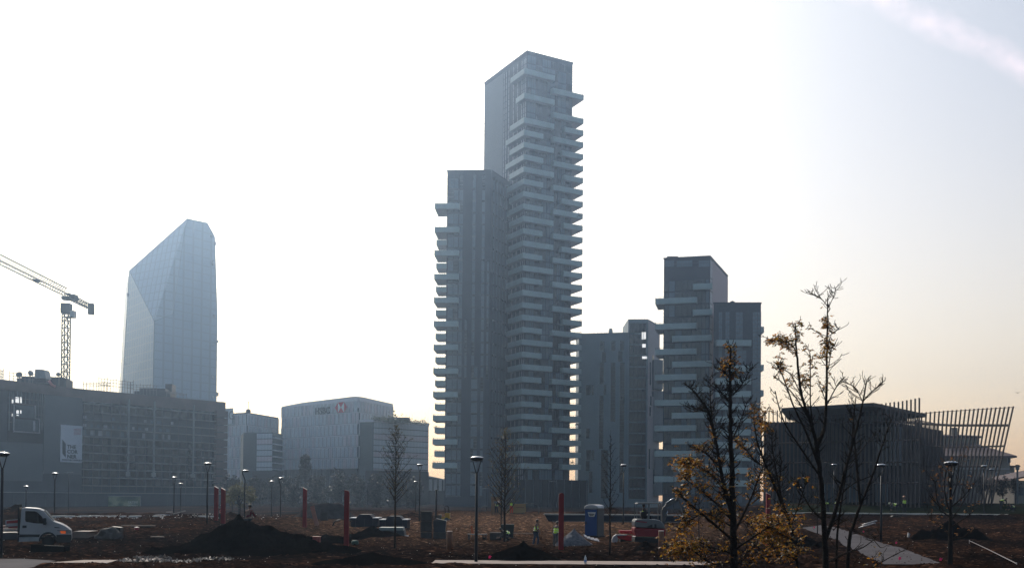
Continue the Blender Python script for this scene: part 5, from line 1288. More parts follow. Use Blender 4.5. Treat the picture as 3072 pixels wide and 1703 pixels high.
# folding bench, orange tool, bin behind the crouching worker, bags
D = 66; g = gd(1432, D); e = empty('trestle_bench', 'low dark trestle bench left of the crouching worker', 'bench', None, g)
def P5(x, y, cx_, D_, z0y): return ((x-cx_)*D_/F, (z0y-y)*D_/F)
mb = MB(); mb.box((0, 0, .44), (1.35, .4, .06)); mb.build('top', STEEL, e)
for x in (-.6, -.52, .4, .6): mb = MB(); mb.box((x, 0, .2), (.06, .35, .42)); mb.build('leg', BLK, e)
mb = MB(); mb.lathe([(.12, 0), (.13, .25), (.02, .27)], (.45, -.1, .0), 10); tag(mb.build('black_tub', BLK, None, False, g), 'small black tub under the right end of the trestle bench', 'tub')
g = gd(1418, 68); mb = MB(); mb.profile([(-.08, .35), (.10, .35), (-.02, .98), (-.16, .95)], -.05, .05, mt=mat('orange_tool', (.45, .10, .03), .5)); mb.tube([(-.18, 0, .97), (-.12, 0, 1.05), (.0, 0, 1.0)], .02, 5, BLK); mb.tube([(.12, .0, .3), (-.05, 0, .95)], .025, 5, BLK); mb.tube([(.0, 0, 0), (.0, 0, .4)], .03, 5, BLK)
tag(mb.build('orange_barrow', None, None, False, g), 'orange tool on end behind the trestle bench', 'tool')
g = gd(1523, 69); e = empty('green_bin', 'dark green-black wheeled bin behind the crouching worker', 'bin', None, g)
mb = MB(); mb.profile([(-.42, 0), (.38, 0), (.45, 1.0), (-.45, 1.0)], -.3, .4); mb.build('body', mat('bin_green', (.012, .022, .02), .5), e); mb = MB(); mb.profile([(-.48, 1.0), (.48, 1.0), (.44, 1.07), (-.44, 1.07)], -.35, .45); mb.build('lid', mat('bin_green_lid', (.02, .03, .03), .4), e)
g = gd(1487, 66.5); mb = MB(); mb.box((0, 0, .28), (.8, .7, .56)); o = mb.build('grey_crate', BLC, None, False, g); b_ = o.modifiers.new('b', 'BEVEL'); b_.width = .03; tag(o, 'grey concrete base left of the crouching worker', 'concrete block')
g = gd(950, 60); e = empty('red_crate', 'red crate at the right foot of the big black heap', 'crate', None, g); mb = MB(); mb.box((0, 0, .22), (.42, .4, .40)); mb.build('body', mat('crate_red', (.20, .03, .03), .6), e); mb = MB(); mb.box((0, 0, .43), (.48, .46, .04)); mb.build('rim', EXR, e)
g = gd(410, 66); e = empty('red_bucket', 'small red bucket with a pale lid on the left', 'bucket', None, g); mb = MB(); mb.lathe([(.13, 0), (.15, .3)], (0, 0, 0), 12); mb.build('body', EXR, e, True); mb = MB(); mb.lathe([(.17, .3), (.17, .33), (.01, .35)], (0, 0, 0), 12); mb.build('lid', TOPP, e)
g = gd(1065, 58); mb = MB(); mb.lathe([(.1, 0), (.24, .12), (.22, .28), (.1, .34)], (0, 0, 0), 10); tag(mb.build('green_sack', mat('sack_green', (.02, .06, .05), .7), None, True, g), 'small dark green sack right of the thick red post', 'sack')
g = gd(944, 82); mb = MB(); mb.box((0, 0, .85), (.34, .1, 1.9), 0, None, 0, -.25); tag(mb.build('leaning_board', mat('board_pink', (.30, .16, .12), .7), None, False, g), 'pinkish board leaning behind the slant-topped red post', 'board')
g = gd(972, 93); mb = MB()
for x in (-.32, .32): mb.box((x, 0, .5), (.06, .1, 1.1))
mb.box((0, 0, .5), (.64, .08, .8)); tag(mb.build('grey_sign_frame', BLC, None, False, g), 'grey panel on two legs before the flat-topped heap', 'panel')
g = gd(1030, 80); mb = MB(); mb.tube([(-.9, 0, .3), (-.75, 0, .65), (-.3, 0, .85), (.4, 0, .85), (.7, 0, .7)], .07, 6); tag(mb.build('bent_hose', BLK, None, True, g), 'black bent hose arching behind the thick red post', 'hose')
# low dark box in front of the truck, boulder and slabs
g = gd(150, 47.5); e = empty('black_tray', 'long low black tray lying in front of the truck wheel', 'tray', None, (g.x, g.y, g.z)); mb = MB(); mb.profile([(-.83, 0), (.82, -.02), (.84, .40), (-.8, .47)], -.3, .3); mb.build('body', mat('tray_black', (.003, .003, .003), .95, spec=0), e); mb = MB(); mb.box((.35, -.32, .43), (.95, .03, .02), 0, None, 0, .03); mb.build('edge', STEEL, e)
def rock(px, D, w_, h, label, m_=BLC, name='boulder', seed=1, dpt=.8):
    g = gd(px, D); b_ = bmesh.new(); bmesh.ops.create_icosphere(b_, subdivisions=3, radius=1)
    for v in b_.verts:
        n_ = noise.noise(v.co*1.3+Vector((seed*5, 0, 0)))*.35+noise.noise(v.co*3+Vector((seed, 2, 0)))*.12; v.co *= 1+n_
        v.co.x *= w_/2; v.co.y *= w_/2*dpt; v.co.z = v.co.z*h/2
        if v.co.z < -.2*h: v.co.z = -.2*h
    me = bpy.data.meshes.new(name); b_.to_mesh(me); me.materials.append(m_); o = bpy.data.objects.new(name, me); C.objects.link(o); o.location = (g.x, g.y, g.z+h*.3)
    return tag(o, label, 'boulder')
rock(325, 60, 1.35, 1.0, 'large grey boulder with a slanting side right of the truck')
g = gd(352, 61); mb = MB(); mb.profile([(-.22, 0), (.28, 0), (.25, .75), (-.3, .8)], -.2, .3); tag(mb.build('black_drum', BLK, None, False, g), 'black broken drum against the right side of the grey boulder', 'drum')
PINKS = mat('pink_slab', (.17, .12, .10), .7, var=.15)
g = gd(252, 62); mb = MB(); mb.profile([(-.55, .3), (.55, .3), (.72, .42), (-.3, .42)], -.8, .5); mb.profile([(-.5, 0), (.5, 0), (.5, .3), (-.5, .3)], -.7, .5, mt=None); tag(mb.build('stone_slab', PINKS, None, False, g), 'pale pinkish slab resting low between the truck and the boulder', 'slab')
for px, D, ln, lab in ((415, 70, 2.4, 'pale plank on the ground right of the boulder'), (472, 62, .8, 'short pale plank right of the red bucket'), (1560, 76, 3.0, 'long pale plank behind the crouching worker')):
    g = gd(px, D); mb = MB(); mb.box((0, 0, .08), (ln, .25, .07), .06); mb.box((ln*.1, .2, .03), (ln*.7, .2, .05), -.05); tag(mb.build('plank', PINKS, None, False, g), lab, 'plank', 'planks lying on the soil')
g = gd(490, 90); e = empty('steel_stretcher', 'thin steel frame and bars lying on the dark bank before the scaffolding', 'steel frame', None, g)
mb = MB(); mb.tube([(-1.8, 0, .05), (.2, 0, .1), (.3, 0, .32), (.85, 0, .34), (.8, 0, .05), (.2, 0, .08)], .03, 5); mb.build('frame', LT, e); mb = MB(); mb.tube([(.8, .3, .15), (1.9, .5, .45)], .05, 5); mb.build('bar', STEEL, e)

# long low steel channel behind the portable toilet
D = 99; a = gd(1635, D); b = gd(2060, D); e = empty('steel_channel', 'long low navy steel channel lying behind the portable toilet', 'channel', None, a)
zt_ = at(1800, 1543, D).z-a.z; L_ = b.x-a.x
mb = MB(); mb.profile([(0, zt_-.08), (L_, zt_-.08), (L_, .1), (.35, .1)], 0, 1.6); mb.build('trough', NAVY, e); mb = MB(); mb.box((L_/2, .75, zt_-.02), (L_+.1, 1.8, .14)); mb.build('top_plate', mat('channel_top', (.10, .11, .12), .4), e)
mb = MB(); mb.box((L_/2, -.3, .12), (L_*.9, .1, .08)); mb.build('lower_rail', STEEL, e)
# brown open container, brown flat body, fence hoops, workers' machine
D = 118; BRN = mat('brown_box', (.22, .13, .07), .7, var=.15)
g = gd(1488, D); e = empty('brown_container', 'open brown box container beside the far workers', 'container', None, g); hh_ = at(1488, 1490, D).z-g.z
mb = MB(); mb.box((-.45, .5, hh_/2), (.3, 1, hh_)); mb.box((.05, .9, hh_-.25), (1.2, .3, .5)); mb.box((.2, .9, hh_/2-.3), (1.0, .2, hh_*.55)); mb.build('body', BRN, e); mb = MB(); mb.box((-.05, .2, hh_+.02), (.45, .4, .06)); mb.build('lid', LT, e)
g = gd(1550, D); e = empty('brown_trailer', 'long tan machine body lying behind the far orange-trousered worker', 'machine', None, g); hh_ = at(1550, 1510, D).z-g.z
mb = MB(); mb.profile([(-1.4, .15), (1.05, .35), (1.15, .55), (1.1, hh_), (-.3, hh_), (-.9, hh_*.6)], 0, 1.2); mb.build('body', mat('tan_body', (.26, .16, .06), .6, var=.1), e); mb = MB(); mb.box((0, .5, .15), (2.0, 1, .2)); mb.build('skid', BLK, e); mb = MB(); mb.box((.4, -.01, hh_*.68), (1.0, .02, .08)); mb.build('dark_mark', PW, e)
for x0, x1, yb, yt, lab in ((1440, 1500, 1532, 1516, 'left'), (1560, 1615, 1528, 1508, 'right')):
    g = gd((x0+x1)/2, 122); hh_ = at(x0, yt, 122).z-g.z; w_ = (x1-x0)/F*122/2; mb = MB()
    pts = [(-w_, 0, -.2), (-w_, 0, hh_*.5), (-w_*.8, 0, hh_*.85), (-w_*.5, 0, hh_), (w_*.5, 0, hh_*.98), (w_*.85, 0, hh_*.8), (w_, 0, hh_*.5), (w_, 0, -.2)]
    mb.tube(pts, .05, 6); tag(mb.build('pipe_hoop', mat('hoop', (.07, .08, .09), .5), None, True, g), lab+' bent pipe hoop behind the far workers', 'hoop', 'bent pipe hoops')
# little things
g = gp(1755, 1690, flat=True); e = empty('water_bottle', 'clear plastic bottle standing on the pale footpath', 'bottle', None, (g.x, g.y-.2, .03))
mb = MB(); mb.lathe([(.055, 0), (.06, .02), (.06, .22), (.045, .28), (.018, .33), (.018, .35)], (0, 0, 0), 14); mb.build('body', mat('bottle', (.45, .48, .52), .1, spec=.6), e, True); mb = MB(); mb.lathe([(.021, .35), (.021, .375), (.01, .378)], (0, 0, 0), 10); mb.build('cap', WHITE, e)
mb = MB(); mb.lathe([(.0615, .09), (.0615, .16)], (0, 0, 0), 14); mb.build('label_band', mat('bottle_label', (.12, .2, .5), .4), e)
FLG = mat('pink_flag', (.9, .03, .16), .4, emit=((1, .05, .2), .0)); k = 0
for x, y, lab in ((1467, 1683, 'pink marker flag by the nearest lamp post'), (2589, 1603, 'pink marker flag at the far edge of the diagonal path'), (2687, 1637, 'pink marker flag at the right edge of the diagonal path'), (2697, 1688, 'pink marker flag where the diagonal path meets the footpath'), (2441, 1589, 'pinkish red marker by the heap left of the tallest autumn tree'), (2820, 1691, 'small pink marker at the near corner of the diagonal path')):
    g = gp(x, y, flat=True); mb = MB(); mb.tube([(0, 0, -.05), (.01, 0, .3)], .006, 4, BLK); mb.face([(0, 0, .30), (.14, .02, .24), (.0, 0, .16)], FLG); mb.face([(0, .01, .30), (.0, .01, .16), (.14, .03, .24)], FLG); mb.box((.03, 0, .2), (.09, .03, .10), .3, FLG)
    tag(mb.build('marker_flag', None, None, False, g), lab, 'marker flag', 'pink survey flags')
g = gd(2640, 84); 
for x, y, lab in ((2612, 1568, 'upper one of two pale pipes on the soil left of the path lamp'), (2606, 1576, 'lower one of two pale pipes on the soil left of the path lamp')):
    q = gp(x, y+8, flat=True); mb = MB(); mb.tube([(-.8, 0, .05), (.5, .2, .42), (.62, .2, .42)], .05, 6); tag(mb.build('pale_pipe', WHITE, None, True, q), lab, 'pipe', 'pale pipes near the path')
q = gp(2700, 1549, flat=True); mb = MB(); mb.profile([(-.9, 0), (-.7, .12), (.8, .14), (1.0, .05), (.7, 0)], -.2, .3); tag(mb.build('black_mat', BLK, None, False, q), 'thin black strip lying below the lawn kerb', 'strip')
q = gp(2725, 1610, flat=True); mb = MB(); mb.profile([(-.06, 0), (.04, .0), (.10, .22), (-.02, .32)], -.1, .1); tag(mb.build('white_scrap', WHITE, None, False, q), 'scrap of white plastic left of the brushwood heap', 'scrap')
a = gp(2908, 1632, flat=True); b = gp(3050, 1700, flat=True); mb = MB(); mb.tube([Vector((a.x, a.y, a.z+.25)), (a+b)/2+Vector((0, 0, .22)), Vector((b.x, b.y, b.z+.15))], .02, 5); mb.tube([a, Vector((a.x, a.y, a.z+.3))], .02, 5); mb.tube([b, Vector((b.x, b.y, b.z+.2))], .02, 5)
tag(mb.build('guy_rope', WHITE), 'pale taut rope slanting down to the bottom right corner', 'rope')
# crumpled pale sheets at the lower left of the black heap
r = random.Random(4)
for k, (x0, x1, y, lab) in enumerate(((362, 470, 1684, 'crumpled pale plastic sheet next to the short footpath piece'), (470, 600, 1686, 'middle one of the crumpled pale sheets below the black heap'), (585, 700, 1679, 'crumpled pale sheet draped over the right end below the black heap'), (410, 520, 1674, 'thin pale sheet strip just above the crumpled sheets'))):
    a = gp(x0, y, flat=True); b = gp(x1, y, flat=True); nx, ny = 34, 6; v = []; f = []
    for i in range(nx+1):
        for j in range(ny+1):
            t = i/nx; p = a+(b-a)*t; z = abs(noise.noise(Vector((t*9+k*3, j*.8, 1))))*.28+noise.noise(Vector((t*25, j*1.7, k)))*.06
            v.append((p.x, p.y-.5+j*(.12 if k != 3 else .05)+.25*noise.noise(Vector((t*6, k, 0))), z+.03))
    for i in range(nx):
        for j in range(ny):
            if r.random() < .62: q = i*(ny+1)+j; f.append((q, q+ny+1, q+ny+2, q+1))
    me = bpy.data.meshes.new('plastic_sheet'); me.from_pydata(v, [], f); me.materials.append(mat('old_sheet', (.17, .14, .12), .6, var=.9, scale=5)); o = bpy.data.objects.new('plastic_sheet', me); C.objects.link(o)
    s_ = o.modifiers.new('s', 'SOLIDIFY'); s_.thickness = .01
    tag(o, lab, 'plastic sheet', 'crumpled plastic sheets')
mb = MB(); q = at(3054, 1177, 120)
mb.hexa([q+Vector(p) for p in ((-.3, 0, .0), (0, -.05, -.04), (.02, .05, -.04), (-.3, .05, .02), (-.3, 0, .04), (0, -.05, 0), (.02, .05, 0), (-.3, .05, .04))]); mb.hexa([q+Vector(p) for p in ((0, -.05, -.04), (.35, 0, .08), (.35, .05, .08), (0, .05, -.04), (0, -.05, 0), (.35, 0, .1), (.35, .05, .1), (0, .05, 0))]); mb.tube([q+Vector((-.05, -.2, -.03)), q+Vector((0, .2, -.02))], [.02, .04], 6)
tag(mb.build('bird', BLK), 'tiny dark bird in flight near the right edge of the sky', 'bird')
# ------------------------------------------------------------------ trees
def proj(p):
    v = Vector(p)-EYE; z = v.dot(CF); return 1536+F*v.dot(CR)/z, 851.5+SHIFT-F*v.dot(CU)/z
BARK = mat('bark', (.016, .010, .008), .95, var=.35, scale=9, bump=.8, bscale=40)
AUT = leaf_mat('autumn_leaf', [(.22, .06, .010), (.60, .24, .012), (.60, .34, .02), (.04, .035, .010), (.06, .05, .012), (.10, .03, .006), (.30, .17, .02), (.05, .045, .008), (.025, .028, .008), (.45, .16, .012), (.05, .035, .01), (.40, .15, .015), (.16, .07, .012)])
DRY = leaf_mat('dry_leaf', [(.05, .04, .02), (.11, .07, .03), (.16, .12, .04), (.07, .07, .03)])
def leaflet(mb, p, d_, L_, r):
    d_ = d_.normalized(); s = d_.cross(Vector((r.uniform(-1, 1), r.uniform(-1, 1), r.uniform(-1, 1)))).normalized(); n_ = d_.cross(s)
    w_ = L_*r.uniform(.16, .24); i = len(mb.v)
    mb.v += [tuple(p), tuple(p+d_*L_*.45+s*w_+n_*L_*.06), tuple(p+d_*L_), tuple(p+d_*L_*.45-s*w_+n_*L_*.06)]
    mb.f += [(i, i+1, i+2), (i, i+2, i+3)]; mb.mi += [0, 0]
def spray(mb, p, d_, L_, n, r):
    """one compound leaf: a drooping stalk with pairs of leaflets"""
    q = Vector(p); dr_ = d_.normalized()
    for k in range(n):
        dr_ = (dr_+Vector((0, 0, -.22))).normalized(); q = q+dr_*L_*.5
        for sgn in (-1, 1):
            sd = dr_.cross(Vector((0, 0, 1))); sd = sd.normalized() if sd.length > .01 else Vector((1, 0, 0))
            leaflet(mb, q, dr_*.6+sd*sgn+Vector((0, 0, -.45)), L_*r.uniform(.7, 1.1), r)
    leaflet(mb, q, dr_, L_, r)
def grow(mb, lv, p, d_, L_, r0, depth, r, dens, leafL, up=.35, tips=None):
    n = 5; pts = [Vector(p)]; dd = d_.normalized()
    for i in range(n):
        dd = (dd+Vector((r.uniform(-.13, .13), r.uniform(-.13, .13), r.uniform(-.05, .13)+up*.25))).normalized(); pts.append(pts[-1]+dd*L_/n)
    mb.tube(pts, [max(.0045, r0*(1-.7*i/n)) for i in range(n+1)], 5 if r0 > .008 else 4, cap=False)
    if depth > 0:
        for i in range(1, n+1):
            if r.random() < .45:
                t = (pts[i]-pts[i-1]).normalized(); a = t.cross(Vector((r.uniform(-1, 1), r.uniform(-1, 1), r.uniform(-1, 1)))).normalized()
                grow(mb, lv, pts[i], t*.75+a*.75, L_*r.uniform(.3, .55), r0*.5*(1-.4*i/n), depth-1, r, dens, leafL, up)
    for i in range(1, n+1):
        x, y = proj(pts[i]); k = dens(x, y)
        if r.random() < k:
            a = Vector((r.uniform(-1, 1), r.uniform(-1, 1), r.uniform(-.4, .5)))
            for j_ in range(2 if k > .2 and y > 1380 else 1):
                a = Vector((r.uniform(-1, 1), r.uniform(-1, 1), r.uniform(-.4, .5))); spray(lv, pts[i]+(Vector((r.gauss(0, .12), r.gauss(0, .25), r.gauss(0, .12))) if j_ else Vector()), a, leafL*r.uniform(.7, 1.15), r.choice((2, 2, 3)), r)
def fg_tree(label, D, trunk, limbs, r0, seed, dens, name='young_tree', leafL=.062, twig=1.0, cat='tree', group='trees with autumn leaves in the right foreground'):
    r = random.Random(seed); base = gd(trunk[0][0], D); mb = MB(); lv = MB()
    tp = [at(x, y, D+.0*i) for i, (x, y) in enumerate(trunk)]; tp[0] = Vector((tp[0].x, tp[0].y, base.z-.2))
    def smooth(P, k=6):
        o = []
        for i in range(len(P)-1):
            p0, p1, p2, p3 = P[max(i-1, 0)], P[i], P[i+1], P[min(i+2, len(P)-1)]
            for j in range(k):
                t = j/k; o.append(.5*((2*p1)+(p2-p0)*t+(2*p0-5*p1+4*p2-p3)*t*t+(3*p1-p0-3*p2+p3)*t**3))
        return o+[P[-1]]
    def stem(P, ra, rb_, tw):
        S = smooth(P); n = len(S); mb.tube([s+Vector((r.uniform(-1, 1), 0, 0))*ra*.12 for s in S], [ra+(rb_-ra)*(i/(n-1))**.8 for i in range(n)], 8)
        for i in range(1, n):
            if i/(n-1) < tw: continue
            for _ in range(3 if twig > 1.5 else 2):
                if r.random() < .42*twig:
                    t = (S[i]-S[i-1]).normalized(); a = Vector((r.choice((-1, 1))*r.uniform(.5, 1), r.uniform(-1, 1), r.uniform(-.1, .3))).normalized()
                    fr = i/(n-1); grow(mb, lv, S[i], t*.5+a, r.uniform(.14, .36)*(1.1-.6*fr), max(.0075, (ra+(rb_-ra)*fr)*.36), 1, r, dens, leafL)
    rt = r0*.16; stem(tp, r0, rt, .45)
    for li in limbs:
        P, ra = li[0], li[1]; zig = r.uniform(-1, 1); dy = li[2] if len(li) > 2 else zig*.9
        pts = [at(x, y, D+dy*i/(len(P)-1)) for i, (x, y) in enumerate(P)]; stem(pts, ra*1.25, max(.008, ra*.3), .08)
    e = empty(name, label, cat, group, base)
    o = mb.build('trunk', BARK, e, True); o.matrix_parent_inverse = Matrix.Translation(-base)
    if lv.v: o = lv.build('foliage', AUT, e); o.matrix_parent_inverse = Matrix.Translation(-base)
    return e
def blob(L_):
    def f(x, y):
        k = 0
        for cx, cy, rx, ry, v in L_:
            q = ((x-cx)/rx)**2+((y-cy)/ry)**2
            if q < 1: k = max(k, v*(1-.5*q))
        return k
    return f
fg_tree('bushy tree with many yellow leaves low down, left one of the foreground trees', 17.5,
 [(2204, 1780), (2201, 1680), (2200, 1560), (2196, 1430), (2192, 1300), (2191, 1190), (2190, 1110), (2193, 1036)],
 [([(2199, 1550), (2172, 1460), (2158, 1380), (2140, 1290), (2126, 1235), (2092, 1185), (2066, 1158)], .034), ([(2150, 1330), (2138, 1270), (2131, 1200), (2130, 1132)], .016),
  ([(2196, 1560), (2150, 1510), (2100, 1470), (2047, 1428)], .020), ([(2193, 1325), (2218, 1270), (2242, 1202)], .013), ([(2191, 1190), (2228, 1150), (2250, 1106)], .010),
  ([(2192, 1210), (2168, 1180), (2152, 1160)], .007), ([(2191, 1130), (2168, 1110), (2162, 1085)], .007), ([(2128, 1238), (2095, 1225), (2080, 1235)], .010),
  ([(2200, 1620), (2130, 1560), (2060, 1500), (2035, 1470)], .022), ([(2201, 1660), (2120, 1640), (2030, 1655)], .018), ([(2202, 1680), (2140, 1690), (2060, 1640), (2010, 1660)], .016),
  ([(2200, 1600), (2250, 1500), (2280, 1420), (2300, 1380)], .022), ([(2201, 1650), (2290, 1590), (2340, 1570)], .016), ([(2202, 1690), (2290, 1670), (2380, 1660), (2430, 1640)], .018),
  ([(2199, 1580), (2120, 1540), (2070, 1560), (2030, 1590)], .014), ([(2198, 1520), (2150, 1440), (2100, 1400), (2060, 1390)], .014), ([(2160, 1400), (2120, 1360), (2085, 1345)], .010), ([(2201, 1700), (2260, 1640), (2300, 1660)], .012)],
 .085, 21, blob([(2050, 1660, 65, 60, .38), (2110, 1560, 140, 130, .17), (2220, 1630, 220, 100, .14), (2060, 1390, 55, 50, .4), (2110, 1310, 50, 40, .2), (2240, 1480, 100, 90, .2), (2370, 1680, 80, 50, .28), (2195, 1080, 30, 60, .15), (2150, 1450, 120, 80, .14)]), twig=1.9)
fg_tree('dark many-twigged tree leaning left between the bushy yellow tree and the tallest one', 19,
 [(2410, 1790), (2385, 1640), (2345, 1510), (2300, 1400), (2268, 1310), (2262, 1216)],
 [([(2345, 1510), (2330, 1420), (2318, 1350), (2316, 1290)], .014), ([(2300, 1400), (2270, 1385), (2235, 1345), (2215, 1330)], .012), ([(2380, 1620), (2330, 1590), (2270, 1560)], .014), ([(2360, 1550), (2340, 1460), (2345, 1380)], .012),
  ([(2320, 1440), (2290, 1380), (2283, 1300), (2290, 1240)], .012), ([(2395, 1680), (2330, 1650), (2290, 1600)], .014), ([(2370, 1590), (2400, 1500), (2420, 1440)], .012)],
 .045, 33, blob([(2275, 1250, 45, 50, .3), (2265, 1450, 50, 45, .4), (2330, 1590, 110, 80, .45), (2230, 1330, 40, 40, .15)]), twig=2.0)
fg_tree('tallest autumn tree, rising high against the sky with tufts of orange leaves', 17,
 [(2480, 1790), (2478, 1700), (2474, 1620), (2467, 1490), (2458, 1400), (2450, 1335), (2428, 1255), (2406, 1190), (2393, 1090), (2387, 1010), (2385, 968)],
 [([(2450, 1338), (2472, 1285), (2479, 1200), (2481, 1080), (2482, 970), (2483, 893)], .030, .2), ([(2474, 1622), (2507, 1530), (2536, 1410), (2566, 1300), (2588, 1205), (2601, 1138)], .034),
  ([(2458, 1400), (2420, 1300), (2380, 1215), (2345, 1120), (2323, 1084)], .020), ([(2430, 1262), (2390, 1195), (2350, 1150), (2320, 1128)], .010), ([(2445, 1320), (2432, 1220), (2431, 1120), (2430, 1060)], .012), ([(2484, 1110), (2492, 1060), (2495, 1040)], .008),
  ([(2462, 1430), (2400, 1340), (2350, 1260), (2325, 1172)], .016), ([(2482, 1210), (2515, 1150), (2535, 1130)], .009), ([(2406, 1190), (2370, 1120), (2330, 1105)], .008), ([(2392, 1060), (2370, 1030), (2330, 1022), (2315, 1022)], .007), ([(2483, 920), (2463, 895), (2432, 880)], .005), ([(2482, 930), (2500, 890), (2508, 862)], .004), ([(2482, 1010), (2505, 995), (2520, 980)], .005), ([(2588, 1205), (2568, 1165), (2545, 1150)], .007), ([(2590, 1200), (2620, 1170), (2655, 1140)], .007),
  ([(2476, 1690), (2530, 1660), (2590, 1640), (2640, 1600)], .012), ([(2472, 1560), (2430, 1520), (2390, 1440)], .012), ([(2555, 1330), (2562, 1240), (2568, 1190)], .012)],
 .066, 45, blob([(2455, 1000, 38, 95, .8), (2345, 1030, 50, 45, .8), (2390, 1000, 25, 45, .3), (2420, 1110, 30, 45, .45), (2375, 1110, 40, 40, .25), (2470, 1130, 20, 40, .15), (2360, 1420, 60, 50, .35), (2420, 1450, 40, 50, .2), (2340, 1080, 40, 40, .15)]), twig=.85)
fg_tree('leaning leafless tree with two cut-off stems, right of the tallest autumn tree', 18,
 [(2532, 1790), (2545, 1650), (2562, 1570), (2582, 1512), (2612, 1440), (2642, 1350), (2662, 1290), (2673, 1255)],
 [([(2582, 1515), (2572, 1420), (2563, 1320), (2560, 1260), (2546, 1222)], .026), ([(2505, 1500), (2560, 1450), (2620, 1425)], .010), ([(2555, 1600), (2600, 1600), (2640, 1640)], .008), ([(2560, 1570), (2530, 1560), (2500, 1590)], .008),
  ([(2508, 1790), (2512, 1600), (2530, 1470), (2545, 1380)], .024, -.3), ([(2545, 1400), (2600, 1330), (2625, 1300)], .008)],
 .045, 57, blob([(2480, 1640, 60, 30, .12), (2530, 1280, 30, 30, .15)]), twig=.8)
fg_tree('bare shoots poking up at the bottom edge right of the trees', 20, [(2600, 1800), (2620, 1700), (2612, 1665)], [([(2620, 1700), (2670, 1670), (2710, 1650)], .010), ([(2640, 1790), (2642, 1700), (2648, 1675)], .010), ([(2600, 1780), (2560, 1700), (2590, 1660)], .008)], .022, 61, blob([(2620, 1670, 20, 20, .3)]), name='sapling', twig=.4)

def slim_tree(px, D, ty, cw, cb, label, nb=46, leaves=.3, r0=.055, seed=1, lm=None, name='young_tree', llen=.06, upright=.75):
    """straight leader, ascending side branches in an egg-shaped crown"""
    r = random.Random(seed); g = gd(px, D); top = at(px, ty, D).z-g.z; zc_ = at(px, cb, D).z-g.z; W = cw/2/F*D; mb = MB(); lv = MB()
    mb.tube([(0, 0, -.2), (.02, 0, zc_*.5), (0, .02, zc_), (.02, 0, (zc_+top)/2), (0, 0, top)], [r0*1.15, r0, r0*.85, r0*.45, .008], 8)
    for k in range(nb):
        t = (k+.5)/nb; z = zc_+(top-zc_)*t*.93; prof_ = math.sin(math.pi*min(1, (t*.75+.22)))**.8*(1-.35*t); a = k*2.4+r.uniform(-.4, .4); L_ = W*prof_*r.uniform(.9, 1.25)*1.45
        d_ = Vector((math.cos(a), math.sin(a), upright)); n = 5; pts = [Vector((0, 0, z))]; dd = d_.normalized()
        for i in range(n):
            dd = (dd+Vector((r.uniform(-.1, .1), r.uniform(-.1, .1), .10))).normalized(); pts.append(pts[-1]+dd*L_/n)
        mb.tube(pts, [max(.010, r0*.40*(1-t*.6))*(1-.6*i/n) for i in range(n+1)], 4, cap=False)
        for i in range(1, n+1):
            for _ in range(2):
                if r.random() < .75:
                    b_ = Vector((r.uniform(-1, 1), r.uniform(-1, 1), r.uniform(0, .8))).normalized(); q = pts[i]+b_*L_*r.uniform(.12, .3); mb.tube([pts[i], (pts[i]+q)/2+Vector((0, 0, .02)), q], [.010, .009, .006], 3, cap=False)
                    if r.random() < leaves:
                        for _ in range(2): leaflet(lv, q, Vector((r.uniform(-1, 1), r.uniform(-1, 1), r.uniform(-1, .4))), llen*r.uniform(.8, 1.4), r)
    e = empty(name, label, 'tree', 'slender newly planted trees', g); mb.build('trunk', BARK, e, True)
    if lv.v: lv.build('foliage', lm or DRY, e)
    return e
slim_tree(1184, 54, 1262, 98, 1510, 'slender bare tree in front of the pale office buildings, left of the nearest lamp', 60, .55, .06, 2, llen=.085)
slim_tree(1513, 64, 1268, 120, 1545, 'slender tree with shiny green-gold leaves before the tallest tower', 56, .6, .075, 3, leaf_mat('shiny_leaf', [(.10, .09, .03), (.22, .17, .04), (.06, .07, .02), (.35, .18, .04)]), llen=.10)
slim_tree(1503, 70, 1300, 60, 1560, 'second thin trunk directly behind the slender tree with shiny leaves', 24, .3, .05, 4)
slim_tree(1829, 51, 1288, 66, 1560, 'slender leafless tree between the portable toilet and the excavator', 34, .04, .052, 5)
slim_tree(2452, 70, 1300, 80, 1560, 'bare slender tree behind the stems of the tallest autumn tree', 24, .2, .04, 6)
slim_tree(2096, 58, 1360, 60, 1560, 'thin bare tree lost behind the bushy yellow tree', 20, .1, .035, 9)
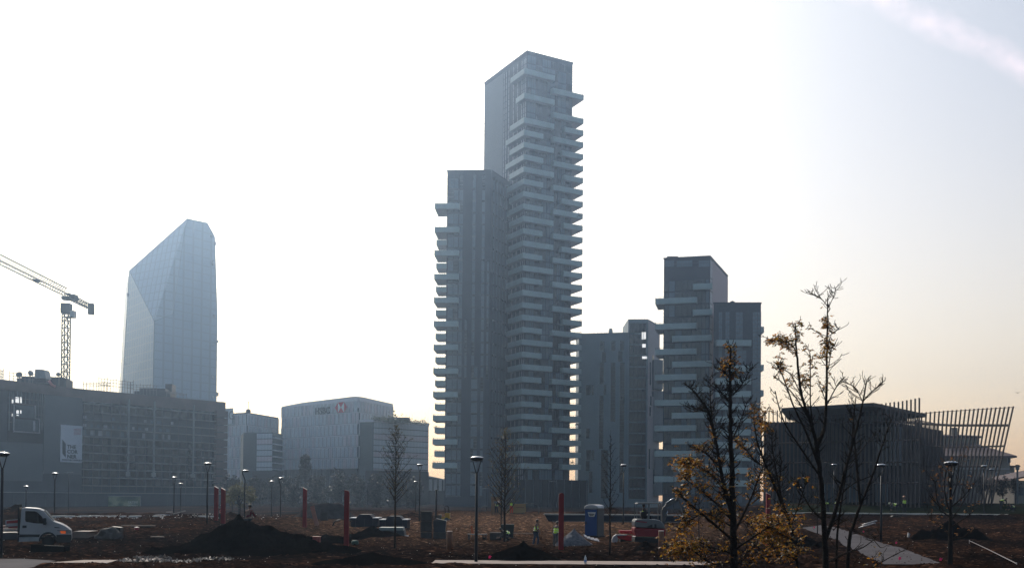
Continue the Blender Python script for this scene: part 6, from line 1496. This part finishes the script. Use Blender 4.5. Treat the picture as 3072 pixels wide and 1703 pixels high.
def fork_tree():
    px, D = 2851, 41; g = gd(px, D); r = random.Random(9); mb = MB(); lv = MB()
    P0 = [at(x, y, D) for x, y in ((2849, 1700), (2851, 1620), (2852, 1540), (2850, 1470), (2855, 1400), (2862, 1376))]; P0[0] = g-Vector((0, 0, .2))
    def dens(x, y): return .06
    mb.tube(P0, [.12, .10, .06, .035, .02, .01], 8)
    for lim in ([(2851, 1610), (2830, 1580), (2790, 1555), (2782, 1540)], [(2852, 1545), (2838, 1500), (2832, 1450), (2836, 1420), (2835, 1400)], [(2852, 1550), (2820, 1530), (2812, 1500), (2806, 1450), (2810, 1440)], [(2854, 1560), (2880, 1520), (2905, 1480), (2917, 1430)], [(2853, 1580), (2900, 1550), (2935, 1520)], [(2852, 1500), (2872, 1450), (2878, 1400), (2886, 1372)], [(2851, 1615), (2890, 1610), (2912, 1590)], [(2853, 1520), (2890, 1490), (2915, 1460)], [(2832, 1530), (2800, 1500), (2788, 1485)], [(2852, 1480), (2846, 1430), (2845, 1390)]):
        pts = [at(x, y, D+.5*i*math.sin(lim[1][0])) for i, (x, y) in enumerate(lim)]; n = len(pts); mb.tube(pts, [.032*(1-.7*i/(n-1)) for i in range(n)], 6)
        for i in range(1, n):
            for _ in range(3): grow(mb, lv, pts[i-1]+(pts[i]-pts[i-1])*r.random(), (pts[i]-pts[i-1]).normalized()*.6+Vector((r.uniform(-1, 1), r.uniform(-1, 1), .4))*.7, r.uniform(.4, .9), .012, 1, r, dens, .09)
    e = empty('young_tree', 'bare tree with upswept branches in front of the brushwood heap, far right', 'tree', 'slender newly planted trees', g)
    for o in (mb.build('trunk', BARK, e, True), lv.build('foliage', leaf_mat('red_leaf', [(.12, .04, .02), (.35, .15, .03), (.07, .05, .02)]), e)): o.matrix_parent_inverse = Matrix.Translation(-g)
fork_tree()
def crown_tree(px, D, ty, cw, cb, label, m, n=1400, seed=1, ls=.35, trunk=.18, group=None, name='tree', base=None, fork=False):
    r = random.Random(seed); g = base if base is not None else gd(px, D); top = at(px, ty, D).z; zc_ = at(px, cb, D).z; W = cw/2/F*D; H2 = (top-zc_)/2; cz = (top+zc_)/2-g.z; mb = MB(); lv = MB()
    mb.tube([(0, 0, -.3), (.1, 0, cz*.5), (0, 0, cz)], [trunk, trunk*.8, trunk*.4], 7)
    for k in range(14):
        a = k*2.4; q = Vector((math.cos(a)*W*.7, math.sin(a)*W*.7, cz+r.uniform(-.5, .8)*H2)); mb.tube([(0, 0, max(.3, cz-H2*r.uniform(.6, 1.1))), q*.5+Vector((0, 0, cz*.45)), q], [trunk*.4, trunk*.25, .03], 4)
    cl = [(Vector((r.gauss(0, .45), r.gauss(0, .45), r.gauss(0, .5))), r.uniform(.25, .5)) for _ in range(26)]
    for k in range(n):
        c, s = r.choice(cl); v = Vector((r.gauss(0, 1), r.gauss(0, 1), r.gauss(0, 1))).normalized()*s*r.uniform(.6, 1)+c
        if v.length > 1.05: v = v.normalized()*r.uniform(.8, 1.05)
        p = Vector((v.x*W, v.y*W, cz+v.z*H2)); i = len(lv.v)
        a, b_ = Vector((r.uniform(-1, 1), r.uniform(-1, 1), r.uniform(-1, 1)))*ls, Vector((r.uniform(-1, 1), r.uniform(-1, 1), r.uniform(-1, 1)))*ls
        lv.v += [tuple(p), tuple(p+a), tuple(p+b_)]; lv.f.append((i, i+1, i+2)); lv.mi.append(0)
    e = empty(name, label, 'tree', group, g); mb.build('trunk', BARK, e); lv.build('crown', m, e); return e
GRN = leaf_mat('dull_green_leaf', [(.05, .06, .025), (.09, .085, .035), (.13, .11, .04), (.06, .06, .03)]); DGRN = leaf_mat('dark_green_leaf', [(.006, .009, .008), (.012, .014, .012), (.02, .02, .015)])
crown_tree(716, 165, 1440, 100, 1520, 'round olive-brown hazy tree behind the person on the black heap', GRN, 2600, 3, .30)
for i, (x, ty, cw, cb, D, lab) in enumerate(((2944, 1428, 36, 1482, 150, 'first round dark tree in the row before the old house'), (2973, 1432, 34, 1484, 152, 'second round dark tree in the row before the old house'), (3007, 1424, 40, 1486, 150, 'third, widest round dark tree in the row before the old house'), (3046, 1426, 34, 1486, 153, 'last round dark tree in the row before the old house, by the shed'))):
    crown_tree(x, D, ty, cw, cb, lab, DGRN, 900, 20+i, .22, .1, 'round trees before the old house')
r_ = random.Random(77)
for i, (x, ty, cw, cb, D) in enumerate(((914, 1362, 34, 1440, 300), (690, 1420, 60, 1520, 260), (760, 1430, 70, 1530, 255), (820, 1424, 70, 1530, 262), (880, 1418, 76, 1535, 250), (950, 1412, 84, 1535, 262), (1015, 1404, 80, 1535, 256), (1075, 1410, 70, 1535, 260), (1130, 1418, 62, 1535, 255), (1190, 1424, 60, 1535, 262), (1240, 1430, 54, 1535, 255))):
    labs = ('narrow pointed tree standing in front of the bank facade', 'tree at the left end of the dark line under the pale offices', 'tree behind the round olive tree, right shoulder, under the pale offices', 'tree behind the two small lamps, under the left pale offices', 'tree directly under the bank left corner', 'tree directly under the bank below the middle of its facade', 'tallest-crowned tree of the dark line, left of the recess beside the bank', 'tree of the dark line under the bank right corner', 'tree of the dark line left of the slender bare tree', 'tree of the dark line behind the slender bare tree', 'tree at the right end of the dark line under the pale offices')
    crown_tree(x, D, ty, cw, cb, labs[i], DGRN, 1500, 40+i, .55, .25, 'dark trees under the pale offices')
SHR = leaf_mat('shrub_leaf', [(.03, .045, .02), (.06, .07, .03)])
def shrub(px, py, D, s, label, seed, cat='shrub', group='shrubs growing on balconies'):
    r = random.Random(seed); lv = MB(); c = at(px, py, D); S = s/F*D
    for k in range(130):
        v = Vector((r.gauss(0, .4), r.gauss(0, .4), abs(r.gauss(0, .45))))*S; i = len(lv.v); a, b_ = (Vector((r.uniform(-1, 1), r.uniform(-1, 1), r.uniform(-1, 1)))*S*.22 for _ in range(2))
        lv.v += [tuple(v), tuple(v+a), tuple(v+b_)]; lv.f.append((i, i+1, i+2)); lv.mi.append(0)
    lv2 = lv; o = lv2.build('potted_shrub', SHR, None, False, c); return tag(o, label, cat, group)
for i, (x, y, s, D, lab) in enumerate(((1309, 1284, 9, 300, 'shrub on a left-hand balcony of the flat-topped tower'), (1314, 1356, 6, 300, 'shrub on the balcony just below the other shrub on the flat-topped tower'), (1738, 650, 9, 304, 'rounded shrub high on a right-hand balcony of the tallest tower'), (1731, 1275, 9, 304, 'shrub on a low right-hand balcony of the tallest tower'), (1738, 1310, 8, 304, 'shrub two balconies above the lowest on the tallest tower'), (1716, 1388, 9, 303, 'lowest shrub on the right-hand balconies of the tallest tower'), (1990, 1120, 6, 275, 'shrub on a left-hand balcony of the right tower'))): shrub(x, y, D, s, lab, i)
for i in range(9): x = 1125+i*18; shrub(x, 1262+i*1.3, 331, 16 if i != 3 else 30, ('leftmost', 'second', 'third', 'tall twiggy fourth', 'fifth, middle', 'sixth', 'seventh', 'eighth', 'rightmost')[i]+' shrub along the planted roof of the banded office', 30+i, 'shrub', 'roof garden shrubs')

# ------------------------------------------------------------------ people
SKIN = mat('skin', (.16, .09, .065), .6, var=.05); VEST = mat('hi_vis_vest', (.42, .66, .03), .6, var=.06, emit=((.5, .8, .05), .04)); REFL = mat('vest_stripe', (.5, .5, .5), .4); DRKC = mat('dark_cloth', (.02, .022, .03), .85, var=.2); JEAN = mat('denim', (.04, .06, .10), .8); GRYC = mat('grey_cloth', (.12, .115, .11), .85); ORNC = mat('orange_cloth', (.5, .05, .02), .7); BURG = mat('burgundy_cloth', (.10, .012, .02), .8)
def skin_mesh(V_, E_, Rr, sub=1):
    me = bpy.data.meshes.new('t'); me.from_pydata([tuple(v) for v in V_], E_, []); o = bpy.data.objects.new('t', me); C.objects.link(o)
    m_ = o.modifiers.new('s', 'SKIN'); m_.use_smooth_shade = True
    lay = me.skin_vertices[0].data if me.skin_vertices else None
    if lay is None:
        bpy.context.view_layer.objects.active = o
        with bpy.context.temp_override(object=o, active_object=o): bpy.ops.mesh.customdata_skin_add()
        lay = me.skin_vertices[0].data
    seen = set(); adj = {i: [] for i in range(len(V_))}
    for a, b in E_: adj[a].append(b); adj[b].append(a)
    for i, rr in enumerate(Rr): lay[i].radius = (rr, rr) if not hasattr(rr, '__len__') else rr
    for i in range(len(V_)):
        if i not in seen:
            lay[i].use_root = True; st = [i]
            while st:
                k = st.pop()
                if k in seen: continue
                seen.add(k); st += adj[k]
        else: lay[i].use_root = False
    if sub: s_ = o.modifiers.new('b', 'SUBSURF'); s_.levels = sub; s_.render_levels = sub
    dg = bpy.context.evaluated_depsgraph_get(); out_ = bpy.data.meshes.new_from_object(o.evaluated_get(dg)); bpy.data.objects.remove(o); return out_
def person(label, loc, rz, pose, h=1.74, top=VEST, legs=DRKC, sleeves=DRKC, hat=None, hair=True, stripes=True, group='workers on the site'):
    k = h/1.74; ln = R(pose.get('lean', 5)); s = Vector((math.sin(ln), 0, math.cos(ln))); P = Vector((0, 0, pose.get('pz', .93))); hl = ln+R(pose.get('head', 5)); hd = Vector((math.sin(hl), 0, math.cos(hl)))
    bel, che, nek = P+s*.16, P+s*.36, P+s*.53; hb = nek+hd*.07; hc = nek+hd*.17; Y = Vector((0, 1, 0))
    V_ = [P, bel, che, nek, hb]; E_ = [(0, 1), (1, 2), (2, 3), (3, 4)]; Rr = [(.15, .12), (.14, .105), (.16, .115), .055, .052]
    fing = []
    arms = pose['arms']; A_ = []
    for sg, (el, wr) in zip((1, -1), arms):
        sh = P+s*.47+Y*sg*.18; el = sh+Vector(el)*.29/Vector(el).length; wr = el+Vector(wr)*.26/Vector(wr).length
        i = len(V_); V_ += [sh, el, wr, wr+(wr-el).normalized()*.05, wr+(wr-el).normalized()*.09]; E_ += [(2, i), (i, i+1), (i+1, i+2), (i+2, i+3), (i+3, i+4)]; Rr += [.062, .045, .028, (.035, .018), (.036, .016)]
        A_.append((sh, el, wr)); d_ = (wr-el).normalized(); sd = d_.cross(Y*sg); sd = sd.normalized() if sd.length > .1 else Vector((1, 0, 0))
        for f_ in range(5):
            if f_ < 4: b = wr+d_*.085+sd*(.024*(f_-1.5)*.8); q = b+d_*(.035, .042, .038, .03)[f_]; t2 = q+(d_*.6-Y*sg*.5).normalized()*.032
            else: b = wr+d_*.03+sd*(-.03); q = b+(d_*.5-sd*.8).normalized()*.035; t2 = q+d_*.025
            i = len(V_); V_ += [b, q, t2]; E_ += [(i, i+1), (i+1, i+2)]; Rr += [.009, .0085, .007]
    Lg = []
    for sg, (kn, an) in zip((1, -1), pose['legs']):
        hp = P+Y*sg*.09-Vector((0, 0, .04)); kn = Vector(kn); an = Vector(an); i = len(V_); V_ += [hp, kn, an]; E_ += [(0, i), (i, i+1), (i+1, i+2)]; Rr += [.095, .062, .042]; Lg.append((hp, kn, an))
    me = skin_mesh(V_, E_, Rr)
    b_ = bmesh.new(); b_.from_mesh(me)
    hv = bmesh.ops.create_icosphere(b_, subdivisions=3, radius=1)['verts']; Mh = Matrix.Rotation(hl, 3, 'Y')
    for v in hv:
        c = v.co.copy(); x, y, z = c
        w_ = 1-.22*max(0, -z); x *= .098*w_; y *= .078*w_; z *= .122
        if c.x > .8 and abs(c.y) < .25 and -.45 < c.z < .15: x += .022*(1-abs(c.y)*4)*(1-abs(c.z+.2)*1.5)
        if c.x > .75 and .05 < c.z < .3 and .2 < abs(c.y) < .5: x -= .008
        if c.x > .8 and abs(c.y) < .35 and -.62 < c.z < -.5: x -= .006
        if abs(c.y) > .93 and abs(c.z) < .3: y += math.copysign(.012, c.y)
        v.co = hc+Mh@Vector((x, y, z))
    b_.to_mesh(me); b_.free(); me.name = 'person_body'; me.materials.clear(); me.materials.append(SKIN); me.polygons.foreach_set('use_smooth', [True]*len(me.polygons))
    e = empty('person', label, 'person', group, loc, rz, k); o = bpy.data.objects.new('body', me); C.objects.link(o); o.parent = e
    def cloth(nm, V2_, E2, R2, m_):
        q = skin_mesh(V2_, E2, R2); q.name = nm; q.materials.clear(); q.materials.append(m_); oo = bpy.data.objects.new(nm, q); C.objects.link(oo); oo.parent = e; return oo
    (s1_, e1_, w1_), (s2_, e2_, w2_) = A_
    cloth('shirt', [P+s*.02, bel, che, P+s*.49, s1_, e1_, w1_-(w1_-e1_)*.08, s2_, e2_, w2_-(w2_-e2_)*.08], [(0, 1), (1, 2), (2, 3), (2, 4), (4, 5), (5, 6), (2, 7), (7, 8), (8, 9)], [(.16, .13), (.15, .115), (.168, .125), .065, .075, .058, .04, .075, .058, .04], sleeves)
    if top is not None:
        vo = cloth('vest', [P-s*.06, bel, che, P+s*.46, P+s*.44+Y*.13, P+s*.44-Y*.13], [(0, 1), (1, 2), (2, 3), (2, 4), (2, 5)], [(.185, .155), (.17, .14), (.185, .15), (.10, .09), .085, .085], top)
        if stripes:
            mb = MB()
            for q in (.10, .24):
                c = P+s*q; fwd = Vector((math.cos(ln), 0, -math.sin(ln))); ring = [c+Y*math.cos(a)*.212*.93+fwd*math.sin(a)*.172*.93 for a in [i*math.pi/8 for i in range(17)]]
                mb.tube(ring, .017, 4, cap=False)
            mb.build('reflective_stripe', REFL, vo)
    (h1_, k1_, a1_), (h2_, k2_, a2_) = Lg
    cloth('trousers', [P+s*.04, h1_, k1_, a1_, h2_, k2_, a2_], [(0, 1), (1, 2), (2, 3), (0, 4), (4, 5), (5, 6)], [(.165, .135), .11, .082, .068, .11, .082, .068], legs)
    for (_, _, an) in Lg:
        mb = MB(); mb.profile([(-.08, -.08), (.19, -.08), (.2, -.04), (.12, 0), (.03, .05), (-.07, .05)], -.045, .045); bo = mb.build('boot', BLK, e); bo.location = an+Vector((0, 0, -.0)); bo.modifiers.new('b', 'BEVEL').width = .02
    if hat:
        mb = MB(); mb.lathe([(.135, -.01), (.125, .005), (.108, .01), (.10, .06), (.07, .105), (.02, .125)], (0, 0, 0), 14); ho = mb.build('helmet', hat, e, True); ho.location = hc+hd*.035; ho.rotation_euler = (0, hl, 0)
    elif hair:
        mb = MB(); mb.lathe([(.088, -.03), (.098, .02), (.086, .085), (.05, .12), (.01, .13)], (0, 0, 0), 14); ho = mb.build('hair', BLK, e, True); ho.location = hc+hd*.01-Vector((math.cos(hl), 0, -math.sin(hl)))*.014; ho.rotation_euler = (0, hl, 0)
    return e
LEG = [((.05, .11, .48), (.0, .12, .08)), ((-.02, -.11, .48), (-.05, -.12, .08))]
STAND = dict(lean=4, pz=.93, head=8, arms=[((.2, .1, -1), (.7, 0, -.9)), ((.2, -.1, -1), (.7, 0, -.9))], legs=LEG)
def gpos(px, D): g = gd(px, D); return (g.x, g.y, g.z)
g = gd(1607, 63); person('man in a yellow vest, side on, left of the two near the round-topped post', (g.x, g.y, at(1607, 1558, 63).z-1.70), R(-12), dict(lean=6, pz=.93, head=10, arms=[((.25, .1, -1), (.5, 0, -1)), ((.15, -.15, -1), (.8, -.1, -.9))], legs=[((.16, .11, .5), (.1, .12, .08)), ((-.06, -.11, .48), (-.15, -.12, .08))]), 1.72, VEST, JEAN, SKIN)
g = gd(1667, 62); person('man in a yellow vest seen from behind right beside the round-topped red post', (g.x, g.y, at(1672, 1567, 62).z-1.62), R(62), dict(lean=16, pz=.92, head=14, arms=[((.35, .35, -1), (.9, -.1, -.6)), ((.35, -.3, -1), (.9, .1, -.6))], legs=LEG), 1.75, VEST, GRYC, DRKC)
g = gd(1528, 65.5); person('worker in a yellow vest crouching in front of the green-black bin', (g.x, g.y, g.z+.05), R(195), dict(lean=62, pz=.42, head=-10, arms=[((.5, .1, -1), (.6, 0, -.4)), ((.5, -.1, -1), (.6, 0, -.4))], legs=[((.42, .14, .46), (.1, .14, .08)), ((.4, -.14, .44), (.08, -.14, .08))]), 1.72, VEST, DRKC, DRKC)
g = gd(734, 51); person('person in a burgundy top half hidden behind the peak of the black heap', (g.x, g.y+.5, at(734, 1514, 51.5).z-1.62), R(70), dict(lean=14, pz=.9, head=8, arms=[((.5, .3, -1), (.8, -.1, -.3)), ((.5, -.3, -1), (.8, .1, -.3))], legs=LEG), 1.7, None, DRKC, BURG)
mb = MB(); q = at(720, 1540, 51.4); mb.tube([q-Vector((0, 0, .6)), at(721, 1507, 51.4)], .022, 6); mb.box(q-Vector((0, 0, .7)), (.2, .03, .25)); tag(mb.build('shovel', BLK), 'upright shovel handle beside the person on the black heap', 'shovel')
g = gd(664, 84); person('worker in a white helmet behind the pair of red posts', (g.x, g.y, at(672, 1513, 84).z-1.74), R(100), dict(lean=12, pz=.93, head=5, arms=[((.3, .5, -1), (.9, 0, -.5)), ((.3, -.5, -1), (.9, 0, -.5))], legs=LEG), 1.78, ORNC, DRKC, DRKC, WHITE)
g = gd(1534, 112); person('far worker in yellow vest and orange trousers by the tan machine', (g.x, g.y, at(1534, 1496, 112).z-1.72), R(-100), STAND, 1.72, VEST, ORNC, DRKC, WHITE)
g = gd(1489, 113); person('far worker in a yellow vest bending inside the brown container', (g.x, g.y, at(1489, 1508, 113).z-1.15), R(-60), dict(lean=48, pz=.85, head=0, arms=[((.5, .2, -1), (.6, 0, -.8)), ((.5, -.2, -1), (.6, 0, -.8))], legs=LEG), 1.7, VEST, DRKC, DRKC, TOPP)
# operator of the excavator
px_ = EXG + Vector((ez(610, 0)[0], 0, ez(0, 700)[1]-.42)); person('excavator driver in a yellow vest sitting under the canopy', px_, 0, dict(lean=-2, pz=.46, head=6, arms=[((.6, .05, -.8), (1, 0, .05)), ((.6, -.05, -.8), (1, 0, .05))], legs=[((.42, .13, .50), (.5, .13, .1)), ((.42, -.13, .50), (.5, -.13, .1))]), 1.74, VEST, DRKC, DRKC)
g = gd(2713, 101.5); person('worker standing on the lawn in yellow vest and orange helmet', (g.x, g.y, g.z), R(95), dict(STAND), 1.80, VEST, DRKC, DRKC, mat('helmet_orange', (.6, .25, .12), .4))
BEND = dict(lean=82, pz=.86, head=-12, arms=[((.1, .1, -1), (.15, 0, -1)), ((.3, -.1, -1), (.1, 0, -1))], legs=[((.04, .11, .47), (-.04, .12, .08)), ((-.02, -.11, .47), (-.1, -.12, .08))])
g = gd(2690, 101.5); person('worker bending to the lawn just left of the standing orange-helmeted one', (g.x, g.y, g.z), R(170), BEND, 1.72, VEST, DRKC, DRKC, mat('helmet_pale', (.4, .42, .3), .5))
g = gd(2484, 101.5); person('stooping worker on the lawn behind the trunk of the tallest autumn tree', (g.x, g.y, g.z), R(150), dict(BEND, lean=55), 1.72, VEST, DRKC, DRKC)
g = gd(2505, 103); person('second stooping worker on the lawn behind the tallest autumn tree, further right', (g.x, g.y, g.z), R(-30), dict(BEND, lean=70), 1.7, VEST, DRKC, DRKC)
g = gd(3003, 103); person('worker bent double on the lawn below the old house', (g.x, g.y, at(3003, 1494, 103).z-1.15), R(15), dict(BEND, lean=72), 1.74, VEST, DRKC, DRKC)
g = gd(3042, 102); person('crouching worker on the lawn at the far right', (g.x, g.y, at(3042, 1509, 102).z-.85), R(190), dict(lean=62, pz=.42, head=-10, arms=[((.5, .1, -1), (.6, 0, -.4)), ((.5, -.1, -1), (.6, 0, -.4))], legs=[((.42, .14, .46), (.1, .14, .08)), ((.4, -.14, .44), (.08, -.14, .08))]), 1.7, VEST, DRKC, DRKC)
# ------------------------------------------------------------------ haze
mb = MB(); mb.box((0, 480, 79.5), (2300, 1500, 167)); hz = mb.build('haze'); tag(hz, kind='stuff')
hm = bpy.data.materials.new('haze'); hm.use_nodes = True; t = hm.node_tree; t.nodes.clear()
pv = t.nodes.new('ShaderNodeVolumePrincipled'); pv.inputs['Color'].default_value = (.49, .69, 1.0, 1); pv.inputs['Density'].default_value = .00052; pv.inputs['Anisotropy'].default_value = .82
mo = t.nodes.new('ShaderNodeOutputMaterial'); t.links.new(pv.outputs[0], mo.inputs['Volume']); hz.data.materials.append(hm)
